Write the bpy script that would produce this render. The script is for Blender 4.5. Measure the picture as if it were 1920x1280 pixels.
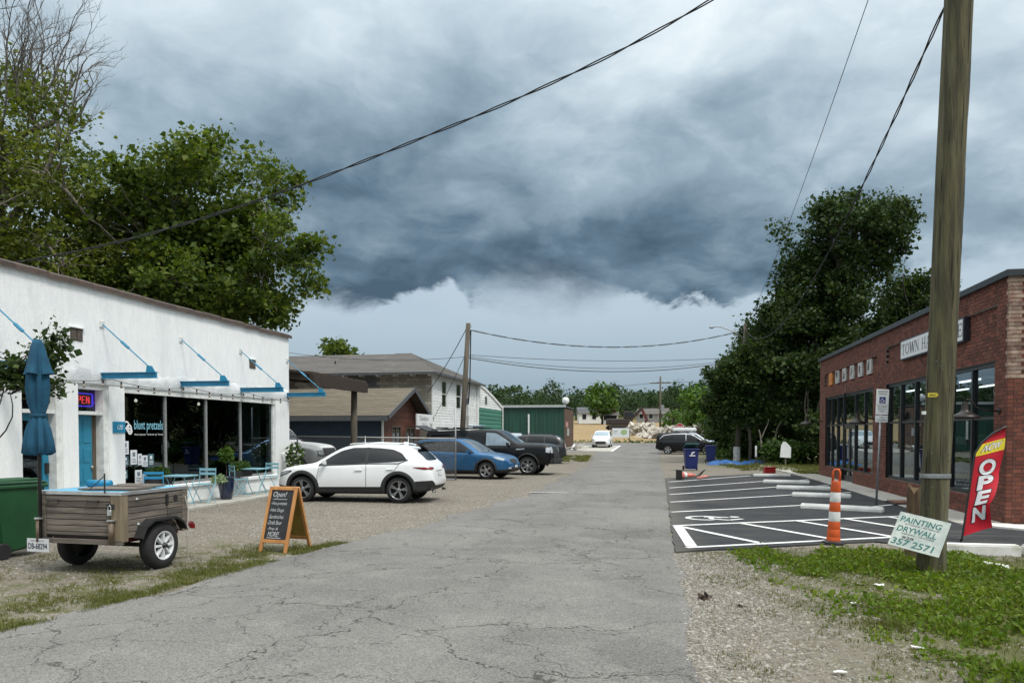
import bpy, bmesh, math, random
import numpy as np
from mathutils import Matrix, Vector
from mathutils.bvhtree import BVHTree
from math import sin, cos, pi, radians as R

for _o in list(bpy.data.objects): bpy.data.objects.remove(_o)
SC = bpy.context.scene
COL = SC.collection
rnd = random.Random(7)

# ---------------------------------------------------------------- camera
cam = bpy.data.cameras.new('camera'); camo = bpy.data.objects.new('camera', cam); COL.objects.link(camo)
camo.location = (0, 0, 1.72)
camo.rotation_euler = (R(90 - 1.5), 0, R(11.12))
cam.sensor_width = 36.0; cam.sensor_fit = 'HORIZONTAL'
cam.lens = 1440.0 / 1920.0 * 36.0
cam.shift_y = (812 + 1440 * math.tan(R(1.5)) - 640) / 1920.0
cam.clip_start = 0.05; cam.clip_end = 4000
SC.camera = camo

# ---------------------------------------------------------------- exposure
SC.view_settings.view_transform = 'Standard'
SC.view_settings.look = 'None'
SC.view_settings.exposure = 0.80
SC.view_settings.gamma = 1.0
SC.view_settings.use_curve_mapping = False
SC.render.resolution_x = 1024; SC.render.resolution_y = 682
try:
    SC.cycles.max_bounces = 8; SC.cycles.transparent_max_bounces = 16
    SC.cycles.use_denoising = True
except Exception: pass

# ---------------------------------------------------------------- node helper
class NT:
    def __init__(s, tree): s.t = tree; s.n = tree.nodes; s.l = tree.links
    def add(s, typ, **kw):
        n = s.n.new(typ)
        for k, v in kw.items(): setattr(n, k, v)
        return n
    def link(s, a, b): s.l.new(a, b)
    def put(s, sock, v):
        if hasattr(v, 'is_linked') or hasattr(v, 'links'): s.l.new(v, sock)
        else: sock.default_value = v
    def math(s, op, a, b=None, c=None, clamp=False):
        n = s.add('ShaderNodeMath', operation=op, use_clamp=clamp)
        s.put(n.inputs[0], a)
        if b is not None: s.put(n.inputs[1], b)
        if c is not None: s.put(n.inputs[2], c)
        return n.outputs[0]
    def vmath(s, op, a, b=None, scale=None):
        n = s.add('ShaderNodeVectorMath', operation=op)
        s.put(n.inputs[0], a)
        if b is not None: s.put(n.inputs[1], b)
        if scale is not None: s.put(n.inputs['Scale'], scale)
        return n.outputs['Value'] if op in ('DOT_PRODUCT', 'LENGTH') else n.outputs[0]
    def mix(s, fac, a, b, mode='MIX'):
        n = s.add('ShaderNodeMix', data_type='RGBA', blend_type=mode)
        s.put(n.inputs[0], fac)
        for sock, v in ((n.inputs[6], a), (n.inputs[7], b)):
            if isinstance(v, (tuple, list)) and len(v) == 3: v = (*v, 1)
            s.put(sock, v)
        return n.outputs[2]
    def ramp(s, fac, stops, interp='LINEAR'):
        n = s.add('ShaderNodeValToRGB'); r = n.color_ramp; r.interpolation = interp
        while len(r.elements) < len(stops): r.elements.new(0.5)
        for e, (p, c) in zip(r.elements, stops):
            e.position = p; e.color = (*c, 1) if isinstance(c, (tuple, list)) else (c, c, c, 1)
        s.put(n.inputs[0], fac); return n.outputs[0]
    def smooth(s, x, lo, hi):
        n = s.add('ShaderNodeMapRange', interpolation_type='SMOOTHSTEP')
        s.put(n.inputs[0], x); n.inputs[1].default_value = lo; n.inputs[2].default_value = hi
        return n.outputs[0]
    def noise(s, vec, scale, detail=4, rough=.55, dist=0.0, out=0, dim='3D'):
        n = s.add('ShaderNodeTexNoise', noise_dimensions=dim)
        s.put(n.inputs['Vector'], vec); n.inputs['Scale'].default_value = scale
        n.inputs['Detail'].default_value = detail; n.inputs['Roughness'].default_value = rough
        n.inputs['Distortion'].default_value = dist
        return n.outputs[out]
    def comb(s, x, y, z):
        n = s.add('ShaderNodeCombineXYZ')
        for i, v in enumerate((x, y, z)): s.put(n.inputs[i], v)
        return n.outputs[0]

# ---------------------------------------------------------------- world: storm clouds over a pale gap
SUN_EL, SUN_AZ = 58.0, 125.0            # azimuth clockwise from +Y
world = bpy.data.worlds.new('World'); SC.world = world; world.use_nodes = True
w = NT(world.node_tree); w.n.clear()
tc = w.add('ShaderNodeTexCoord')
dirv = w.vmath('NORMALIZE', tc.outputs['Generated'])
sep = w.add('ShaderNodeSeparateXYZ'); w.link(dirv, sep.inputs[0])
zc = w.math('MAXIMUM', sep.outputs[2], 0.015)
FX, FY = -0.19, 0.98
fwd = w.math('ADD', w.math('MULTIPLY', sep.outputs[0], FX), w.math('MULTIPLY', sep.outputs[1], FY))
lat = w.math('ADD', w.math('MULTIPLY', sep.outputs[0], FY), w.math('MULTIPLY', sep.outputs[1], -FX))
zz = w.math('ADD', zc, 0.30)
u_ = w.math('DIVIDE', lat, zz); v_ = w.math('DIVIDE', fwd, zz)
uv = w.comb(u_, v_, 0.0)
wob = w.noise(uv, 3.2, 4, .55, 0.0, out=1)
uvw = w.vmath('ADD', uv, w.vmath('SCALE', w.vmath('SUBTRACT', wob, (0.5, 0.5, 0.5)), scale=0.24))
n1 = w.noise(uvw, 2.3, 8, .58, 0.0)
n2 = w.noise(w.vmath('ADD', uvw, (0.035, 0.09, 0.0)), 2.3, 8, .58, 0.0)
emb = w.math('SUBTRACT', n1, n2)
big = w.noise(w.vmath('ADD', uv, (3.1, 1.7, 0.0)), 0.85, 3, .5, 0.3)
# billows: rounded cells with crisp bright rims, mixed in at two sizes
vb = w.add('ShaderNodeTexVoronoi', feature='SMOOTH_F1'); w.link(uvw, vb.inputs['Vector']); vb.inputs['Scale'].default_value = 2.7; vb.inputs['Smoothness'].default_value = 0.7
vb2 = w.add('ShaderNodeTexVoronoi', feature='SMOOTH_F1'); w.link(uvw, vb2.inputs['Vector']); vb2.inputs['Scale'].default_value = 7.0; vb2.inputs['Smoothness'].default_value = 0.6
bil = w.math('SUBTRACT', 0.75, w.math('ADD', vb.outputs['Distance'], w.math('MULTIPLY', vb2.outputs['Distance'], 0.4)))
# elevation tangent: 0 at the horizon, .56 at the top of the picture
elev = w.math('DIVIDE', sep.outputs[2], w.math('MAXIMUM', w.vmath('LENGTH', w.comb(sep.outputs[0], sep.outputs[1], 0.0)), 0.001))
azr = w.math('DIVIDE', lat, w.math('MAXIMUM', w.math('ABSOLUTE', fwd), 0.05))
edgen = w.noise(w.comb(w.math('MULTIPLY', azr, 9.0), w.math('MULTIPLY', elev, 14.0), 0.3), 1.0, 7, .62, 0.3)
edgeb = w.noise(w.comb(w.math('MULTIPLY', azr, 3.0), 1.9, 0.0), 1.0, 1, .5, 0.0)
lip = w.math('ADD', 0.172, w.math('ADD', w.math('MULTIPLY', w.math('SUBTRACT', edgen, 0.5), 0.10), w.math('MULTIPLY', w.math('SUBTRACT', edgeb, 0.5), 0.09)))
lip = w.math('ADD', lip, w.math('MULTIPLY', azr, 0.015))
above = w.math('SUBTRACT', elev, lip)
softn = w.noise(w.comb(w.math('MULTIPLY', azr, 5.0), 7.7, 0.0), 1.0, 2, .5)
soft = w.math('ADD', 0.008, w.math('MULTIPLY', w.smooth(softn, .42, .68), 0.05))
cloud = w.smooth(w.math('DIVIDE', above, soft), -0.5, 1.0)
# darkness of the shelf: deepest just above its lip, easing off upwards and to both sides
hgt = w.math('ADD', elev, w.math('MULTIPLY', w.math('SUBTRACT', big, 0.5), 0.30))
shade = w.ramp(hgt, [(0.0, 0.20), (0.17, 0.22), (0.26, 0.30), (0.36, 0.45), (0.46, 0.62), (0.60, 0.80), (0.85, 0.92), (1.0, 1.0)])
side = w.smooth(w.math('ABSOLUTE', w.math('ADD', azr, 0.03)), 0.20, 0.72)
behind = w.smooth(fwd, 0.25, -0.1)
side = w.math('MAXIMUM', side, behind)
shade = w.math('ADD', shade, w.math('MULTIPLY', side, w.math('MULTIPLY', w.math('SUBTRACT', 1.0, shade), 0.46)))
relief = w.math('ADD', w.math('MULTIPLY', emb, 1.45), w.math('ADD', w.math('MULTIPLY', w.math('SUBTRACT', n1, 0.5), 1.15), w.math('MULTIPLY', w.math('SUBTRACT', bil, 0.30), 0.95)))
shade = w.math('ADD', shade, w.math('MULTIPLY', relief, w.math('SUBTRACT', 0.46, w.math('MULTIPLY', shade, 0.14))), clamp=True)
ccol = w.ramp(shade, [(0.0, (.044, .074, .106)), (0.14, (.078, .122, .166)), (0.40, (.188, .252, .305)), (0.66, (.365, .430, .476)), (0.88, (.54, .585, .605)), (1.0, (.72, .75, .76))])
gap = w.ramp(elev, [(0.0, (.150, .210, .265)), (0.06, (.185, .250, .308)), (0.15, (.285, .348, .398)), (0.30, (.36, .42, .465))])
gapn = w.noise(uv, 0.9, 4, .5, 0.3)
gap = w.mix(w.math('MULTIPLY', w.smooth(gapn, .50, .75), .6), gap, (.20, .28, .36))
sky = w.add('ShaderNodeTexSky'); sky.sky_type = 'NISHITA'; sky.sun_disc = False
sky.sun_elevation = R(SUN_EL); sky.sun_rotation = R(SUN_AZ); sky.air_density = 1.2; sky.dust_density = 2.0
nish = w.vmath('SCALE', sky.outputs[0], scale=0.08)
gap = w.mix(0.12, gap, nish)
col = w.mix(cloud, gap, ccol)
# brighter thin cloud towards the zenith, as the top of the view already shows
zen = w.smooth(sep.outputs[2], 0.40, 0.95)
col = w.vmath('SCALE', col, scale=w.math('ADD', 1.0, w.math('MULTIPLY', zen, 0.8)))
grd = w.smooth(sep.outputs[2], -0.02, 0.0)
col = w.mix(grd, (.10, .11, .09), col)
bg = w.add('ShaderNodeBackground'); w.link(col, bg.inputs[0]); bg.inputs[1].default_value = 1.0
wo = w.add('ShaderNodeOutputWorld'); w.link(bg.outputs[0], wo.inputs[0])
try: world.cycles.sampling_method = 'MANUAL'; world.cycles.sample_map_resolution = 512
except Exception: pass

# ---------------------------------------------------------------- sun (veiled by cloud)
sl = bpy.data.lights.new('sun', 'SUN'); sl.energy = 1.5; sl.angle = R(14); sl.color = (1.0, .96, .90)
so = bpy.data.objects.new('sun', sl); COL.objects.link(so)
_sd = Vector((sin(R(SUN_AZ)) * cos(R(SUN_EL)), cos(R(SUN_AZ)) * cos(R(SUN_EL)), sin(R(SUN_EL))))
so.rotation_euler = _sd.to_track_quat('Z', 'Y').to_euler(); so.location = (20, -20, 40)

# ---------------------------------------------------------------- materials
MATS = {}
def mat(name, c1, c2=None, rough=.7, scale=6, bump=0.0, bscale=None, metal=0, detail=5, rand=0.0, coat=0, spec=None, dist=0.0, stretch=(1, 1, 1), lo=.35, hi=.65, c3=None, s3=1.2, f3=.6, alpha=None, trans=0, sub=0):
    if name in MATS: return MATS[name]
    m = bpy.data.materials.new(name); m.use_nodes = True; MATS[name] = m
    t = NT(m.node_tree); b = t.n['Principled BSDF']
    b.inputs['Roughness'].default_value = rough; b.inputs['Metallic'].default_value = metal
    if coat: b.inputs['Coat Weight'].default_value = coat; b.inputs['Coat Roughness'].default_value = .06
    if spec is not None: b.inputs['Specular IOR Level'].default_value = spec
    g = t.add('ShaderNodeTexCoord'); vec = g.outputs['Object']
    if stretch != (1, 1, 1):
        vec = t.vmath('MULTIPLY', vec, stretch)
    if c2 is None: c2 = tuple(x * .82 for x in c1)
    n = t.noise(vec, scale, detail, .6, dist)
    c = t.mix(t.smooth(n, lo, hi), c1, c2)
    if c3 is not None:
        nn = t.noise(vec, s3, 4, .6, .2)
        c = t.mix(t.math('MULTIPLY', t.smooth(nn, .5, .68), f3), c, c3)
    if rand:
        oi = t.add('ShaderNodeObjectInfo'); ge = t.add('ShaderNodeNewGeometry')
        r = t.math('FRACT', t.math('ADD', oi.outputs['Random'], ge.outputs['Random Per Island']))
        k = t.math('ADD', 1 - rand, t.math('MULTIPLY', r, 2 * rand))
        c = t.vmath('SCALE', c, scale=k)
    t.link(c, b.inputs['Base Color'])
    if bump:
        bn = t.noise(vec, bscale or scale * 4, 5, .6)
        bp = t.add('ShaderNodeBump'); bp.inputs['Strength'].default_value = bump; bp.inputs['Distance'].default_value = .02
        t.link(bn, bp.inputs['Height']); t.link(bp.outputs[0], b.inputs['Normal'])
    return m
def glassmat(name, tint=(.5, .55, .55), refl=(.9, .95, 1), rough=.0, base=.06):
    m = bpy.data.materials.new(name); m.use_nodes = True; MATS[name] = m
    t = NT(m.node_tree); t.n.clear()
    o = t.add('ShaderNodeOutputMaterial'); mx = t.add('ShaderNodeMixShader')
    tr = t.add('ShaderNodeBsdfTransparent'); tr.inputs[0].default_value = (*tint, 1)
    gl = t.add('ShaderNodeBsdfGlossy'); gl.inputs['Roughness'].default_value = rough; gl.inputs[0].default_value = (*refl, 1)
    lw = t.add('ShaderNodeFresnel'); gg = t.add('ShaderNodeNewGeometry'); t.link(t.math('SUBTRACT', 1.5, t.math('MULTIPLY', gg.outputs['Backfacing'], 1.5 - 1 / 1.5)), lw.inputs[0])
    f = t.math('ADD', t.math('MULTIPLY', lw.outputs[0], 1.0), base - .04, clamp=True)
    t.link(f, mx.inputs[0]); t.link(tr.outputs[0], mx.inputs[1]); t.link(gl.outputs[0], mx.inputs[2]); t.link(mx.outputs[0], o.inputs[0])
    return m
def emat(name, col, strength):
    m = bpy.data.materials.new(name); m.use_nodes = True; MATS[name] = m
    t = NT(m.node_tree); b = t.n['Principled BSDF']
    b.inputs['Base Color'].default_value = (*col, 1); b.inputs['Emission Color'].default_value = (*col, 1); b.inputs['Emission Strength'].default_value = strength
    return m

# ---------------------------------------------------------------- mesh helper
class MB:
    def __init__(s, T=None): s.v = []; s.f = []; s.mi = []; s.T = T or Matrix()
    def _add(s, vs, fs, mi=0):
        o = len(s.v)
        T = s.T
        s.v += [tuple(T @ Vector(p)) for p in vs]
        s.f += [tuple(i + o for i in f) for f in fs]; s.mi += [mi] * len(fs)
        return s
    def quad(s, a, b, c, d, mi=0): return s._add([a, b, c, d], [(0, 1, 2, 3)], mi)
    def box(s, x0, x1, y0, y1, z0, z1, mi=0):
        return s._add([(x0, y0, z0), (x1, y0, z0), (x1, y1, z0), (x0, y1, z0), (x0, y0, z1), (x1, y0, z1), (x1, y1, z1), (x0, y1, z1)],
            [(0, 3, 2, 1), (4, 5, 6, 7), (0, 1, 5, 4), (1, 2, 6, 5), (2, 3, 7, 6), (3, 0, 4, 7)], mi)
    def cbox(s, c, d, mi=0): return s.box(c[0]-d[0]/2, c[0]+d[0]/2, c[1]-d[1]/2, c[1]+d[1]/2, c[2]-d[2]/2, c[2]+d[2]/2, mi)
    def bar(s, a, b, w, h=None, mi=0, up=(0, 0, 1)):
        a = Vector(a); b = Vector(b); h = h or w; d = (b - a).normalized(); u = Vector(up)
        if abs(d.dot(u)) > .98: u = Vector((1, 0, 0))
        r = d.cross(u).normalized() * (w / 2); q = r.cross(d).normalized() * (h / 2)
        p = [a - r - q, a + r - q, a + r + q, a - r + q, b - r - q, b + r - q, b + r + q, b - r + q]
        return s._add([tuple(x) for x in p], [(0, 1, 2, 3), (7, 6, 5, 4), (0, 4, 5, 1), (1, 5, 6, 2), (2, 6, 7, 3), (3, 7, 4, 0)], mi)
    def tube(s, pts, r, n=6, mi=0, cap=True):
        pts = [Vector(p) for p in pts]; rs = r if isinstance(r, (list, tuple)) else [r] * len(pts)
        vs = []; fs = []; m = len(pts); q = None
        for i, p in enumerate(pts):
            d = (pts[min(i + 1, m - 1)] - pts[max(i - 1, 0)]).normalized()
            if q is None: q = d.orthogonal().normalized()
            else:
                q = (q - d * q.dot(d)); q = q.normalized() if q.length > 1e-6 else d.orthogonal().normalized()
            e = d.cross(q)
            for k in range(n):
                a = 2 * pi * k / n; vs.append(tuple(p + (q * cos(a) + e * sin(a)) * rs[i]))
        for i in range(m - 1):
            for k in range(n):
                k2 = (k + 1) % n; fs.append((i * n + k, i * n + k2, (i + 1) * n + k2, (i + 1) * n + k))
        if cap: fs.append(tuple(range(n))[::-1]); fs.append(tuple((m - 1) * n + k for k in range(n)))
        return s._add(vs, fs, mi)
    def lathe(s, prof, n=16, mi=0, axis='Z', c=(0, 0, 0), cap=True):
        vs = []; fs = []
        for (r, z) in prof:
            for k in range(n):
                a = 2 * pi * k / n
                p = (r * cos(a), r * sin(a), z) if axis == 'Z' else ((z, r * cos(a), r * sin(a)) if axis == 'X' else (r * sin(a), z, r * cos(a)))
                vs.append((p[0] + c[0], p[1] + c[1], p[2] + c[2]))
        for i in range(len(prof) - 1):
            for k in range(n):
                k2 = (k + 1) % n; fs.append((i * n + k, i * n + k2, (i + 1) * n + k2, (i + 1) * n + k))
        if cap:
            if prof[0][0] > 1e-4: fs.append(tuple(range(n))[::-1])
            if prof[-1][0] > 1e-4: fs.append(tuple((len(prof) - 1) * n + k for k in range(n)))
        return s._add(vs, fs, mi)
    def prism(s, poly, axis, a, b, mi=0):
        n = len(poly)
        def P(u, v, t): return {'X': (t, u, v), 'Y': (u, t, v), 'Z': (u, v, t)}[axis]
        vs = [P(u, v, a) for u, v in poly] + [P(u, v, b) for u, v in poly]
        fs = [tuple(range(n))[::-1], tuple(range(n, 2 * n))] + [(i, (i + 1) % n, n + (i + 1) % n, n + i) for i in range(n)]
        return s._add(vs, fs, mi)
    def grid(s, rows, mi=0, closed=False):
        n = len(rows[0]); vs = [p for r in rows for p in r]; fs = []
        for i in range(len(rows) - 1):
            for k in range(n if closed else n - 1):
                k2 = (k + 1) % n; fs.append((i * n + k, i * n + k2, (i + 1) * n + k2, (i + 1) * n + k))
        return s._add(vs, fs, mi)
    def mesh(s, name, mats, smooth=False, fix=True):
        me = bpy.data.meshes.new(name); me.from_pydata(s.v, [], s.f)
        for m in (mats if isinstance(mats, (list, tuple)) else [mats]): me.materials.append(m)
        if any(s.mi): me.polygons.foreach_set('material_index', s.mi)
        if fix:
            bm = bmesh.new(); bm.from_mesh(me); bmesh.ops.recalc_face_normals(bm, faces=bm.faces); bm.to_mesh(me); bm.free()
        if smooth: me.polygons.foreach_set('use_smooth', [True] * len(me.polygons))
        me.update(); return me
    def build(s, name, mats, parent=None, smooth=False, bevel=0, fix=True, seg=1, angle=None):
        me = s.mesh(name, mats, smooth, fix)
        if bevel:
            bm = bmesh.new(); bm.from_mesh(me)
            bmesh.ops.remove_doubles(bm, verts=bm.verts, dist=1e-5)
            ed = [e for e in bm.edges if len(e.link_faces) == 2 and e.calc_face_angle(0) > .5]
            bmesh.ops.bevel(bm, geom=ed, offset=bevel, segments=seg, affect='EDGES', clamp_overlap=True); bm.to_mesh(me); bm.free()
        if angle is not None: 
            me.polygons.foreach_set('use_smooth', [True] * len(me.polygons)); me.set_sharp_from_angle(angle=R(angle))
        return obj(name, me, parent)
def obj(name, me, parent=None):
    o = bpy.data.objects.new(name, me); COL.objects.link(o)
    if parent is not None: o.parent = parent
    return o
def tag(o, label=None, cat=None, group=None, kind=None):
    for k, v in (('label', label), ('category', cat), ('group', group), ('kind', kind)):
        if v: o[k] = v
    return o
def thing(name, label, cat, loc=(0, 0, 0), rz=0, group=None):
    o = bpy.data.objects.new(name, None); COL.objects.link(o); o.location = loc; o.rotation_euler = (0, 0, rz); o.empty_display_size = .2
    return tag(o, label, cat, group)
def copy_tree(o, parent=None):
    c = o.copy(); COL.objects.link(c)
    if parent is not None: c.parent = parent
    for ch in list(o.children): copy_tree(ch, c)
    return c
def text_geo(txt, size=1.0, offset=0.0, shear=0.0, align='LEFT', space=1.0, res=3):
    cu = bpy.data.curves.new('t', 'FONT'); cu.body = txt; cu.size = size; cu.offset = offset; cu.shear = shear; cu.align_x = align
    cu.space_character = space; cu.resolution_u = res; cu.fill_mode = 'FRONT'
    o = bpy.data.objects.new('t', cu); COL.objects.link(o)
    dg = bpy.context.evaluated_depsgraph_get(); dg.update()
    me = bpy.data.meshes.new_from_object(o.evaluated_get(dg))
    vs = [tuple(v.co) for v in me.vertices]; fs = [tuple(p.vertices) for p in me.polygons]
    bpy.data.objects.remove(o); bpy.data.curves.remove(cu); bpy.data.meshes.remove(me)
    return vs, fs
def text_fit(mb, txt, M4, width=None, height=None, mi=0, **kw):
    """flat lettering: text fitted to width/height, laid in the XY plane of the matrix M4"""
    vs, fs = text_geo(txt, **kw)
    if not vs: return
    x0 = min(v[0] for v in vs); x1 = max(v[0] for v in vs); y0 = min(v[1] for v in vs); y1 = max(v[1] for v in vs)
    sx = width / (x1 - x0) if width else 1; sy = height / (y1 - y0) if height else sx
    if not width: sx = sy
    mb._add([tuple(M4 @ Vector(((v[0] - x0) * sx, (v[1] - y0) * sy, 0))) for v in vs], fs, mi)
def frame(o, xdir, ydir):
    x = Vector(xdir).normalized(); y = Vector(ydir).normalized(); z = x.cross(y)
    return Matrix(((x.x, y.x, z.x, o[0]), (x.y, y.y, z.y, o[1]), (x.z, y.z, z.z, o[2]), (0, 0, 0, 1)))
def sag(a, b, s, n=24):
    a = Vector(a); b = Vector(b); return [tuple(a.lerp(b, t / n) - Vector((0, 0, s * 4 * (t / n) * (1 - t / n)))) for t in range(n + 1)]
# ================================================================= GROUND
def zg(x, y):
    z = 0.0
    t = y - 58
    if t > 0: z += .024 * t * t / (t + 12)
    if t > 45: z += .017 * (t - 45)
    if y > 215:
        k = (y - 215) / 260.0; k = min(k, 1.6)
        side = max(0.0, min(1.0, (x + 40) / 130.0)); lft = max(0.0, min(1.0, (-x - 30) / 120.0))
        z += k * (3 + 27 * side + 3 * lft) * (k if k < 1 else 1) - max(0, t - 157) * .03
    return z
def ground_mat():
    m = bpy.data.materials.new('ground_gravel'); m.use_nodes = True; t = NT(m.node_tree); b = t.n['Principled BSDF']
    b.inputs['Roughness'].default_value = .95; b.inputs['Specular IOR Level'].default_value = .15
    ge = t.add('ShaderNodeNewGeometry'); p = ge.outputs['Position']; sp = t.add('ShaderNodeSeparateXYZ'); t.link(p, sp.inputs[0])
    X, Y = sp.outputs[0], sp.outputs[1]
    big = t.noise(p, .45, 5, .6, .3); mid = t.noise(p, 2.3, 5, .65, .2); fine = t.noise(p, 30, 3, .7)
    vo = t.add('ShaderNodeTexVoronoi'); t.link(p, vo.inputs['Vector']); vo.inputs['Scale'].default_value = 34
    sc = t.add('ShaderNodeSeparateColor'); t.link(vo.outputs['Color'], sc.inputs[0])
    stone = t.ramp(sc.outputs[0], [(0, (.095, .082, .065)), (.45, (.165, .147, .118)), (.8, (.25, .23, .195)), (1, (.44, .425, .39))])
    dirt = t.mix(t.smooth(mid, .35, .7), (.172, .150, .120), (.114, .098, .076))
    c = t.mix(t.math('MULTIPLY', t.smooth(mid, .30, .62), .75), dirt, stone)
    c = t.mix(t.math('MULTIPLY', t.smooth(big, .48, .66), .4), c, (.225, .20, .16))
    c = t.mix(t.math('MULTIPLY', t.smooth(fine, .55, .8), .35), c, (.08, .072, .06))
    def band(v, a0, a1, b0=None, b1=None):
        r = t.smooth(v, a0, a1)
        if b0 is not None: r = t.math('MULTIPLY', r, t.math('SUBTRACT', 1.0, t.smooth(v, b0, b1)))
        return r
    # low growth: right verge, left road edge, ground below the trees, lawns far off
    vr = t.math('MULTIPLY', band(X, .7, 2.4, 7, 9), band(Y, 1, 2.5, 11.4, 12.2))
    vr2 = t.math('MULTIPLY', vr, t.smooth(t.math('ADD', big, t.math('MULTIPLY', mid, .5)), .55, .85))
    vl = t.math('MULTIPLY', t.math('MULTIPLY', band(X, -8.4, -6.4, -5.2, -4.9), band(Y, 3, 5, 10.2, 11.8)), t.smooth(mid, .42, .62))
    vt = t.math('MULTIPLY', t.math('MULTIPLY', band(X, 1.2, 4.5), band(Y, 37, 42)), t.smooth(t.math('ADD', mid, .12), .4, .6))
    vg = t.math('MULTIPLY', t.math('MULTIPLY', band(X, -9, -7, -4.4, -3.6), band(Y, 46, 49, 58, 62)), t.smooth(mid, .42, .6))
    vf = t.math('MULTIPLY', band(Y, 200, 240), .9)
    vfield = t.math('MULTIPLY', band(Y, 93, 98), t.smooth(mid, .52, .72))
    gm = t.math('MAXIMUM', t.math('MAXIMUM', t.math('MAXIMUM', vr2, vl), t.math('MAXIMUM', vt, vg)), t.math('MAXIMUM', vf, vfield))
    gc = t.mix(mid, (.060, .072, .022), (.110, .105, .045))
    fld = t.mix(t.smooth(big, .35, .65), (.36, .235, .115), (.25, .19, .095))
    c = t.mix(t.math('MULTIPLY', band(Y, 91, 95), .85), c, fld)
    c = t.mix(gm, c, gc)
    t.link(c, b.inputs['Base Color'])
    bp = t.add('ShaderNodeBump'); bp.inputs['Strength'].default_value = .55; bp.inputs['Distance'].default_value = .03
    hh = t.math('ADD', t.math('MULTIPLY', vo.outputs['Distance'], -.6), t.math('MULTIPLY', mid, 1.2))
    t.link(hh, bp.inputs['Height']); t.link(bp.outputs[0], b.inputs['Normal'])
    return m
def rows(lst):
    r = []
    for a, b, st in lst:
        n = max(1, round((b - a) / st)); r += [a + (b - a) * i / n for i in range(n)]
    return r + [lst[-1][1]]
ys = rows([(-40, 50, 10), (50, 130, 4), (130, 260, 10), (260, 800, 30), (800, 2600, 300)])
xs = rows([(-1500, -300, 200), (-300, -60, 30), (-60, 60, 8), (60, 300, 30), (300, 1500, 200)])
mb = MB(); mb.grid([[(x, y, zg(x, y)) for x in xs] for y in ys])
tag(mb.build('ground', ground_mat(), smooth=True), kind='structure')

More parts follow.
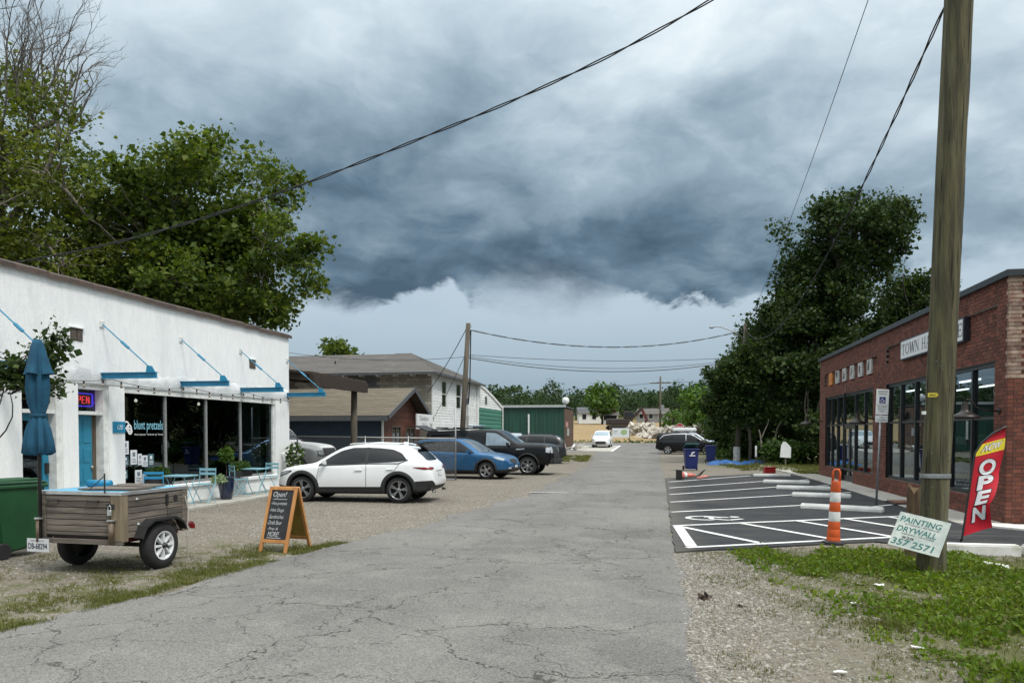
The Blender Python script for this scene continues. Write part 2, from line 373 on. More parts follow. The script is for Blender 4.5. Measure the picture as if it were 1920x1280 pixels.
def road_mat(name, base, dark, crack=1.0, fresh=False):
    m = bpy.data.materials.new(name); m.use_nodes = True; t = NT(m.node_tree); b = t.n['Principled BSDF']
    b.inputs['Roughness'].default_value = .88; b.inputs['Specular IOR Level'].default_value = .25
    ge = t.add('ShaderNodeNewGeometry'); p = ge.outputs['Position']
    sp = t.add('ShaderNodeSeparateXYZ'); t.link(p, sp.inputs[0])
    big = t.noise(p, .35, 5, .6, .4); mid = t.noise(p, 2.0, 5, .65); fine = t.noise(p, 75, 2, .8)
    vo = t.add('ShaderNodeTexVoronoi'); t.link(p, vo.inputs['Vector']); vo.inputs['Scale'].default_value = 95
    sc = t.add('ShaderNodeSeparateColor'); t.link(vo.outputs['Color'], sc.inputs[0])
    c = t.mix(t.smooth(big, .3, .7), base, dark)
    c = t.mix(t.math('MULTIPLY', t.smooth(mid, .45, .75), .45), c, tuple(min(1, x * 1.22) for x in base))
    trk = t.noise(t.vmath('MULTIPLY', p, (1.1, .06, 1)), 1.0, 3, .55); c = t.vmath('SCALE', c, scale=t.math('ADD', .84, t.math('MULTIPLY', trk, .32)))
    pat = t.smooth(t.noise(t.vmath('ADD', p, (7, 3, 0)), .5, 2, .5, .6), .60, .63); c = t.vmath('SCALE', c, scale=t.math('SUBTRACT', 1.0, t.math('MULTIPLY', pat, .14)))
    k = t.math('ADD', .62, t.math('MULTIPLY', sc.outputs[0], .76))
    c = t.vmath('SCALE', c, scale=k)
    c = t.mix(t.math('MULTIPLY', t.smooth(fine, .6, .8), .3), c, tuple(x * .4 for x in base))
    h = t.math('MULTIPLY', sc.outputs[1], .12)
    if crack:
        d = t.noise(p, .9, 5, .62, 0, out=1); d2 = t.noise(p, 5, 3, .6, 0, out=1)
        q = t.vmath('ADD', p, t.vmath('SCALE', t.vmath('SUBTRACT', d, (.5, .5, .5)), scale=1.5))
        q = t.vmath('ADD', q, t.vmath('SCALE', t.vmath('SUBTRACT', d2, (.5, .5, .5)), scale=.16))
        tot = None
        for s_, wd, mlo, mhi, off, st in ((.42, .0052, .28, .44, 0.0, .85), (.95, .0088, .38, .53, 5.0, .72), (2.3, .014, .49, .61, 2.0, .66), (.20, .003, .30, .44, 9.0, .7)):
            v = t.add('ShaderNodeTexVoronoi', feature='DISTANCE_TO_EDGE', voronoi_dimensions='2D'); t.link(t.vmath('ADD', q, (off, off, 0)), v.inputs['Vector']); v.inputs['Scale'].default_value = s_
            gate = t.smooth(t.noise(t.vmath('ADD', p, (off * 3, 0, 0)), .30, 3, .6), mlo, mhi)
            wv = t.math('MULTIPLY', wd, t.math('ADD', .35, t.math('MULTIPLY', mid, 1.3)))
            cr = t.math('MULTIPLY', t.math('SUBTRACT', 1.0, t.smooth(t.math('DIVIDE', v.outputs['Distance'], wv), .35, 1.0)), t.math('MULTIPLY', gate, st))
            tot = cr if tot is None else t.math('MAXIMUM', tot, cr)
        sand = t.smooth(t.noise(p, .8, 3, .6), .56, .66)
        cc = t.mix(sand, (.014, .012, .010), (.30, .28, .24))
        c = t.mix(t.math('MULTIPLY', tot, .92 * crack), c, cc)
        h = t.math('SUBTRACT', h, t.math('MULTIPLY', tot, .8))
    else:
        st = t.noise(t.vmath('MULTIPLY', p, (.5, 2.2, 1)), 1.0, 4, .6, .2); c = t.mix(t.math('MULTIPLY', t.smooth(st, .45, .70), .5), c, (.085, .080, .072))
        c = t.mix(t.math('MULTIPLY', t.math('SUBTRACT', 1.0, t.smooth(t.math('ADD', sp.outputs[0], t.math('MULTIPLY', mid, .8)), .35, 1.3)), .55), c, (.135, .125, .108))
        oil = t.smooth(t.noise(p, 1.7, 2, .5), .70, .78); c = t.mix(t.math('MULTIPLY', oil, .6), c, (.012, .012, .012))
    t.link(c, b.inputs['Base Color'])
    bp = t.add('ShaderNodeBump'); bp.inputs['Strength'].default_value = .5; bp.inputs['Distance'].default_value = .02
    t.link(h, bp.inputs['Height']); t.link(bp.outputs[0], b.inputs['Normal'])
    return m
LE = [(-9.0, -12), (-6.4, 0), (-5.62, 5.5), (-5.45, 6.6), (-5.31, 7.8), (-5.15, 8.9), (-5.0, 10.8), (-4.5, 12.7), (-4.0, 18.3), (-3.7, 20.8), (-3.74, 29.7), (-3.9, 41), (-5.2, 59), (-6.2, 76), (-8.5, 83.5)]
RE_ = [(.25, -12), (.22, 5), (.24, 8.8), (.16, 12), (.13, 18.3), (.07, 28.7), (-.1, 40), (-.3, 60), (.2, 78), (2.5, 83.5)]
def interp(tab, y):
    return float(np.interp(y, [p[1] for p in tab], [p[0] for p in tab]))
mb = MB(); rr = []
y = -12.0
while y <= 83.5:
    a = interp(LE, y) + (.10 * sin(y * 1.9) + .07 * sin(y * 4.3 + 1) + rnd.uniform(-.05, .05)) * (1 if y < 60 else .3)
    bq = interp(RE_, y) + .035 * sin(y * 2.7) + .02 * sin(y * 6.1) + rnd.uniform(-.015, .015)
    rr.append([(a + (bq - a) * i / 6, y, zg(0, y) + .008 + (.02 if 0 < i < 6 else 0) * (1 if y < 80 else 0)) for i in range(7)])
    y += .25 if y < 30 else 1.0
mb.grid(rr)
ROADM = road_mat('old_asphalt', (.178, .171, .158), (.132, .127, .118))
tag(mb.build('road', ROADM, smooth=True), kind='structure')
mb = MB(); mb.grid([[(x, yy, zg(x, yy) + .012) for x in rows([(-120, 120, 8)])] for yy in rows([(83.4, 90.5, 1.5)])])
tag(mb.build('cross_road', ROADM, smooth=True), kind='structure')

# ---- new parking lot on the right
LOTM = road_mat('new_asphalt', (.036, .037, .040), (.028, .029, .031), crack=0)
def flat(name, poly, z, m, parent=None, kind='structure', thick=0):
    mb = MB()
    if thick: mb.prism(poly, 'Z', z - thick, z)
    else: mb._add([(x, y, z) for x, y in poly], [tuple(range(len(poly)))])
    o = mb.build(name, m, parent, fix=True)
    if not thick:
        me = o.data
        if me.polygons[0].normal.z < 0: me.flip_normals()
    if parent is None: tag(o, kind=kind)
    return o
def jitter(poly, step=.3, amp=.03):
    out = []
    for (x0, y0), (x1, y1) in zip(poly, poly[1:] + poly[:1]):
        n = max(1, int(math.hypot(x1 - x0, y1 - y0) / step))
        for i in range(n): out.append((x0 + (x1 - x0) * i / n + rnd.uniform(-amp, amp), y0 + (y1 - y0) * i / n + rnd.uniform(-amp, amp)))
    return out
lot = flat('parking_lot', jitter([(.17, 11.25), (3.3, 12.95), (4.3, 12.15), (9.5, 12.1), (9.5, 14.2), (6.6, 14.35), (5.45, 15.6), (5.42, 30), (5.2, 33.6), (3.4, 32.9), (.1, 29.7)], .35, .02), .026, LOTM, thick=.05)
PAINT = mat('white_road_paint', (.74, .74, .72), (.60, .60, .58), rough=.75, scale=9, bump=.1, c3=(.35, .35, .34), s3=14, f3=.35)
def stripe(a, b, wd, z=.0315, mb=None):
    d = Vector((b[0] - a[0], b[1] - a[1], 0)).normalized(); n = Vector((-d.y, d.x, 0)) * wd / 2
    A = Vector((*a, z)); B = Vector((*b, z)); mb.quad(tuple(A - n), tuple(B - n), tuple(B + n), tuple(A + n))
for nm, lines in {'stall_line': [((.2, 27.23), (3.45, 31.9)), ((.2, 24.27), (3.6, 28.4)), ((.18, 21.63), (3.57, 25.42)), ((.18, 19.27), (3.54, 22.24)), ((.18, 16.83), (3.24, 19.03))]}.items():
    for a, bb in lines:
        mb = MB(); stripe(a, bb, .11, mb=mb); mb.build(nm, PAINT, lot)
for a, bb in [((4.72, 18.9), (5.35, 19.6)), ((4.75, 22.9), (5.3, 23.5)), ((4.75, 25.9), (5.3, 26.6)), ((4.75, 29.0), (5.25, 29.7))]:
    mb = MB(); stripe(a, bb, .10, mb=mb); mb.build('stall_line', PAINT, lot)
for a, bb, wd in [((.2, 14.33), (4.95, 16.98), .12), ((.35, 11.62), (4.6, 13.95), .12), ((.27, 14.35), (.43, 11.75), .17)]:
    mb = MB(); stripe(a, bb, wd, .033, mb=mb); mb.build('access_aisle_border', PAINT, lot)
for a, bb in [((.33, 14.2), (1.55, 12.2)), ((1.45, 14.97), (2.75, 12.86)), ((2.55, 15.6), (3.75, 13.4)), ((3.55, 16.15), (4.6, 14.0)), ((4.5, 16.65), (5.0, 15.3))]:
    mb = MB(); stripe(a, bb, .12, .0345, mb=mb); mb.build('hatch_line', PAINT, lot)
mb = MB()
C0 = (1.0, 15.75)
def arc(mb, c, r, w0, a0, a1, z, n=18, sx=1.0, sy=1.0, rot=0):
    ps = []
    for i in range(n + 1):
        a = a0 + (a1 - a0) * i / n; row = []
        for q in (r - w0 / 2, r + w0 / 2):
            x, y = q * cos(a) * sx, q * sin(a) * sy
            row.append((c[0] + x * cos(rot) - y * sin(rot), c[1] + x * sin(rot) + y * cos(rot), z))
        ps.append(row)
    mb.grid(ps)
zq = .0335
arc(mb, (.82, 15.75), .33, .10, R(20), R(300), zq)
for a, bb in [((.82, 15.95), (1.30, 15.95)), ((.95, 15.97), (.95, 15.62)), ((.95, 15.60), (1.28, 15.45)), ((1.28, 15.47), (1.55, 15.72))]: stripe(a, bb, .10, zq + .0015, mb)
arc(mb, (1.42, 16.05), .05, .1, 0, 2 * pi, zq + .001, 10)
mb.build('wheelchair_symbol', PAINT, lot, fix=False)
# handicap bay, faint tar patches
PATCH = mat('asphalt_patch', (.022, .023, .025), (.034, .035, .037), rough=.8, scale=30)
flat('asphalt_patch', jitter([(2.0, 22.6), (3.2, 23.9), (4.4, 23.2), (3.1, 21.9)], .4, .02), .030, PATCH, lot)

# ---- concrete
CONC = mat('concrete', (.43, .41, .365), (.34, .32, .28), rough=.9, scale=2.5, bump=.25, bscale=40, c3=(.24, .22, .19), s3=1.1, f3=.5)
WCONC = mat('new_concrete', (.66, .65, .61), (.56, .55, .51), rough=.85, scale=3, bump=.15, bscale=30)
sw = tag(bpy.data.objects.new('sidewalk_right', None), kind='structure'); COL.objects.link(sw)
yy = 15.75
while yy < 46:
    y2 = min(46, yy + 1.5); xf = 5.44 if yy < 30 else 5.44 - (yy - 30) * .045
    mb = MB(); mb.box(xf, 6.34 if yy < 33 else xf + 1.2, yy, y2 - .014, -.2, .045); mb.build('slab', CONC, sw, bevel=.006); yy = y2
mb = MB(); mb.prism([(5.46, 15.735), (6.6, 14.37), (9.5, 14.22), (9.5, 15.60), (6.34, 15.62), (6.3, 15.735)], 'Z', -.2, .05); mb.build('slab', WCONC, sw)
sw = tag(bpy.data.objects.new('sidewalk_left', None), kind='structure'); COL.objects.link(sw)
yy = 1.0
while yy < 22.2:
    y2 = min(22.3, yy + 1.55); mb = MB(); mb.box(-11.44, -10.36 + rnd.uniform(-.03, .03), yy, y2 - .014, -.2, .055 + rnd.uniform(-.006, .006)); mb.build('slab', CONC, sw, bevel=.008); yy = y2
# white painted kerb by the flag, in two lengths
KERB = mat('white_kerb_paint', (.70, .69, .65), (.58, .57, .53), rough=.85, scale=5, bump=.3, c3=(.40, .37, .31), s3=3, f3=.6)
kb = tag(bpy.data.objects.new('kerb', None), kind='structure'); COL.objects.link(kb)
for x0, x1 in ((3.75, 4.93), (4.985, 6.4), (6.45, 9.5)):
    mb = MB(); mb.box(x0, x1, 11.86, 12.06, -.2, .15); mb.build('kerb_stone', KERB, kb, bevel=.02, seg=2)
# concrete pad and broken slabs at the far end
pad = tag(bpy.data.objects.new('concrete_pad', None), kind='structure'); COL.objects.link(pad)
mb = MB(); mb.grid([[(x, q, zg(x, q) + .03) for x in (-8.6, -6.5, -4.4)] for q in rows([(68, 82.5, 2)])]); mb.build('slab', CONC, pad)
for a, bb in [((-8.6, 68.1), (-4.5, 68.1)), ((-4.45, 68.1), (-4.45, 82)), ((-8.6, 71), (-6.9, 71))]:
    n = Vector((bb[0] - a[0], bb[1] - a[1])); mb = MB(); k = 8; pr = []
    for i in range(k + 1):
        q = (a[0] + n.x * i / k, a[1] + n.y * i / k); o_ = Vector((-n.y, n.x)).normalized() * .12
        pr.append([(q[0] - o_.x, q[1] - o_.y, zg(0, q[1]) + .036), (q[0] + o_.x, q[1] + o_.y, zg(0, q[1]) + .036)])
    mb.grid(pr); mb.build('painted_line', PAINT, pad)
# remains of a painted stop bar on the old road
for (x0, x1, y0, w_) in ((-3.75, -2.7, 21.6, .22), (-3.7, -2.9, 46.5, .4)):
    n = 10; rs = [[(x0 + (x1 - x0) * i / n + rnd.uniform(-.04, .04), y0 + rnd.uniform(-.03, .03), .036), (x0 + (x1 - x0) * i / n, y0 + w_ + rnd.uniform(-.03, .03), .036)] for i in range(n + 1)]
    mb2 = MB(); mb2.grid(rs); mb2.build('worn_paint', mat('worn_paint', (.42, .415, .40), (.26, .25, .24), scale=14, rough=.85), bpy.data.objects['road'])
# ================================================================= WHITE CORNER SHOP (left)
STUCCO = mat('white_stucco', (.83, .84, .83), (.77, .785, .785), rough=.9, scale=9.0, bump=.5, bscale=38, c3=(.60, .62, .62), s3=.9, f3=.30, stretch=(1.5, 1.5, .40))
WTRIM = mat('white_trim_paint', (.72, .73, .71), (.60, .61, .59), rough=.6, scale=7, c3=(.42, .42, .40), s3=6, f3=.4)
BLUE = mat('turquoise_paint', (.012, .225, .385), (.010, .185, .325), rough=.45, scale=4)
BLUED = mat('turquoise_door_paint', (.018, .20, .315), (.014, .165, .265), rough=.5, scale=3)
GREYAL = mat('grey_aluminium', (.40, .40, .39), (.32, .32, .31), rough=.45, metal=.5, scale=12)
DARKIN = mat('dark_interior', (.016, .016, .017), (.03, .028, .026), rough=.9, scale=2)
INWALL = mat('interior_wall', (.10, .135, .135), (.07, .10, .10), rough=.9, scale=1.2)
INFLOOR = mat('interior_floor', (.06, .05, .04), (.04, .034, .03), rough=.5, scale=3)
SHOPGLASS = glassmat('shop_glass', (.42, .46, .46), (.7, .8, .85), base=.05)
XL = -11.45
shop = thing('pretzel_shop', 'low white stucco shop with blue awning brackets and wide display window', 'building', (XL, 12, 0))
def S(nm, mb, m, parent=None, **k):
    o = mb.build(nm, m, parent or shop, **k); 
    if (parent or shop) == shop: o.location = (-XL, -12, 0)
    return o
XB = -24.0
mb = MB()
def wallseg(y0, y1, z0, z1): mb.box(XL - .32, XL, y0, y1, z0, z1)
OP = [(-2, 12.0), (12.98, 13.38), (14.26, 14.73), (21.36, 22.2)]
ZT = 4.72
# one stucco skin built around the openings (left return, piers, lintel, sill wall)
wallseg(-4.0, 8.2, 0, 2.72); wallseg(10.9, 12.0, 0, 2.72); wallseg(8.2, 10.9, 0, .5)
wallseg(12.98, 13.38, 0, 2.72); wallseg(14.26, 14.73, 0, 2.72); wallseg(21.36, 22.2, 0, 2.72)
wallseg(14.73, 21.36, 0, .40); wallseg(-4, 22.2, 2.72, ZT)
bm = bmesh.new(); me = mb.mesh('wall', STUCCO); bm.from_mesh(me)
o = S('front_wall', mb, STUCCO)
mb = MB(); mb.box(XB, XL - .325, 21.9, 22.2, 0, ZT - .004); mb.box(XB, XL - .325, -4.0, -3.7, 0, ZT - .004); mb.box(XB, XB + .3, -3.7, 21.9, 0, ZT - .004); S('side_wall', mb, STUCCO)
mb = MB(); mb.box(XB + .3, XL - .325, -3.7, 21.9, 4.2, 4.35); S('roof', mb, mat('roof_felt', (.06, .06, .06), rough=.9))
mb = MB(); mb.box(XL - .03, XL + .055, 14.70, 21.40, .40, .50); S('window_sill', mb, STUCCO, bevel=.015)
# rough band of old render above the openings
mb = MB()
prv = None; rs = []
for i in range(60):
    yy = 9.0 + i * (22.15 - 9.0) / 59; rs.append([(XL + .012, yy, 2.735 + rnd.uniform(-.01, .01)), (XL + .018, yy, 2.86), (XL + .014, yy, 3.02 + rnd.uniform(-.06, .07)), (XL - .01, yy, 3.05 + rnd.uniform(-.05, .07))])
mb.grid(rs); S('render_band', mb, mat('grey_render', (.66, .68, .68), (.52, .54, .55), rough=.95, scale=2.2, bump=.6, bscale=20, c3=(.40, .42, .43), s3=1.3, f3=.6), smooth=True)
# clay coping tiles along the parapet
TILE = mat('brown_coping', (.085, .055, .042), (.05, .038, .032), rough=.8, scale=8, rand=.25)
tm = MB(); 
arcp = [(XL + .06 - .0 , 0)]
pr = [(XL + .07, ZT - .06), (XL + .06, ZT + .03), (XL - .05, ZT + .085), (XL - .17, ZT + .10), (XL - .30, ZT + .06), (XL - .38, ZT - .02), (XL - .32, ZT + .012), (XL + .03, ZT + .012)]
tm.prism(pr, 'Y', 0, .385)
tme = tm.mesh('coping_tile', TILE)
for i in range(68):
    o = obj('coping_tile', tme, shop); o.location = (-XL, -12 - 3.95 + i * .386, rnd.uniform(-.012, .012)); o.rotation_euler = (0, rnd.uniform(-.02, .02) * 0, 0)
# interior shell
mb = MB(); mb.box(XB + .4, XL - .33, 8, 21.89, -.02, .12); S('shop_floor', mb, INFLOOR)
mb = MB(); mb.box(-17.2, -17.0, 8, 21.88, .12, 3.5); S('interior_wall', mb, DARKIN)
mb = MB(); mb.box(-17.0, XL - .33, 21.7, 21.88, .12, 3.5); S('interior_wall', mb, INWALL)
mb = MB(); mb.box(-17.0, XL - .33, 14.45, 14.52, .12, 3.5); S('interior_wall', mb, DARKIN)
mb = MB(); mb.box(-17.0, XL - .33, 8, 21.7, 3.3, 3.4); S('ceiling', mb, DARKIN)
# display window: head frame, jambs, mullions, four panes
mull = [14.73, 16.23, 17.88, 19.52, 21.36]
win = S('display_window', MB().box(XL - .17, XL - .02, 14.731, 21.359, 2.60, 2.719), WTRIM)
win2 = win
for yv in mull[1:-1]: MB().box(XL - .15, XL - .07, yv - .035, yv + .035, .5, 2.6).build('mullion', GREYAL, win)
for yv in (14.765, 21.31): MB().box(XL - .15, XL - .06, yv - .034, yv + .034, .5, 2.6).build('jamb', WTRIM, win)
MB().box(XL - .145, XL - .065, 14.8, 21.27, .501, .56).build('bottom_rail', GREYAL, win)
for a, bq in zip(mull, mull[1:]):
    MB().box(XL - .115, XL - .107, a + .035, bq - .035, .56, 2.6).build('pane', SHOPGLASS, win)
# white jamb box and curtain strip at the right end of the window
mb = MB(); mb.box(XL - .9, XL - .33, 20.98, 21.02, .5, 2.68); mb.build('curtain', mat('pale_curtain', (.42, .48, .48), (.34, .40, .40), rough=.8), win)
# lettering on the glass
mb = MB(); Fw = frame((XL - .100, 15.16, 1.745), (0, 1, 0), (0, 0, 1)); text_fit(mb, 'blunt pretzels', Fw, width=1.0, height=.27, offset=.004)
mb.build('lettering', mat('pale_blue_print', (.22, .50, .62), (.25, .55, .66), rough=.5), win, fix=False)
mb = MB(); text_fit(mb, 'these jaunty "twisted up" knots', frame((XL - .100, 15.16, 1.665), (0, 1, 0), (0, 0, 1)), width=1.0, height=.055)
WPRINT = mat('white_print', (.8, .8, .8), (.75, .75, .75), rough=.5)
def ring(mb, c, r, w_, n=18, sx=1, sz=1, x=0):
    rs = []
    for i in range(n + 1):
        a = 2 * pi * i / n; rs.append([(x, c[0] + (r - w_ / 2) * cos(a) * sx, c[1] + (r - w_ / 2) * sin(a) * sz), (x, c[0] + (r + w_ / 2) * cos(a) * sx, c[1] + (r + w_ / 2) * sin(a) * sz)])
    mb.grid(rs)
mb.build('lettering', WPRINT, win, fix=False)
for c_, r_, x_ in (((14.91, 1.90), .075, .100), ((14.99, 1.83), .075, .0985), ((15.02, 1.77), .06, .097)): mb = MB(); ring(mb, c_, r_, .038, x=XL - x_); mb.build('pretzel_loop', WPRINT, win, fix=False)
PAPER = mat('paper', (.72, .74, .76), (.60, .62, .66), rough=.7, scale=9)
INK = mat('ink', (.10, .13, .15), (.2, .22, .24), rough=.7, scale=20)
PAPER2 = mat('teal_paper', (.05, .13, .15), (.04, .09, .10), rough=.6)
PINKP = mat('pink_paper', (.60, .50, .58), (.5, .42, .5), rough=.7)
for (a, bq, z0, z1, pm) in [(14.76, 14.97, 1.26, 1.55, PAPER), (15.03, 15.24, 1.03, 1.35, PAPER), (15.27, 15.40, 1.01, 1.26, PAPER), (15.41, 15.60, .97, 1.22, PAPER), (15.62, 15.82, .98, 1.25, PAPER2), (14.78, 14.96, 1.02, 1.22, PAPER2), (15.17, 15.40, .60, .90, PAPER), (15.42, 15.60, .56, .80, PAPER), (15.63, 15.80, .57, .83, PINKP), (14.77, 14.93, .72, .92, PAPER2)]:
    po = MB().box(XL - .104, XL - .098, a, bq, z0, z1).build('poster', pm, win)
    mb = MB(); h = z1 - z0; wq = bq - a
    mb.box(XL - .0978, XL - .0968, a + wq * .3, a + wq * .7, z0 + h * .55, z0 + h * .85)
    for k in range(3): mb.box(XL - .0978, XL - .0968, a + wq * .15, a + wq * .85, z0 + h * (.12 + .12 * k), z0 + h * (.17 + .12 * k))
    mb.build('print', INK if pm != PAPER2 else PAPER, po)
# doors (recessed, with transom)
def doorway(y0, y1, leaf, neon):
    d = S('door_surround', MB().box(XL - .30, XL - .04, y0, y0 + .05, .06, 2.719).box(XL - .30, XL - .04, y1 - .13, y1, .06, 2.719).box(XL - .30, XL - .04, y0 + .051, y1 - .131, 2.62, 2.719), WTRIM)
    MB().box(XL - .29, XL - .06, y0 + .051, y1 - .131, 2.10, 2.17).build('transom_bar', WTRIM, d)
    MB().box(XL - .24, XL - .23, y0 + .051, y1 - .131, 2.171, 2.619).build('transom_pane', SHOPGLASS, d)
    return d
d2 = doorway(13.38, 14.26, True, True)
leaf = MB().box(XL - .26, XL - .215, 13.435, 14.0, .08, 2.095).build('door', BLUED, d2)
for z0, z1 in ((.25, .62), (.72, 1.02), (1.12, 1.42), (1.52, 1.98)):
    for y0, y1 in ((13.49, 13.69), (13.75, 13.95)):
        MB().box(XL - .214, XL - .203, y0, y1, z0, z1).build('door_panel', BLUED, leaf, bevel=.008)
MB().lathe([(.0, .0), (.03, .01), (.035, .035), (.0, .05)], 10, axis='X', c=(XL - .21, 13.96, 1.02)).build('handle', GREYAL, leaf, smooth=True)
MB().box(XL - .26, XL - .22, 14.005, 14.128, .08, 2.095).build('side_light', mat('brown_wood', (.10, .075, .05), (.06, .045, .03), rough=.7, stretch=(1, 1, .1), scale=20), d2)
d1 = doorway(12.0, 12.98, False, False)
leaf = MB().box(XL - .26, XL - .215, 12.055, 12.16, .08, 2.095).box(XL - .26, XL - .215, 12.70, 12.845, .08, 2.095).box(XL - .26, XL - .215, 12.161, 12.699, 1.96, 2.095).box(XL - .26, XL - .215, 12.161, 12.699, .08, .35).build('door', BLUED, d1)
MB().box(XL - .24, XL - .235, 12.161, 12.699, .35, 1.96).build('pane', SHOPGLASS, leaf)
MB().box(XL - .213, XL - .16, 12.74, 12.80, .95, 1.15).build('handle', DARKIN, leaf)
# window further left (outside the picture)
w3 = S('side_window', MB().box(XL - .17, XL - .03, 8.201, 10.899, 2.60, 2.719).box(XL - .17, XL - .03, 9.5, 9.58, .5, 2.6), WTRIM)
MB().box(XL - .115, XL - .107, 8.2, 10.9, .5, 2.6).build('pane', SHOPGLASS, w3)
# address plaque
pq = S('address_plaque', MB().box(XL, XL + .02, 14.35, 14.72, 1.73, 1.97), BLUE)
mb = MB(); text_fit(mb, '120', frame((XL + .0215, 14.47, 1.80), (0, 1, 0), (0, 0, 1)), width=.17, height=.10, shear=.3); mb.build('number', WPRINT, pq, fix=False)
# vent openings high on the wall
for yv in (13.36, 20.03):
    v = S('vent', MB().box(XL - .05, XL + .012, yv - .16, yv + .16, 3.56, 3.80), mat('vent_dark', (.03, .028, .025), rough=.9))
    for k in range(2): MB().box(XL + .0125, XL + .022, yv - .15 + .16 * k, yv - .02 + .16 * k, 3.57, 3.79).build('slat', mat('rusty_louvre', (.12, .085, .065), (.06, .05, .045), scale=20), v)
    MB().box(XL + .002, XL + .05, yv - .19, yv + .19, 3.805, 3.83).build('hood', STUCCO, v)
# awning brackets: beam, gusset, tie rod with turnbuckle, wall plate
for yv in (8.72, 11.38, 14.05, 16.72, 19.39, 22.06):
    o_ = S('awning_bracket', MB().box(XL + .005, XL + 1.28, yv - .055, yv + .055, 2.85, 2.862).box(XL + .005, XL + 1.28, yv - .055, yv + .055, 2.962, 2.974).box(XL + .005, XL + 1.28, yv - .018, yv + .018, 2.862, 2.962), BLUE)
    MB().prism([(XL + 1.04, 2.975), (XL + 1.25, 2.975), (XL + 1.17, 3.10), (XL + 1.06, 3.11)], 'Y', yv - .012, yv + .012).build('gusset', BLUE, o_)
    a = Vector((XL + 1.11, yv + .02, 3.07)); bq = Vector((XL + .02, yv + .02, 3.98)); 
    MB().tube([a, bq], .013, 6).build('tie_rod', BLUE, o_)
    c = a.lerp(bq, .52); d = (bq - a).normalized(); MB().tube([c - d * .13, c - d * .10, c + d * .10, c + d * .13], [.015, .03, .03, .015], 6).build('turnbuckle', BLUE, o_)
    MB().box(XL + .001, XL + .025, yv - .05, yv + .08, 3.92, 4.04).build('wall_plate', WTRIM, o_)
# neon sign behind the transom
NEONR = emat('neon_red', (1.0, .05, .08), 2.4); NEONB = emat('neon_blue', (.12, .05, 1.0), 2.0)
neon = thing('neon_sign', 'small glowing red and violet open sign in the transom above the blue door', 'neon sign', (XL - .275, 13.80, 2.41))
Mn = Matrix()
mb = MB(); mb.tube([(0, -.27, -.13), (0, .27, -.13), (0, .30, -.10), (0, .30, .10), (0, .27, .13), (0, -.27, .13), (0, -.30, .10), (0, -.30, -.10), (0, -.27, -.13)], .013, 6); mb.build('border_tube', NEONB, neon)
def strokes(mb, lines, y0, z0, sw_, sh, r, x=0):
    for ln in lines: mb.tube([(x, y0 + u * sw_, z0 + v * sh) for u, v in ln], r, 5)
for k, (ch, ln) in enumerate({'O': [[(0, 0), (1, 0), (1, 1), (0, 1), (0, 0)]], 'P': [[(0, 0), (0, 1), (1, 1), (1, .5), (0, .5)]], 'E': [[(1, 0), (0, 0), (0, 1), (1, 1)], [(0, .5), (.8, .5)]], 'N': [[(0, 0), (0, 1), (1, 0), (1, 1)]]}.items()):
    mb = MB(); strokes(mb, ln, -.22 + k * .118, -.07, .075, .14, .011); mb.build('letter', NEONR, neon)
MB().box(-.02, -.012, -.3, .3, -.13, .13).build('back_plate', DARKIN, neon)
# string lights along the front
pts = []; hooks = [9.0, 11.38, 14.05, 16.72, 19.39, 21.95]
for a, bq in zip(hooks, hooks[1:]):
    for i in range(10): 
        t_ = i / 10; pts.append((XL + .25, a + (bq - a) * t_, 2.835 - .10 * 4 * t_ * (1 - t_)))
pts.append((XL + .25, 21.95, 2.835))
sl_ = thing('string_lights', 'dark cable of small hanging bulbs strung along the white shop front', 'string lights', (0, 0, 0))
MB().tube(pts, .007, 4).build('cable', mat('black_rubber', (.012, .012, .012), rough=.6), sl_)
BULB = mat('clear_bulb', (.25, .22, .18), (.3, .28, .25), rough=.15); SOCK = MATS['black_rubber']
bm_ = MB().lathe([(.0, -.14), (.022, -.125), (.03, -.10), (.02, -.07), (.016, -.06)], 8).mesh('bulb', BULB, True); sk = MB().lathe([(.016, -.06), (.018, 0)], 8).mesh('socket', SOCK)
for i in range(3, len(pts), 2 if True else 3):
    if i % 4 == 1 or i % 4 == 3:
        o_ = obj('bulb', bm_, sl_); o_.location = pts[i]; s2 = obj('socket', sk, o_)
# pendant lights and greenery inside the shop
PEN = emat('warm_bulb', (1, .9, .75), 2.0)
for k, (x_, y_) in enumerate(((-13.0, 15.8), (-13.2, 17.4), (-13.0, 19.8))):
    p_ = thing('pendant_lamp', ('pendant bulb inside the shop window nearest the lettering', 'pendant bulb inside the second pane of the shop window', 'pendant bulb inside the right half of the shop window')[k], 'lamp', (x_, y_, 2.55), group='pendant bulbs in the shop')
    MB().lathe([(0, -.04), (.035, -.02), (.04, .01), (.015, .05)], 8).build('bulb', PEN, p_, smooth=True); MB().tube([(0, 0, .05), (0, 0, .74)], .006, 4).build('cord', SOCK, p_)
# ================================================================= BRICK SHOP (right)
XR = 6.25; YA, YB = 15.72, 33.1; ZB = 4.60
BRICK = mat('red_brick', (.158, .048, .028), (.105, .034, .022), rough=.9, scale=5, bump=.4, bscale=60, rand=.32, c3=(.21, .085, .055), s3=3, f3=.45)
MORT = mat('mortar', (.235, .205, .18), (.17, .145, .125), rough=.95, scale=8)
PALEBR = mat('pale_worn_brick', (.36, .27, .21), (.20, .12, .09), rough=.95, scale=6, bump=.5, bscale=50, rand=.3)
BLACKF = mat('black_frame', (.012, .012, .013), (.018, .018, .019), rough=.35, scale=3)
CAPM = mat('dark_metal_coping', (.035, .042, .045), (.028, .033, .036), rough=.45, metal=.3, scale=2)
STGLASS = glassmat('store_glass', (.72, .76, .76), (.85, .95, 1.0), base=.08)
store = thing('brick_store', 'long single-storey red brick store with black framed windows', 'building', (XR, 20, 0))
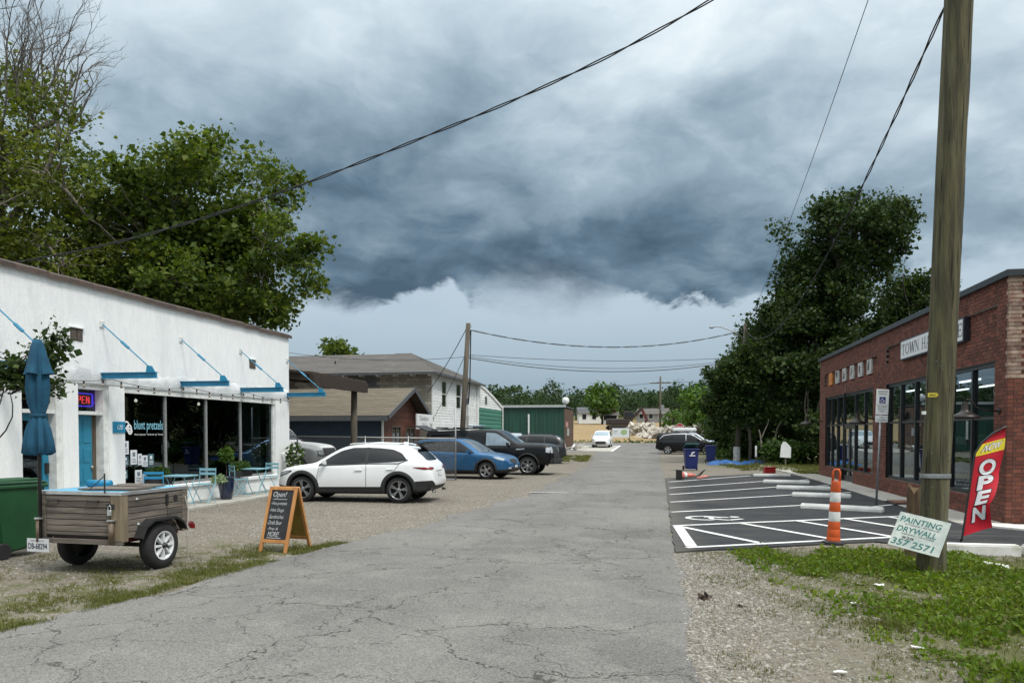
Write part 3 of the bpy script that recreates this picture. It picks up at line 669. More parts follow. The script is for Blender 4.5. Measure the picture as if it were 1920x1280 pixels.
def B_(nm, mb, m, **k):
    o = mb.build(nm, m, store, **k); o.location = (-XR, -20, 0); return o
OPN = [(16.32, 23.62, .46, 3.10), (25.02, 31.98, .42, 3.10), (27.45, 29.15, .0, .42)]
REC = [(16.25, 23.66, 3.62, 4.16), (24.6, 32.2, 3.46, 4.06)]
# mortar backing wall round the openings
mb = MB()
def mw(y0, y1, z0, z1, x0=XR + .012): mb.box(x0, XR + .30, y0, y1, z0, z1)
mw(YA + .012, 16.32, 0, 3.1); mw(23.62, 25.02, 0, 3.1); mw(31.98, YB, 0, 3.1)
mw(16.32, 23.62, 0, .45); mw(25.02, 27.45, 0, .41); mw(29.15, 31.98, 0, .41)
mw(YA + .012, YB, 3.1, 3.46); mw(YA + .012, 16.25, 3.46, ZB); mw(23.66, 24.6, 3.46, ZB); mw(32.2, YB, 3.46, ZB)
mw(16.25, 23.66, 3.46, 3.62); mw(16.25, 23.66, 4.16, ZB); mw(24.6, 32.2, 4.06, ZB)
mw(16.25, 23.66, 3.62, 4.16, XR + .072); mw(24.6, 32.2, 3.46, 4.06, XR + .072)
mb.box(XR + .302, 15.0, YA + .012, YA + .3, 0, ZB); mb.box(14.7, 15.0, YA + .301, YB, 0, ZB); mb.box(XR + .302, 14.69, YB - .3, YB, 0, ZB)
B_('wall_core', mb, MORT)
BL, BH, BT, JT = .203, .0655, .09, .0105
def bricks(u0, u1, z0, z1, place, holes=()):
    """running-bond rows: yields clipped (a, b, c, d) rectangles"""
    r = 0; z = z0; out = []
    rowh = BH + JT
    k0 = int(round(z0 / rowh)); z = k0 * rowh
    while z < z1 - .02:
        zt = min(z + BH, z1)
        if z < z0 - .01: z += rowh; k0 += 1; continue
        off = (BL + JT) / 2 if k0 % 2 else 0
        u = math.floor((u0 - off) / (BL + JT)) * (BL + JT) + off
        while u < u1:
            a = max(u, u0); b = min(u + BL, u1)
            segs = [(a, b)]
            for (h0, h1, g0, g1) in holes:
                if z + BH / 2 > g0 and z + BH / 2 < g1:
                    ns = []
                    for s0, s1 in segs:
                        if h1 <= s0 or h0 >= s1: ns.append((s0, s1))
                        else:
                            if s0 < h0: ns.append((s0, h0))
                            if s1 > h1: ns.append((h1, s1))
                    segs = ns
            for s0, s1 in segs:
                if s1 - s0 > .03: out.append((s0, s1, z, zt))
            u += BL + JT
        z += rowh; k0 += 1
    return out
br = rnd
full = bricks(YA, YB, 0, ZB, None, OPN + REC)
near = [q for q in full if q[0] < 16.33]; rest = [q for q in full if q[0] >= 16.33]
cache = {}
def brick_obj(q, face):
    L = round(q[1] - q[0], 2); H = round(q[3] - q[2], 3)
    key = (L, H, face)
    if key not in cache:
        m_ = MB(); 
        if face == 'F': m_.box(0, BT, 0, L, 0, H)
        else: m_.box(0, L, 0, BT, 0, H)
        cache[key] = m_.mesh('brick', BRICK)
    o = obj('brick', cache[key], store)
    if face == 'F': o.location = (rnd.uniform(-.002, .003), q[0] - 20, q[2])
    else: o.location = (q[0] - XR, YA - 20 + rnd.uniform(-.002, .003), q[2])
    return o
ni = 0
for q in near: brick_obj(q, 'F'); ni += 1
ret = [q for q in bricks(XR + BT + JT, 14.9, 0, ZB, None)]
retn = sorted(ret, key=lambda q: q[0]); 
for q in retn[:max(0, 300 - ni)]: brick_obj(q, 'R')
mb = MB()
for q in rest: e = rnd.uniform(-.002, .003); mb.box(XR + e, XR + BT, q[0], q[1], q[2], q[3])
for q in retn[max(0, 300 - ni):]: e = rnd.uniform(-.002, .003); mb.box(q[0], q[1], YA + e, YA + BT, q[2], q[3])
for h in REC:
    for q in bricks(h[0] + .01, h[1] - .01, h[2] + .005, h[3] - .005, None): e = rnd.uniform(-.002, .003); mb.box(XR + .06 + e, XR + .12, q[0], q[1], q[2], q[3])
tag(B_('brick_courses', mb, BRICK), kind='stuff')
# steel lintels above the windows, cast sills, coping
for (a, b_, c_, d_) in OPN[:2]:
    mb = MB(); mb.box(XR - .004, XR + .29, a - .12, b_ + .12, 3.092, 3.104); B_('lintel', mb, BLACKF)
mb = MB(); mb.box(XR - .07, XR + .34, YA - .07, YB + .05, ZB, ZB + .13); mb.box(XR + .3405, 15.05, YA - .07, YA + .35, ZB, ZB + .13); B_('coping', mb, CAPM, bevel=.01)
mb = MB(); mb.box(XR + .35, 14.7, YA + .36, YB - .3, 4.2, 4.3); B_('roof', mb, MATS['roof_felt'])
# quoin of pale old brick at the corner top
for k in range(26):
    z = 2.74 + k * .0735
    mb = MB(); e = .11 if k % 2 else .2; mb.box(XR - .006, XR + .10, YA - .008, YA + .004 + (.05 if k % 3 else .1), z, z + .064); mb.box(XR + .101, XR + .10 + e, YA - .008, YA + .05, z, z + .064); B_('worn_brick', mb, PALEBR)
# windows
def storefront(y0, y1, z0, z1, divs, ztr, door=None):
    wn = B_('storefront_window', MB().box(XR + .05, XR + .15, y0, y1, z1 - .08, z1 - .001).box(XR + .05, XR + .15, y0, y1, z0, z0 + .07), BLACKF)
    ed = [y0] + divs + [y1]
    for v in ed:
        a, b_ = (v, v + .07) if v == y0 else ((v - .07, v) if v == y1 else (v - .04, v + .04))
        zz0 = z0 + .07
        MB().box(XR + .045, XR + .155, a, b_, zz0, z1 - .08).build('mullion', BLACKF, wn)
    for a, b_ in zip(ed, ed[1:]):
        MB().box(XR + .06, XR + .14, a + .07, b_ - .07, ztr - .03, ztr + .03).build('transom_rail', BLACKF, wn)
        MB().box(XR + .096, XR + .104, a + .03, b_ - .03, ztr + .03, z1 - .08).build('pane', STGLASS, wn)
        if not (door and a >= door[0] - .05 and b_ <= door[1] + .05): MB().box(XR + .096, XR + .104, a + .03, b_ - .03, z0 + .07, ztr - .03).build('pane', STGLASS, wn)
    return wn
storefront(16.32, 23.62, .46, 3.10, [17.54, 18.76, 19.98, 21.2, 22.4], 2.02)
wf = storefront(25.02, 31.98, .42, 3.10, [26.2, 27.45, 29.15, 30.1, 31.05], 2.02, (27.45, 29.15))
for k, (a, b_) in enumerate(((27.50, 28.29), (28.31, 29.10))):
    d_ = MB().box(XR + .07, XR + .13, a, a + .10, .03, 1.99).box(XR + .07, XR + .13, b_ - .10, b_, .03, 1.99).box(XR + .07, XR + .13, a + .1, b_ - .1, .03, .25).box(XR + .07, XR + .13, a + .1, b_ - .1, 1.88, 1.99).build('door', BLACKF, wf)
    MB().box(XR + .096, XR + .104, a + .1, b_ - .1, .25, 1.88).build('pane', STGLASS, d_)
    MB().tube([(XR + .03, (b_ - .05) if k == 0 else (a + .05), .85), (XR + .03, (b_ - .05) if k == 0 else (a + .05), 1.25)], .015, 6).build('handle', GREYAL, d_)
# interior: floor, back wall, ceiling, light strips, shelving
mb = MB(); mb.box(XR + .31, 14.6, YA + .4, YB - .4, -.02, .04); B_('shop_floor', mb, mat('store_floor', (.20, .19, .18), (.16, .15, .14), rough=.4))
mb = MB(); mb.box(12.5, 12.6, YA + .4, YB - .4, .04, 3.6); B_('interior_wall', mb, mat('store_back_wall', (.10, .10, .10), (.07, .07, .07), rough=.9))
mb = MB(); mb.box(XR + .31, 12.49, YA + .305, YA + .4, .04, 3.6); mb.box(XR + .31, 12.49, YB - .4, YB - .305, .04, 3.6); B_('interior_wall', mb, MATS['store_back_wall'])
mb = MB(); mb.box(XR + .31, 12.49, YA + .41, YB - .41, 3.6, 3.7); B_('ceiling', mb, MATS['store_back_wall'])
TUBE = emat('fluorescent_tube', (.92, .97, 1.0), 2.2)
for x_ in (7.6, 9.2, 10.8):
    for y_ in (17.4, 20.2, 23.0, 25.8, 28.6, 31.2):
        mb = MB(); mb.box(x_ - .04, x_ + .04, y_ - .75, y_ + .75, 3.30, 3.35); B_('light_strip', mb, TUBE)
SHELF = mat('shelf_metal', (.09, .09, .085), (.06, .06, .055), rough=.6); GOODS = [mat('goods_%s' % n_, c_, rough=.6) for n_, c_ in (('red', (.25, .03, .03)), ('green', (.03, .12, .05)), ('blue', (.03, .06, .18)), ('tan', (.28, .2, .1)), ('white', (.5, .5, .48)))]
for k, y_ in enumerate((17.9, 20.6, 23.4, 26.0, 30.5)):
    sh = thing('display_shelf', ['display shelf of goods behind the storefront panes nearest the corner', 'display shelf of goods behind the pane left of the utility pole', 'display shelf of goods behind the brick pier by the parking sign', 'display shelf of goods just inside the store doors', 'display shelf of goods behind the farthest storefront panes'][k], 'shelf', (8.7, y_, .04), group='shelves in the brick store')
    mb = MB()
    for z_ in (.02, .45, .9, 1.35): mb.box(-1.1, 1.1, -.22, .22, z_, z_ + .03)
    mb.box(-1.12, -1.1, -.22, .22, 0, 1.6); mb.box(1.1, 1.12, -.22, .22, 0, 1.6); mb.build('frame', SHELF, sh)
    for z_ in (.05, .48, .93, 1.38):
        x_ = -1.05
        while x_ < .9:
            w_ = rnd.uniform(.12, .35); MB().box(x_, x_ + w_ - .02, -.2, .15, z_, z_ + rnd.uniform(.12, .33)).build('package', rnd.choice(GOODS), sh); x_ += w_
# main sign with serif capitals
SGW = mat('sign_white', (.74, .75, .75), (.68, .69, .69), rough=.5); SGK = mat('sign_navy_black', (.012, .014, .024), rough=.5)
sgn = thing('shop_sign', 'long white board with dark serif capitals on the brick front', 'sign', (XR - .05, 19.9, 3.9))
MB().box(-.02, .11, -2.20, 2.16, -.265, .265).build('frame', SGK, sgn, bevel=.01)
MB().box(-.032, -.0205, -2.15, 2.11, -.222, .222).build('board', SGW, sgn)
SER = {'T': [('v', .5, 0, 1, 1), ('h', 0, 1, 1), ('s', .5, 0), ('d', .0, .82), ('d', 1, .82)], 'O': [('o', 0, 1)], 'W': [('l', .05, 1, .28, 0, 1), ('l', .28, 0, .5, 1, .45), ('l', .5, 1, .73, 0, 1), ('l', .73, 0, .96, 1, .45), ('s', .05, 1), ('s', .96, 1)],
       'N': [('l', .14, 0, .14, 1, .45), ('l', .1, 1, .86, 0, 1), ('l', .86, 0, .86, 1, .45), ('s', .14, 0), ('s', .1, 1), ('s', .86, 1)], 'H': [('v', .16, 0, 1, 1), ('v', .84, 0, 1, 1), ('l', .16, .5, .84, .5, .4), ('s', .16, 0), ('s', .16, 1), ('s', .84, 0), ('s', .84, 1)],
       'A': [('l', .08, 0, .5, 1, .45), ('l', .5, 1, .9, 0, 1), ('l', .22, .35, .78, .35, .4), ('s', .08, 0), ('s', .9, 0)], 'R': [('v', .16, 0, 1, 1), ('b', .16, .5, 1), ('l', .4, .5, .88, 0, 1), ('s', .16, 0), ('s', .9, 0)],
       'D': [('v', .16, 0, 1, 1), ('b', .16, 0, 1), ('s', .16, 0)], 'E': [('v', .16, 0, 1, 1), ('l', .05, .97, .85, .97, .45), ('l', .05, .03, .88, .03, .45), ('l', .16, .52, .65, .52, .4), ('d', .86, .85), ('d', .88, .15), ('d', .66, .52)]}
def serif(mb, ch, M4, w_, h_):
    th = .15 * w_
    def seg(x0, y0, x1, y1, t_):
        a = Vector((x0 * w_, y0 * h_, 0)); b = Vector((x1 * w_, y1 * h_, 0)); d = (b - a).normalized(); n = Vector((-d.y, d.x, 0)) * t_ / 2
        mb._add([tuple(M4 @ p) for p in (a - n, b - n, b + n, a + n)], [(0, 1, 2, 3)])
    for e in SER[ch]:
        if e[0] == 'v': seg(e[1], e[2], e[1], e[3], th)
        elif e[0] == 'h': seg(e[1], e[2] - .03, e[3], e[2] - .03, th * .45)
        elif e[0] == 'l': seg(e[1], e[2], e[3], e[4], th * e[5])
        elif e[0] == 's': seg(e[1] - .14, e[2] + (.012 if e[2] < .5 else -.012), e[1] + .14, e[2] + (.012 if e[2] < .5 else -.012), th * .35)
        elif e[0] == 'd': seg(e[1], e[2] - .12, e[1], e[2] + .12, th * .4)
        elif e[0] in 'ob':
            rs = []
            if e[0] == 'o': cx_, cy_, a0, a1, rx, ry = .5, .5, 0, 2 * pi, .48, .51
            else: cx_, cy_, a0, a1, rx, ry = .40, (e[2] + e[3]) / 2, -pi / 2, pi / 2, .48, (e[3] - e[2]) / 2
            for i in range(17):
                a = a0 + (a1 - a0) * i / 16; k = .55 + .45 * abs(cos(a)); rs.append([tuple(M4 @ Vector(((cx_ + rx * cos(a)) * w_, (cy_ + ry * sin(a)) * h_, 0))), tuple(M4 @ Vector(((cx_ + rx * cos(a)) * w_ - cos(a) * th * k, (cy_ + ry * sin(a)) * h_ - sin(a) * th * k * .7, 0)))])
            mb.grid(rs)
            if e[0] == 'b':
                for yb in (e[2], e[3]): seg(.1, yb + (.02 if yb < .7 and yb < e[3] else -.02), .42, yb + (.02 if yb < e[3] else -.02), th * .45)
yq = 2.02
for ch in 'TOWN HARDWARE':
    if ch == ' ': yq -= .18; continue
    cw = {'W': .40, 'O': .32, 'D': .30}.get(ch, .275)
    mb = MB(); serif(mb, ch, frame((-.034, yq, -.135), (0, -1, 0), (0, 0, 1)), cw, .27); mb.build('letter', SGK, sgn, fix=False); yq -= cw + .035
# six small square pictures in the far recess, leftmost one orange
CARDS = mat('grey_card', (.50, .49, .46), (.36, .35, .33), rough=.6, scale=9); ORG = mat('orange_card', (.55, .13, .03), (.6, .3, .05), rough=.6, scale=9); PICK = mat('picture_dark', (.06, .06, .06), rough=.7)
for k in range(6):
    yc = 31.15 - k * 1.12
    lab = 'orange square picture panel at the far end of the brick front' if k == 0 else ['', 'grey square picture next to the orange one on the brick front', 'third grey square picture from the far end of the brick front', 'fourth square picture from the far end of the brick front', 'grey square picture second from the parking sign side of the brick recess', 'grey square picture nearest the long white shop sign'][k]
    pt = thing('picture_panel', lab, 'picture', (XR + .03, yc, 3.78), group='square pictures on the brick front')
    MB().box(-.03, .03, -.27, .27, -.23, .23).build('panel', ORG if k == 0 else CARDS, pt, bevel=.005)
    mb = MB()
    for j in range(5): yy_ = rnd.uniform(-.15, .1); zz_ = rnd.uniform(-.16, .1); mb.box(-.0345 - .001 * j, -.031, yy_, yy_ + rnd.uniform(.04, .14), zz_, zz_ + rnd.uniform(.04, .14))
    mb.build('motif', PICK if k else mat('red_motif', (.4, .03, .02), (.6, .5, .1), scale=20), pt)
# stains / conduit on the wall
mb = MB(); mb.tube([(XR - .012, 28.6, 3.1), (XR - .012, 28.6, 3.42)], .014, 6); B_('conduit', mb, mat('pale_conduit', (.3, .2, .17)))
mb = MB(); mb.box(XR - .06, XR - .005, 28.55, 28.65, 3.0, 3.12); B_('junction_box', mb, BLACKF)
# gooseneck barn lamps
LAMPM = mat('bronze_lamp', (.045, .037, .032), (.03, .026, .023), rough=.4, metal=.6)
for k, (y_, z_) in enumerate(((16.05, 2.02), (24.35, 2.02), (32.6, 2.08))):
    lp = thing('barn_lamp', ['large bronze barn lamp on the near corner of the brick store behind the flag', 'bronze barn lamp on the brick pier behind the parking sign', 'bronze barn lamp at the far end of the brick store under the trees'][k], 'wall lamp', (XR, y_, z_), group='barn lamps on the brick store')
    MB().lathe([(0, -.0), (.06, -.005), (.055, -.03), (0, -.04)], 12, axis='X', c=(-.0, 0, .12)).build('wall_plate', LAMPM, lp)
    MB().tube([(-.03, 0, .12), (-.25, 0, .14), (-.42, 0, .2), (-.5, 0, .32), (-.56, 0, .35), (-.60, 0, .30)], .017, 7).build('arm', LAMPM, lp, smooth=True)
    MB().lathe([(.05, .31), (.065, .25), (.07, .17), (.09, .13), (.16, .09), (.235, .05), (.25, .0), (.24, .0), (.15, .07), (.06, .12)], 20, c=(-.60, 0, -.02), cap=False).build('shade', LAMPM, lp, smooth=True)
    MB().lathe([(.0, -.02), (.03, .0), (.035, .05), (.0, .1)], 8, c=(-.6, 0, 0)).build('bulb', mat('frosted_bulb', (.7, .7, .66)), lp, smooth=True)
# floor hatch in the pavement
hz = thing('pavement_hatch', 'rust coloured metal hatch lying open in the right pavement', 'hatch', (5.66, 19.95, .045))
MB().box(-.30, .30, -.50, .42, .0, .012).build('frame', mat('hatch_dark', (.02, .018, .016), rough=.8), hz)
MB().box(-.24, .26, -.36, .36, .012, .04).build('plate', mat('rusty_plate', (.20, .08, .05), (.12, .055, .04), rough=.85, scale=12), hz)
# ================================================================= BUILDINGS IN THE MIDDLE DISTANCE
SHING = mat('grey_shingle', (.125, .115, .105), (.080, .074, .068), rough=.95, scale=14, bump=.5, bscale=30, rand=.14, c3=(.16, .145, .125), s3=1.2, f3=.5)
TANROOF = mat('tan_roofing', (.150, .125, .088), (.105, .088, .062), rough=.95, scale=4, bump=.5, bscale=14, rand=.1, c3=(.10, .085, .06), s3=.9, f3=.5, stretch=(.35, 1.5, 1.5))
SIDING = mat('white_clapboard', (.76, .77, .76), (.66, .67, .66), rough=.7, scale=3, rand=.06, c3=(.5, .5, .48), s3=2, f3=.4)
BLOCK = mat('tan_concrete_block', (.37, .345, .29), (.30, .28, .235), rough=.95, scale=5, bump=.5, bscale=30, rand=.22)
GBLOCK = mat('grey_concrete_block', (.17, .18, .185), (.13, .14, .145), rough=.95, scale=5, bump=.5, bscale=30, rand=.1)
BROWNS = mat('red_brown_siding', (.125, .042, .026), (.085, .030, .020), rough=.75, scale=6, rand=.2)
GREENB = mat('green_lap_board', (.045, .19, .13), (.035, .15, .105), rough=.7, scale=5, rand=.13)
GREENM = mat('green_sheet_metal', (.016, .068, .045), (.012, .052, .036), rough=.5, scale=2, rand=.12, stretch=(1, 1, .15))
BLUESH = mat('slate_blue_wall', (.032, .058, .085), (.026, .046, .068), rough=.8, scale=2)
DARKW = mat('dark_weathered_wood', (.030, .020, .014), (.055, .036, .024), rough=.9, scale=8, rand=.3, stretch=(.3, 1, 1))
GREYTRIM = mat('grey_trim', (.085, .09, .095), (.065, .07, .075), rough=.7)
BLACKGL = mat('dark_window_glass', (.012, .014, .016), (.02, .022, .024), rough=.08, spec=.6)
def lap(parent, name, m, X, y0f, y1f, z0, z1, h, t=.022, out=1):
    """horizontal lap boards on the plane X, ends given by functions of z"""
    z = z0
    while z < z1 - .02:
        zt = min(z + h, z1); ya, yb = y0f((z + zt) / 2), y1f((z + zt) / 2)
        for s0, s1 in (yb if isinstance(yb, list) else [(ya, yb)]):
            if s1 - s0 > .04:
                mb = MB(); mb.prism([(X, z), (X + t * out, z + .002), (X + .006 * out, zt - .004), (X, zt - .004)], 'Y', s0, s1) if False else mb._add(
                    [(X - .02, s0, z), (X + t, s0, z), (X + .005, s0, zt - .003), (X - .02, s0, zt - .003), (X - .02, s1, z), (X + t, s1, z), (X + .005, s1, zt - .003), (X - .02, s1, zt - .003)],
                    [(0, 1, 2, 3), (7, 6, 5, 4), (0, 4, 5, 1), (1, 5, 6, 2), (2, 6, 7, 3), (3, 7, 4, 0)])
                mb.build(name, m, parent)
        z = zt
def courses(parent, name, m, a, b, c, d, n, lift=.018, per=None, kind=None):
    """roof plane a-b (eave) to d-c (ridge) laid as overlapping strips"""
    a, b, c, d = map(Vector, (a, b, c, d)); nrm = (b - a).cross(d - a).normalized()
    if nrm.z < 0: nrm = -nrm
    for i in range(n):
        t0, t1 = i / n, min(1, (i + 1.12) / n)
        p = [a.lerp(d, t0) + nrm * lift, b.lerp(c, t0) + nrm * lift, b.lerp(c, t1) + nrm * .003, a.lerp(d, t1) + nrm * .003]
        q = [x - nrm * .03 for x in p]
        mb = MB(); mb._add([tuple(x) for x in p + q], [(0, 1, 2, 3), (0, 4, 5, 1), (1, 5, 6, 2), (2, 6, 7, 3), (3, 7, 4, 0), (7, 6, 5, 4)]); mb.build(name, m, parent)

# ---- white clapboard house with block side wall
hs = thing('clapboard_house', 'two-storey house with grey shingle roof, block side wall and white clapboard front', 'house')
HX, HY0, HY1 = -13.2, 43.1, 54.6; HZ = 5.22; HXB = -30
MB().box(HXB, HX - .03, HY0 + .06, HY1, 0, HZ).build('wall_core', mat('house_core', (.30, .28, .24)), hs)
# concrete blocks
bc = {}
z = 2.0; k = 0
while z < HZ - .12:
    x = HX - .04
    first = .2 if k % 2 else .4
    while x > -21.6:
        w_ = first; first = .4
        g = (-18.3 < x < -16.4 and z > 4.1)
        o = bc.get((w_, g))
        if o is None: bc[(w_, g)] = o = MB().box(-w_ + .012, 0, 0, .1, 0, .185).mesh('block', GBLOCK if g else BLOCK)
        ob = obj('block', o, hs); ob.location = (x, HY0 + rnd.uniform(-.004, .004), z); x -= w_
    z += .198; k += 1
mb = MB(); mb.box(-30, HX - .04, HY0 + .03, HY0 + .059, 0, HZ - .01); mb.build('mortar', mat('tan_mortar', (.16, .14, .11)), hs)
mb = MB(); mb.box(-19.6, -18.5, HY0 - .02, HY0 + .02, 4.95, 5.06); mb.build('window_head', WTRIM, hs)
# front clapboards round two narrow windows
wins = [(45.0, 45.95, 3.36, 4.88), (48.3, 49.4, 3.36, 4.9)]
def segs(z):
    s = [(HY0 + .08, 54.6)]
    for a, b_, c_, d_ in wins:
        if c_ - .1 < z < d_ + .1: s = [q for (p0, p1) in s for q in (((p0, a - .1), (b_ + .1, p1)) if p0 < a < p1 else ((p0, p1),))]
    return s
lap(hs, 'clapboard', SIDING, HX, lambda z: HY0, segs, .4, HZ, .17)
MB().box(HX - .04, HX + .035, HY0 - .03, HY0 + .075, 0, HZ).build('corner_board', SIDING, hs)
for a, b_, c_, d_ in wins:
    wn = MB().box(HX - .05, HX + .03, a - .1, a, c_ - .1, d_ + .1).box(HX - .05, HX + .03, b_, b_ + .1, c_ - .1, d_ + .1).box(HX - .05, HX + .03, a, b_, d_, d_ + .1).box(HX - .05, HX + .03, a, b_, c_ - .1, c_).build('window', WTRIM, hs)
    MB().box(HX - .045, HX - .015, a, b_, c_, d_).build('pane', BLACKGL, wn)
    MB().box(HX - .014, HX + .0, a, b_, (c_ + d_) / 2 - .03, (c_ + d_) / 2 + .03).build('sash', WTRIM, wn)
# hipped roof: ridge runs along X, near slope faces the street corner
RZ = 7.0; EZ = HZ + .02; YE = HY0 - .75; XE = HX + .45; YR = 48.9; XRG = -16.4
rf = MB().quad((-30, YE, EZ - .06), (XE, YE, EZ - .06), (XE, HY1 + .2, EZ - .06), (-30, HY1 + .2, EZ - .06)).build('roof', GREYTRIM, hs)
def hip(n=16):
    A = Vector((-30, YE, EZ)); B = Vector((XE, YE, EZ)); C = Vector((XRG, YR, RZ)); D = Vector((-30, YR, RZ))
    courses(rf, 'shingle_course', SHING, A, B, C, D, n)
    E_ = Vector((XE, HY1 + .2, EZ)); courses(rf, 'shingle_course', SHING, B, E_, C + Vector((0, .01, 0)), C, n)
    courses(rf, 'shingle_course', SHING, E_, Vector((-30, HY1 + .2, EZ)), D, C, n)
hip()
# little gablet at the ridge end
mb = MB(); mb._add([(XRG - 1.2, YR, RZ + .03), (XRG + .05, YR - .55, RZ - .30), (XRG + .05, YR + .55, RZ - .30), (XRG + .05, YR, RZ + .03)], [(0, 1, 3), (0, 3, 2), (1, 2, 3)]); mb.build('gablet', DARKW, rf)
MB().tube([(-20.3, 45.5, 5.9), (-20.3, 45.5, 6.25)], .05, 8).build('vent_pipe', BLACKF, rf)
MB().box(-30, XE, YE - .03, YE, EZ - .14, EZ + .015).box(XE, XE + .03, YE - .03, HY1 + .2, EZ - .14, EZ + .015).build('fascia', GREYTRIM, rf)
for i in range(16): MB().box(-29 + i * 1.05, -28.9 + i * 1.05, YE + .01, HY0, EZ - .2, EZ - .07).build('rafter_tail', WTRIM, rf)
MB().tube([(HX + .06, 53.9, .3), (HX + .06, 53.9, 3.0), (HX + .06, 53.9, 5.1)], .05, 8).build('downpipe', WTRIM, hs)
MB().box(HX + .03, HX + .12, 50.9, 51.15, 2.1, 2.9).build('meter_box', mat('meter_grey', (.3, .3, .29)), hs)
MB().tube([(HX + .1, 51.0, 2.9), (HX + .1, 51.0, 5.6)], .035, 6).build('service_mast', mat('meter_grey2', (.25, .25, .25)), hs)
# ---- lean-to at its far end: white gable boards above green lap boards
lt = thing('lean_to', 'lean-to with sloping white bargeboard and green lap boards beside the white house', 'shed', (0, 0, 0))
LY0, LY1 = 54.62, 62.6
def topz(y): return 5.2 - (max(0, y - 55.3) ** 1.15) * .135
def yend(z):
    y = LY1
    while topz(y) < z and y > LY0: y -= .03
    return y
MB().box(-21, HX - .03, LY0, LY1, 0, 3.6).build('wall_core', MATS['house_core'], lt)
mb = MB(); mb.prism([(LY0, 3.6)] + [(LY0 + (LY1 - LY0) * i / 12, topz(LY0 + (LY1 - LY0) * i / 12) - .02) for i in range(13)] + [(LY1, 3.6)], 'X', -21, HX - .03); mb.build('gable_core', MATS['house_core'], lt)
lap(lt, 'white_board', SIDING, HX, lambda z: LY0, lambda z: yend(z), 3.62, 5.2, .19)
lap(lt, 'green_board', GREENB, HX, lambda z: LY0, lambda z: LY1 - .1, .3, 3.6, .31, t=.04)
mb = MB(); 
for i in range(12):
    y0 = LY0 + (LY1 + .25 - LY0) * i / 12; y1 = LY0 + (LY1 + .25 - LY0) * (i + 1) / 12
    mb.bar((HX + .06, y0, topz(y0) + .02), (HX + .06, y1, topz(y1) + .02), .06, .20)
mb.build('bargeboard', SIDING, lt)
mb = MB(); mb.grid([[(-21, LY0 + (LY1 + .3 - LY0) * i / 12, topz(LY0 + (LY1 + .3 - LY0) * i / 12) + .14), (HX + .12, LY0 + (LY1 + .3 - LY0) * i / 12, topz(LY0 + (LY1 + .3 - LY0) * i / 12) + .14)] for i in range(13)]); mb.build('roof', SHING, lt)
MB().tube([(HX + .1, LY1 + .05, 4.0), (HX + .1, LY1 + .05, .2)], .055, 8).build('downpipe', WTRIM, lt)
MB().box(HX + .02, HX + .03, 56.5, 57.2, 3.9, 4.5).build('louvre', GREYTRIM, lt)

# ---- brown gable building with an oil company sign
gb = thing('gable_office', 'low office with tan roof, red-brown gable siding and slate blue side wall', 'building')
GX = -13.45; Y0, YP, Y1 = 35.2, 38.85, 41.8; EZ2, PZ = 2.62, 4.08; GXB = -27
MB().box(GXB, GX - .03, Y0 + .35, Y1 - .35, 0, 2.6).build('wall_core', BLUESH, gb)
MB().prism([(Y0 + .35, 2.6), (Y1 - .35, 2.6), (YP, PZ - .15)], 'X', GXB, GX - .03).build('gable_core', BROWNS, gb)
def gs(z):
    if z < 2.6: a, b_ = Y0 + .36, Y1 - .36
    else:
        t = (z - 2.6) / (PZ - .15 - 2.6); a = Y0 + .36 + (YP - Y0 - .36) * t; b_ = Y1 - .36 + (YP - Y1 + .36) * t
    s = [(a, b_)]
    for (p, q, c_, d_) in ((36.9, 38.3, .9, 2.1), (39.0, 40.6, .0, 2.05)):
        if c_ < z < d_: s = [r for (u, v) in s for r in (((u, p), (q, v)) if u < p < v else ((u, v),))]
    return s
lap(gb, 'siding_board', BROWNS, GX, lambda z: 0, gs, .1, PZ - .17, .125, t=.02)
for p, q, c_, d_, nm in ((36.9, 38.3, .9, 2.1, 'window'), (39.0, 40.6, .05, 2.05, 'door')):
    wn = MB().box(GX - .05, GX + .03, p, p + .07, c_, d_).box(GX - .05, GX + .03, q - .07, q, c_, d_).box(GX - .05, GX + .03, p + .07, q - .07, d_ - .08, d_).box(GX - .05, GX + .02, (p + q) / 2 - .03, (p + q) / 2 + .03, c_, d_ - .08).build(nm, mat('brown_frame', (.10, .075, .055)), gb)
    MB().box(GX - .045, GX - .025, p + .07, q - .07, c_, d_ - .08).build('pane', BLACKGL, wn)
rf = MB().prism([(Y0 - .3, EZ2 - .14), (YP, PZ - .06), (Y1 + .3, EZ2 - .10), (Y1 + .3, EZ2 - .02), (YP, PZ + .02), (Y0 - .3, EZ2 - .06)], 'X', GXB, GX + .55).build('roof', DARKW, gb)
courses(rf, 'roofing_strip', TANROOF, (GXB, Y0 - .33, EZ2 - .05), (GX + .57, Y0 - .33, EZ2 - .05), (GX + .57, YP, PZ + .03), (GXB, YP, PZ + .03), 14, lift=.012)
courses(rf, 'roofing_strip', TANROOF, (GX + .57, Y1 + .33, EZ2 - .02), (GXB, Y1 + .33, EZ2 - .02), (GXB, YP, PZ + .03), (GX + .57, YP, PZ + .03), 14, lift=.012)
for (ya, za, yb, zb) in ((Y0 - .33, EZ2 - .13, YP, PZ - .05), (YP, PZ - .05, Y1 + .33, EZ2 - .10)):
    MB().bar((GX + .60, ya, za), (GX + .60, yb, zb), .05, .22).build('bargeboard', GREYTRIM, rf)
MB().box(GXB, GX + .55, Y0 - .36, Y0 - .31, EZ2 - .30, EZ2 - .06).build('fascia', GREYTRIM, rf)
for yy in (Y0 + .28, Y0 - .1 + 1.0): pass
MB().box(GX + .0, GX + .09, Y0 + .27, Y0 + .36, 0, 2.4).build('corner_post', WTRIM, gb)
MB().box(GX + .09, GX + .3, Y0 + .65, Y0 + .8, 2.72, 2.83).build('flood_light', WTRIM, gb)
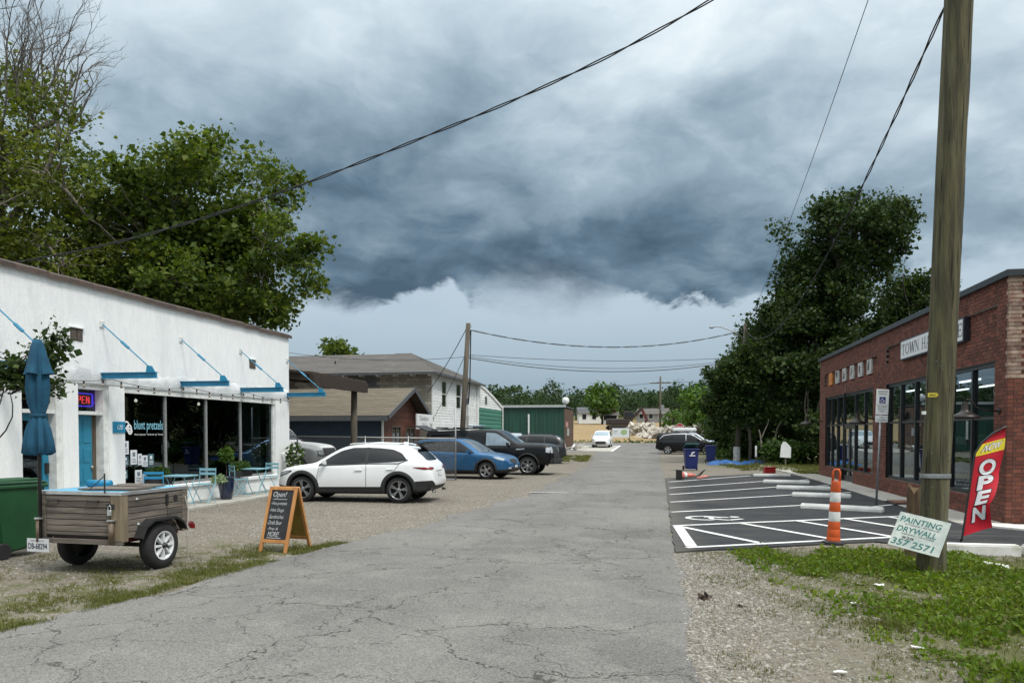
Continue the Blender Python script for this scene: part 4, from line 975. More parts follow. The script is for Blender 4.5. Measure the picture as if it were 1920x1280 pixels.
os_ = thing('oil_sign', 'small white rectangular oil company sign under the brown gable', 'sign', (GX + .68, 40.4, 2.35))
MB().box(-.05, .05, -1.55, 1.25, -.40, .40).build('panel', SGW, os_, bevel=.01)
mb = MB(); text_fit(mb, 'Davidson', frame((.053, -1.15, .05), (0, 1, 0), (0, 0, 1)), width=1.5, height=.26); mb.build('lettering', mat('faded_black', (.10, .10, .10)), os_, fix=False)
mb = MB(); text_fit(mb, 'Oil Co.', frame((.053, -.75, -.3), (0, 1, 0), (0, 0, 1)), width=1.0, height=.24); mb.build('lettering', MATS['faded_black'], os_, fix=False)
mb = MB(); text_fit(mb, '76', frame((.053, .55, -.3), (0, 1, 0), (0, 0, 1)), width=.55, height=.22, shear=.2, offset=.02); mb.build('emblem', MATS['faded_black'], os_, fix=False)
# ---- dark timber canopy on a post beside the shop
cp = thing('timber_canopy', 'dark weathered timber canopy on a round post behind the white shop', 'canopy', (-11.3, 26.9, -.13))
mb = MB()
for i in range(8):
    y0 = 22.75 + i * .55
    MB().prism([(-23 + 12.2, 4.95), (-.0 + .42, 3.72), (.42, 3.80), (-23 + 12.2, 5.03)], 'Y', y0 - 26.9, y0 + .5 - 26.9).build('roof_plank', DARKW, cp)
for yy in (22.9, 24.9, 26.95): MB().bar((-10.8, yy - 26.9, 4.80), (.40, yy - 26.9, 3.62), .16, .22).build('rafter', DARKW, cp)
MB().box(.30, .46, -4.2, .3, 3.36, 3.72).build('fascia_beam', DARKW, cp)
MB().tube([(0, .05, 0), (0, .05, 1.8), (0.02, .05, 3.5)], [.13, .125, .115], 10).build('post', mat('weathered_post', (.12, .10, .075), (.07, .06, .045), rough=.9, scale=6, stretch=(2, 2, .2)), cp, smooth=True)
MB().tube([(-3.2, -3.6, 0), (-3.2, -3.6, 3.9)], .12, 10).build('post', MATS['weathered_post'], cp, smooth=True)
# ---- green sheet-metal building with brown end wall
gm = thing('green_metal_building', 'green ribbed sheet-metal building with pale eave beyond the parked cars', 'building')
MX0, MX1, MY0, MY1 = -17.5, -8.95, 70.5, 77.5; MZ0 = 0.0; MZ = 4.12
MB().box(MX0, MX1 - .05, MY0 + .05, MY1, 0, MZ - .05).build('wall_core', DARKIN, gm)
x = MX1 - .02
while x > MX0:
    mb = MB(); mb._add([(x, MY0, .2), (x - .05, MY0 - .035, .2), (x - .10, MY0 - .035, .2), (x - .15, MY0, .2), (x - .36, MY0, .2), (x, MY0, MZ), (x - .05, MY0 - .035, MZ), (x - .10, MY0 - .035, MZ), (x - .15, MY0, MZ), (x - .36, MY0, MZ)], [(i, i + 1, i + 6, i + 5) for i in range(4)])
    mb.build('rib_panel', GREENM, gm); x -= .36
MB().box(MX0 - .1, MX1 + .15, MY0 - .22, MY0 + .05, MZ, MZ + .22).build('eave', mat('pale_eave', (.42, .45, .45), (.34, .37, .37), rough=.6), gm)
MB().box(MX0 - .1, MX1 + .1, MY0 + .051, MY1 + .1, MZ + .02, MZ + .12).build('roof', GREYTRIM, gm)
MB().box(-12.32, -12.18, MY0 - .16, MY0 - .04, 1.2, 3.5).build('downpipe', WTRIM, gm)
RUSTB = mat('rusty_brown_metal', (.115, .062, .035), (.075, .042, .026), rough=.8, scale=3, rand=.15, c3=(.05, .04, .03), s3=1, f3=.5)
for i in range(18): MB().box(MX1, MX1 + .03 + .02 * (i % 2), MY0 + i * .39, MY0 + i * .39 + .38, .2, MZ - .1).build('end_panel', RUSTB, gm)
MB().box(MX1 + .05, MX1 + .10, MY0 + .6, MY0 + 2.2, 2.3, 2.8).build('notice', mat('red_white_notice', (.45, .32, .30), (.30, .06, .05), scale=6), gm)
MB().box(MX1 + .05, MX1 + .10, MY0 + 1.6, MY0 + 3.0, 1.5, 2.2).build('notice', mat('grey_notice', (.4, .4, .38), (.2, .2, .2), scale=6), gm)
dz = MB().lathe([(0, 0), (.2, .04), (.32, .12), (.34, .14)], 16, axis='Y', c=(-8.9, 71.0, 4.75)).build('dish', SIDING, gm, smooth=True)
MB().tube([(-8.9, 71.2, 4.1), (-8.9, 71.05, 4.7)], .03, 6).build('dish_mast', GREYTRIM, gm)
# ================================================================= VEHICLES
TYRE = mat('tyre_rubber', (.014, .014, .014), (.02, .02, .02), rough=.85); RIMS = mat('bright_alloy', (.55, .55, .55), (.48, .48, .48), rough=.28, metal=.9)
RIMD = mat('dark_alloy', (.05, .05, .05), rough=.35, metal=.7); CARGL = mat('tinted_glass', (.006, .007, .008), (.008, .009, .010), rough=.04, spec=.42)
CLADM = mat('black_cladding', (.016, .016, .017), (.022, .022, .023), rough=.6); CHROME = mat('chrome', (.62, .62, .62), (.58, .58, .58), rough=.15, metal=1)
REDL = mat('tail_lamp_red', (.22, .010, .012), (.16, .008, .01), rough=.15, coat=.5); HEADL = mat('head_lamp', (.55, .58, .60), (.45, .48, .5), rough=.1, coat=.8, metal=.2)
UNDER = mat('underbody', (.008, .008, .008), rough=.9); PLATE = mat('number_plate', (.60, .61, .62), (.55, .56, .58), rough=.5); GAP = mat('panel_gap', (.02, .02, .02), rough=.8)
LGL = mat('pale_reflecting_glass', (.26, .33, .38), (.20, .27, .32), rough=.05, coat=.5)
def paint(nm, c): return mat(nm, c, tuple(x * .96 for x in c), rough=.3, coat=.45, scale=1.5)
def pl(tab, x): return float(np.interp(x, [p[0] for p in tab], [p[1] for p in tab]))
class Car:
    """closed lofted body (x forward) with wheel wells cut out; further panels are projected on it"""
    def __init__(s, name, label, cat, P, body, loc, rz, group=None, sub=None):
        s.P = P; L = P['L']; s.L = L
        s.root = thing(name, label, cat, loc, rz, group)
        xs_ = []; x = -L / 2
        while x < L / 2: xs_.append(x); x += .04 if abs(x) > L / 2 - .3 else .055
        xs_.append(L / 2)
        X = np.array(xs_)
        def sm(tab, k=2):
            v = np.array([pl(tab, q) for q in X])
            for _ in range(k):
                vv = v.copy(); vv[1:-1] = (v[:-2] + 2 * v[1:-1] + v[2:]) / 4; v = vv
            return v
        top, belt, bot, hw, rw, cl = sm(P['top'], 3), sm(P['belt'], 3), sm(P['bot'], 2), sm(P['hw'], 3), sm(P['rw'], 3), sm(P['clad'], 2)
        rows_ = []; 
        for i, q in enumerate(X):
            zt, zs, zb, ws, zc = top[i], belt[i], bot[i], hw[i], cl[i]
            zs = min(zs, zt - .03); zc = max(zb + .08, min(zc, zs - .08)); wt = ws * rw[i]
            dr = min(.075, .55 * (zt - zs)); bl = P.get('bulge', .25)
            def mixp(t): 
                z_ = zs + .02 + (zt - dr - zs - .02) * t; w0 = .952 * ws + (wt - .952 * ws) * t; return (w0 + bl * .08 * sin(pi * t) * min(1, (zt - zs) / .4), z_)
            half = [(0, zb), (.55 * ws, zb), (.86 * ws, zb + .01), (.955 * ws, zb + .06), (.985 * ws, zc - .01), (.988 * ws, zc), (1.0 * ws, zc + (zs - zc) * .40), (.997 * ws, zc + (zs - zc) * .62), (.984 * ws, zc + (zs - zc) * .84), (.972 * ws, zs - .012), (.952 * ws, zs + .02), mixp(.33), mixp(.66), (wt, zt - dr), (.955 * wt, zt - dr * .45), (.86 * wt, zt - dr * .2), (.6 * wt, zt - .006), (.3 * wt, zt - .001), (0, zt)]
            ring = [(q, y_, z_) for y_, z_ in half] + [(q, -y_, z_) for y_, z_ in half[-2:0:-1]]
            rows_.append(ring)
        mb = MB(); mb.grid(rows_, closed=True); n = len(rows_[0]); m_ = len(rows_)
        mb.f.append(tuple(range(n))); mb.mi.append(0); mb.f.append(tuple((m_ - 1) * n + k for k in range(n))[::-1]); mb.mi.append(0)
        # lower rows are cladding
        clad_rows = P.get('clad_rows', 4)
        for fi in range((m_ - 1) * n):
            k = fi % n
            if k < clad_rows or k >= n - clad_rows: mb.mi[fi] = 2
        me = mb.mesh('body', [body, UNDER, CLADM if P.get('clad_on', True) else body, body])
        bo = obj('body', me, s.root)
        s.bvh = BVHTree.FromPolygons([v.co for v in me.vertices], [tuple(p.vertices) for p in me.polygons])
        cut = MB()
        for wx in P['wheels']:
            for sg in (1, -1): cut.lathe([(P['arch'], 0), (P['arch'], .34)], 36, mi=1, axis='Y', c=(wx, sg * (max(hw) + .08) - (.34 if sg > 0 else 0), P['r'] + .015))
        cme = cut.mesh('cutter', [body, UNDER, UNDER, UNDER]); co = obj('cutter', cme, s.root)
        md = bo.modifiers.new('b', 'BOOLEAN'); md.object = co; md.operation = 'DIFFERENCE'; md.solver = 'EXACT'
        dg = bpy.context.evaluated_depsgraph_get(); dg.update()
        nm_ = bpy.data.meshes.new_from_object(bo.evaluated_get(dg)); bo.modifiers.clear()
        if len(nm_.polygons) > 500: bo.data = nm_
        bpy.data.objects.remove(co)
        bo.data.polygons.foreach_set('use_smooth', [True] * len(bo.data.polygons)); bo.data.set_sharp_from_angle(angle=R(38))
        s.body = bo; s.wmax = float(max(hw))
        for wx in P['wheels']:
            for sg in (1, -1): s.wheel(wx, sg)
        for wx in P['wheels']:
            if P.get('archtrim', True):
                for sg in (1, -1): s.arch(wx, sg)
    def hit(s, o, d, off):
        h, nn, i_, dist = s.bvh.ray_cast(Vector(o), Vector(d))
        if h is None: return None
        if nn.dot(Vector(d)) > 0: nn = -nn
        return h + nn * off
    def panel(s, name, m, cols, view, side=1, n=14, mrows=5, off=.006, parent=None, thick=.0):
        """cols: [(u, lo, hi)], projected on the body from the side (x,z), front/back (y,z) or top (x,y)"""
        us = [c[0] for c in cols]; rows_ = []
        for i in range(n + 1):
            u = us[0] + (us[-1] - us[0]) * i / n; lo = float(np.interp(u, us, [c[1] for c in cols])); hi = float(np.interp(u, us, [c[2] for c in cols])); row = []
            for j in range(mrows + 1):
                v = lo + (hi - lo) * j / mrows
                if view == 'side': p = s.hit((u, 3 * side, v), (0, -side, 0), off)
                elif view == 'front': p = s.hit((5, u, v), (-1, 0, 0), off)
                elif view == 'back': p = s.hit((-5, u, v), (1, 0, 0), off)
                else: p = s.hit((u, v, 5), (0, 0, -1), off)
                if p is None: p = rows_[-1][j] if rows_ else None
                if p is None: p = Vector((u, 0, v))
                row.append(tuple(p))
            rows_.append(row)
        mb = MB(); mb.grid(rows_)
        o = mb.build(name, m, parent or s.root, smooth=True); return o
    def sides(s, name, m, cols, **k):
        return [s.panel(name, m, cols, 'side', sg, **k) for sg in (1, -1)]
    def arch(s, wx, sg):
        P = s.P; rows_ = []; c = P['r'] + .015; r0 = P['arch'] - .004; r1 = P['arch'] + P.get('aw', .06)
        for i in range(25):
            a = R(-12) + R(204) * i / 24; row = []
            for r_ in (r0, r0 + .004, (r0 + r1) / 2, r1):
                x_, z_ = wx + r_ * cos(a), c + r_ * sin(a); p = s.hit((x_, 3 * sg, max(z_, .24)), (0, -sg, 0), 0)
                y_ = p.y if p is not None and abs(p.y) > s.wmax * .8 else sg * s.wmax * .96
                y_ += sg * (.022 if r_ < r1 else .004); row.append((x_, y_ - (sg * .12 if r_ == r0 else 0), z_))
            rows_.append(row)
        MB().grid(rows_).build('wheel_arch_trim', CLADM, s.root, smooth=True)
    def wheel(s, wx, sg):
        P = s.P; r = P['r']; w_ = P.get('tw', .225); rr_ = P.get('rim', r * .70); y0 = sg * (s.wmax - .03)
        t = MB(); t.lathe([(rr_, 0), (rr_ + .012, -.008 * sg), (r - .035, -.0 * sg), (r - .008, -.03 * sg), (r, -.06 * sg), (r, -(w_ - .05) * sg), (r - .02, -w_ * sg), (rr_, -w_ * sg)], 28, axis='Y', c=(wx, y0, r), cap=False)
        o = t.build('wheel', TYRE, s.root, smooth=True)
        rm = MB(); rm.lathe([(rr_, -.004 * sg), (rr_ - .012, -.002 * sg), (rr_ - .022, -.012 * sg), (rr_ - .03, -.10 * sg)], 28, axis='Y', c=(wx, y0, r), cap=False); rm.build('rim', P.get('rimm', RIMS), o, smooth=True)
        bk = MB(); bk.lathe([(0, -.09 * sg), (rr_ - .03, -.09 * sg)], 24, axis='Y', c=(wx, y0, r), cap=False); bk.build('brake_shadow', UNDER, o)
        ns = P.get('spokes', 5); sp = P.get('spw', .05); a0 = rnd.uniform(0, 1)
        for k in range(ns):
            for tw in ((-.13, .13) if P.get('twin') else (0,)):
                a = a0 + 2 * pi * k / ns; ca, sa = cos(a), sin(a); cb, sb = cos(a + tw), sin(a + tw)
                i0 = .03; e0 = Vector((wx + ca * i0, y0 - .025 * sg, r + sa * i0)); e1 = Vector((wx + cb * (rr_ - .015), y0 - .012 * sg, r + sb * (rr_ - .015)))
                d = (e1 - e0).normalized(); nn = Vector((d.z, 0, -d.x)); q = [e0 - nn * sp * .45, e0 + nn * sp * .45, e1 + nn * sp * .6, e1 - nn * sp * .6]; bk_ = Vector((0, -.04 * sg, 0))
                MB()._add([tuple(v) for v in q] + [tuple(v + bk_) for v in q], [(0, 1, 2, 3), (0, 4, 5, 1), (1, 5, 6, 2), (2, 6, 7, 3), (3, 7, 4, 0), (7, 6, 5, 4)]).build('spoke', P.get('rimm', RIMS), o)
        MB().lathe([(0, -.012 * sg), (.035, -.016 * sg), (.06, -.03 * sg)], 12, axis='Y', c=(wx, y0, r), cap=False).build('hub', P.get('rimm', RIMS), o, smooth=True)
    def mirror(s, x, z, m, y=None):
        for sg in (1, -1):
            p = s.hit((x, 3 * sg, z), (0, -sg, 0), 0); y_ = abs(p.y) if p is not None else s.wmax * .9
            mo = MB(); mo._add([(x - .05, sg * (y_ + .05), z - .0), (x - .05, sg * (y_ + .23), z + .02), (x - .05, sg * (y_ + .22), z + .15), (x - .05, sg * (y_ + .05), z + .13), (x + .07, sg * (y_ + .06), z + .02), (x + .04, sg * (y_ + .20), z + .04), (x + .04, sg * (y_ + .19), z + .13), (x + .07, sg * (y_ + .06), z + .11)], [(0, 1, 2, 3), (4, 7, 6, 5), (0, 4, 5, 1), (1, 5, 6, 2), (2, 6, 7, 3), (3, 7, 4, 0)])
            mo.box(x - .03, x + .03, sg * (y_ + .07) if sg < 0 else y_ - .03, y_ + .07 if sg > 0 else -(y_ - .03), z + .0, z + .05, 0)
            mo.build('wing_mirror', m, s.root, bevel=.02, seg=2)
    def seam(s, pts, view='side', wd=.012, m=None, off=.0035):
        for sg in (1, -1):
            rs = []
            P0 = [Vector(p) for p in pts]; dense = []
            for a, b in zip(P0, P0[1:]):
                k = max(2, int((b - a).length / .06)); dense += [a.lerp(b, i / k) for i in range(k)]
            dense.append(P0[-1])
            for i, p in enumerate(dense):
                d = (dense[min(i + 1, len(dense) - 1)] - dense[max(0, i - 1)]).normalized(); n_ = Vector((-d.y, d.x)) * wd / 2; row = []
                for q in (p - n_, p + n_):
                    h = s.hit((q.x, 3 * sg, q.y), (0, -sg, 0), off); row.append(tuple(h) if h is not None else (q.x, sg * s.wmax, q.y))
                rs.append(row)
            MB().grid(rs).build('door_seam', m or GAP, s.root)
    def handle(s, x, z, m):
        for sg in (1, -1):
            p = s.hit((x, 3 * sg, z), (0, -sg, 0), .02); MB().box(x - .10, x + .10, p.y - .012, p.y + .012, z - .015, z + .015).build('door_handle', m, s.root, bevel=.006)

# ---- white crossover nosed in to the shop
WP = paint('pearl_white_paint', (.80, .81, .81))
P1 = dict(L=4.40, r=.345, rim=.245, arch=.385, aw=.10, wheels=(-1.30, 1.36), spokes=5, twin=True, spw=.030, rimm=mat('machined_alloy', (.34, .34, .35), (.28, .28, .29), rough=.3, metal=.85),
  top=[(-2.2, .62), (-2.19, .80), (-2.14, .98), (-2.05, 1.06), (-1.98, 1.10), (-1.78, 1.30), (-1.58, 1.45), (-1.2, 1.505), (-.7, 1.53), (-.2, 1.54), (.1, 1.515), (.35, 1.45), (.62, 1.31), (.9, 1.13), (1.08, 1.035), (1.3, 1.005), (1.6, .965), (1.9, .90), (2.08, .82), (2.16, .70), (2.2, .56)],
  belt=[(-2.2, .58), (-2.1, .90), (-1.9, 1.02), (-1.5, 1.05), (-.6, 1.00), (.3, .965), (1.0, .945), (1.5, .90), (1.9, .83), (2.1, .74), (2.2, .5)],
  bot=[(-2.2, .46), (-2.12, .34), (-1.9, .27), (-1.0, .225), (1.0, .215), (1.9, .22), (2.1, .25), (2.2, .36)],
  hw=[(-2.2, .60), (-2.15, .74), (-2.0, .84), (-1.7, .89), (-1.2, .90), (-.4, .885), (.5, .885), (1.3, .895), (1.7, .87), (1.95, .78), (2.1, .66), (2.2, .46)],
  rw=[(-2.2, .92), (-1.9, .80), (-1.6, .72), (-1.2, .69), (-.4, .685), (.2, .70), (.6, .76), (.95, .86), (1.15, .90), (2.2, .92)],
  clad=[(-2.2, .60), (-1.8, .58), (-1.0, .43), (.8, .41), (1.7, .40), (2.0, .44), (2.2, .45)], clad_rows=5)
c = Car('crossover_car', 'white crossover with black cladding parked nosed towards the white shop', 'car', P1, WP, (-7.62, 18.72, 0), pi + R(1.5))
c.sides('side_window', CARGL, [(-1.52, 1.13, 1.135), (-1.36, 1.085, 1.30), (-1.1, 1.065, 1.395), (-.75, 1.05, 1.43), (-.44, 1.04, 1.44)], n=16)
c.sides('side_window', CARGL, [(-.40, 1.04, 1.442), (0, 1.02, 1.435), (.30, 1.005, 1.36), (.55, 1.0, 1.235), (.80, .99, 1.07), (.90, .985, .99)], n=16)
c.seam([(-1.56, 1.125), (-1.3, 1.035), (-.4, 1.02), (.9, .965)], wd=.024, m=CLADM, off=.008); c.sides('pillar_trim', CLADM, [(-.46, 1.035, 1.445), (-.38, 1.035, 1.445)], n=2, off=.009)
c.panel('windscreen', CARGL, [(.28, -.55, .55), (.55, -.60, .60), (.98, -.66, .66), (1.06, -.62, .62)], 'top', n=12, mrows=10)
c.panel('rear_window', CARGL, [(-.50, 1.12, 1.33), (-.3, 1.10, 1.39), (.3, 1.10, 1.39), (.5, 1.12, 1.33)], 'back', n=14)
MB().prism([(-.56, 0), (-.5, .12), (.5, .12), (.56, 0)], 'Z', 0, .03).build('spoiler', CLADM, c.root, bevel=.008).location = (-1.86, 0, 1.41)
for o_ in c.root.children:
    if o_.name.startswith('spoiler'): o_.rotation_euler = (0, R(-14), R(90)); o_.location = (-1.62, 0, 1.445)
for sg in (1, -1): 
    c.panel('tail_lamp', REDL, [(-2.13, .885, .90), (-2.0, .875, .945), (-1.82, .905, .945), (-1.70, .93, .94)], 'side', sg, n=10, mrows=3, off=.010)
    c.panel('tail_lamp', REDL, [(sg * .44, .90, .92), (sg * .60, .87, .94), (sg * .72, .87, .945)], 'back', n=8, mrows=3, off=.010)
    c.panel('head_lamp', HEADL, [(1.72, .80, .815), (1.85, .74, .80), (2.02, .70, .755)], 'side', sg, n=8, mrows=3, off=.008)
    c.panel('lamp_surround', CLADM, [(1.66, .80, .84), (1.85, .72, .815), (2.05, .66, .765)], 'side', sg, n=8, mrows=3, off=.004)
c.panel('grille', CLADM, [(-.42, .42, .68), (0, .38, .72), (.42, .42, .68)], 'front', n=10, off=.008)
c.panel('number_plate', PLATE, [(-.16, .70, .80), (.16, .70, .80)], 'back', n=4, mrows=2, off=.015)
c.panel('tailgate_recess', GAP, [(-.28, .82, .835), (.28, .82, .835)], 'back', n=4, mrows=1, off=.006)
c.seam([(.92, .40), (.93, .70), (.86, .97)]); c.seam([(-.42, .40), (-.42, 1.03)]); c.seam([(-1.02, .62), (-1.16, .80), (-1.34, 1.04)])
c.seam([(-.42, .395), (.92, .395)], wd=.014)
c.handle(-.22, .86, WP); c.handle(-1.08, .885, WP); c.mirror(.70, .98, WP)
for sg in (1, -1): MB().tube([(-1.35, sg * .60, 1.50), (-1.2, sg * .60, 1.535), (-.3, sg * .585, 1.565), (.05, sg * .58, 1.545), (.12, sg * .58, 1.525)], .014, 6).build('roof_rail', CLADM if False else WP, c.root)
MB().box(-1.30, -1.18, -.02, .02, 1.50, 1.585).build('roof_fin', WP, c.root, bevel=.01)
for sg in (1, -1): MB().lathe([(.035, 0), (.04, .09)], 10, axis='X', c=(-2.2, sg * .5, .30), cap=False).build('tailpipe', CHROME, c.root)
c.root.scale = (.945, .945, .945)

# ---- blue crossover nosed out towards the road
BP = paint('blue_metallic_paint', (.022, .115, .255)); BP.node_tree.nodes['Principled BSDF'].inputs['Metallic'].default_value = .45
P2 = dict(L=4.45, r=.335, rim=.23, arch=.375, aw=.075, wheels=(-1.30, 1.335), spokes=5, spw=.07, rimm=mat('two_tone_alloy', (.42, .42, .42), (.36, .36, .36), rough=.3, metal=.85),
  top=[(-2.22, .62), (-2.2, .82), (-2.14, .99), (-2.08, 1.06), (-1.9, 1.28), (-1.72, 1.42), (-1.3, 1.50), (-.6, 1.535), (0, 1.53), (.3, 1.47), (.65, 1.28), (.95, 1.08), (1.12, .995), (1.4, .965), (1.75, .91), (2.0, .82), (2.14, .70), (2.22, .52)],
  belt=[(-2.2, .58), (-2.1, .92), (-1.7, 1.02), (-.8, .985), (.4, .945), (1.0, .92), (1.5, .885), (1.9, .79), (2.1, .70), (2.22, .5)],
  bot=[(-2.22, .44), (-2.1, .31), (-1.8, .25), (-1, .22), (1, .22), (1.9, .23), (2.1, .26), (2.22, .35)],
  hw=[(-2.22, .62), (-2.1, .78), (-1.8, .87), (-1.2, .89), (0, .885), (1.3, .89), (1.7, .87), (1.95, .79), (2.12, .66), (2.22, .48)],
  rw=[(-2.22, .92), (-1.9, .80), (-1.6, .72), (-.4, .69), (.3, .72), (.7, .80), (1.05, .89), (2.22, .92)], clad=[(-2.22, .5), (-1, .36), (1.4, .34), (2.22, .40)], clad_rows=4)
a_ = R(-9)
c = Car('crossover_car', 'metallic blue crossover parked between the white car and the black pickup', 'car', P2, BP, (-7.62 - .05, 28.95, 0), a_)
c.sides('side_window', CARGL, [(-1.80, 1.10, 1.13), (-1.6, 1.065, 1.31), (-1.2, 1.045, 1.40), (-.62, 1.03, 1.43)], n=14); c.sides('side_window', CARGL, [(-.57, 1.03, 1.432), (-.2, 1.01, 1.435), (.12, .995, 1.40)], n=10)
c.sides('pillar_trim', CLADM, [(-.63, 1.03, 1.43), (-.56, 1.03, 1.43)], n=2, off=.009); c.sides('pillar_trim', CLADM, [(.10, 1.0, 1.40), (.18, .995, 1.385)], n=2, off=.009)
c.sides('side_window', CARGL, [(.16, .995, 1.39), (.4, .985, 1.27), (.7, .975, 1.09), (.86, .97, .985)], n=10)
c.panel('windscreen', mat('sky_lit_glass', (.05, .065, .075), (.04, .05, .06), rough=.04, coat=.6), [(.26, -.54, .54), (.6, -.60, .60), (1.0, -.68, .68), (1.08, -.64, .64)], 'top', n=12, mrows=10)
c.panel('rear_window', CARGL, [(-.55, 1.12, 1.34), (.55, 1.12, 1.34)], 'back')
for sg in (1, -1):
    c.panel('head_lamp', HEADL, [(1.62, .83, .84), (1.8, .745, .835), (2.02, .70, .765)], 'side', sg, n=10, mrows=3, off=.008); c.panel('tail_lamp', REDL, [(-2.16, .84, 1.0), (-1.95, .86, 1.0)], 'side', sg, n=6, off=.01)
    c.panel('fog_lamp', HEADL, [(sg * .5, .40, .43), (sg * .6, .40, .46)], 'front', n=4, mrows=2, off=.012)
c.panel('grille', CLADM, [(-.32, .62, .74), (0, .58, .76), (.32, .62, .74)], 'front', n=10, off=.012); c.panel('bumper_intake', CLADM, [(-.6, .34, .42), (0, .32, .48), (.6, .34, .42)], 'front', n=10, off=.01); c.panel('number_plate', PLATE, [(-.15, .44, .53), (.15, .44, .53)], 'front', n=4, mrows=2, off=.018)
c.seam([(.95, .38), (.95, .70), (.86, .95)]); c.seam([(-.36, .36), (-.36, 1.0)]); c.seam([(-1.0, .55), (-1.2, .80), (-1.3, 1.03)]); c.handle(-.18, .85, BP); c.handle(-1.05, .87, BP); c.mirror(.66, .97, BP)
for sg in (1, -1): MB().tube([(-1.6, sg * .60, 1.46), (-1.45, sg * .60, 1.53), (-.3, sg * .59, 1.57), (.1, sg * .58, 1.53)], .016, 6).build('roof_rail', CLADM, c.root)
# ---- black pickup with cargo topper and its rear hatch up
KP = paint('black_paint', (.005, .005, .006)); KP.node_tree.nodes['Principled BSDF'].inputs['Coat Weight'].default_value = .25; KP.node_tree.nodes['Principled BSDF'].inputs['Specular IOR Level'].default_value = .25
P3 = dict(L=5.85, r=.40, rim=.275, arch=.46, aw=.07, wheels=(-1.95, 1.85), spokes=6, spw=.085, tw=.27, archtrim=True, clad_on=False, bulge=.15,
  top=[(-2.92, .70), (-2.90, 1.10), (-2.86, 1.20), (-1.15, 1.24), (-1.08, 1.30), (-1.0, 1.86), (-.9, 1.93), (-.4, 1.96), (.3, 1.95), (.55, 1.90), (.9, 1.66), (1.28, 1.42), (1.42, 1.37), (2.0, 1.36), (2.5, 1.34), (2.78, 1.29), (2.87, 1.16), (2.92, .7)],
  belt=[(-2.92, .6), (-2.85, 1.14), (-1.1, 1.18), (0, 1.20), (1.4, 1.22), (2.4, 1.22), (2.8, 1.15), (2.92, .6)], bot=[(-2.92, .55), (-2.7, .48), (-1, .40), (1, .40), (2.6, .42), (2.92, .52)],
  hw=[(-2.92, .94), (-2.8, .99), (2.3, .995), (2.6, .97), (2.8, .90), (2.92, .80)], rw=[(-2.92, .96), (-1.15, .96), (-1.0, .82), (0, .79), (.6, .82), (1.3, .91), (2.92, .93)], clad=[(-3, .6), (3, .6)], clad_rows=3)
c = Car('pickup_truck', 'black crew-cab pickup with topper and raised rear hatch beside the blue car', 'pickup truck', P3, KP, (-7.2, 32.1, 0), R(-3)); c.root.scale = (.965, .965, .965)
c.sides('side_window', CARGL, [(-.92, 1.27, 1.76), (-.85, 1.26, 1.80), (-.15, 1.26, 1.82)], n=8); c.sides('side_window', LGL, [(.0, 1.26, 1.82), (.45, 1.26, 1.78), (.85, 1.26, 1.55), (1.08, 1.27, 1.38)], n=10)
c.panel('windscreen', MATS['sky_lit_glass'], [(.58, -.66, .66), (.95, -.74, .74), (1.34, -.82, .82)], 'top', n=12, mrows=10)
for sg in (1, -1): c.panel('head_lamp', HEADL, [(sg * .60, .96, 1.18), (sg * .84, .94, 1.20)], 'front', n=6, mrows=3, off=.015); c.panel('head_lamp', HEADL, [(2.64, .98, 1.17), (2.80, .95, 1.17)], 'side', sg, n=5, mrows=3, off=.012)
c.panel('grille', CLADM, [(-.57, .74, 1.20), (.57, .74, 1.20)], 'front', n=8, off=.012); MB().box(2.82, 3.02, -.98, .98, .48, .70).build('front_bumper', CLADM, c.root, bevel=.04, seg=2)
c.seam([(1.28, .60), (1.28, 1.18)]); c.seam([(.0, .55), (-.02, 1.2)]); c.seam([(-1.05, .55), (-1.05, 1.2)]); c.handle(.2, 1.05, KP); c.handle(-.82, 1.06, KP); c.mirror(1.0, 1.26, CLADM)
c.seam([(1.36, 1.10), (1.72, 1.12)], wd=.05, m=CHROME, off=.012)
tp = MB(); tp._add([(-2.85, -.93, 1.20), (-1.14, -.93, 1.22), (-1.14, .93, 1.22), (-2.85, .93, 1.20), (-2.75, -.78, 1.86), (-1.18, -.78, 1.92), (-1.18, .78, 1.92), (-2.75, .78, 1.86)], [(0, 3, 2, 1), (4, 5, 6, 7), (0, 1, 5, 4), (1, 2, 6, 5), (2, 3, 7, 6), (3, 0, 4, 7)]); tpo = tp.build('cargo_topper', KP, c.root, bevel=.05, seg=2)
for sg in (1, -1): MB()._add([(-2.55, sg * .90, 1.40), (-1.4, sg * .90, 1.42), (-1.4, sg * .835, 1.74), (-2.5, sg * .835, 1.72)], [(0, 1, 2, 3)]).build('topper_window', CARGL, tpo).location = (0, sg * .025, 0)
MB().bar((-2.76, 0, 1.88), (-3.35, 0, 2.12), 1.5, .04).build('topper_hatch', CLADM, tpo)
for yy in (-.6, .6): MB().bar((-2.6, yy, 1.95), (1.0 - 1.2, yy, 2.02), .06, .05).build('roof_rack_bar', CLADM, c.root)
for xx in (-2.3, -1.5, -.6): MB().bar((xx, -.75, 2.03), (xx, .75, 2.03), .07, .05).build('roof_crossbar', CLADM, c.root)
MB().box(-.95, -.35, -.4, .3, 2.06, 2.14).build('roof_light_bar', LGL, c.root, bevel=.02)
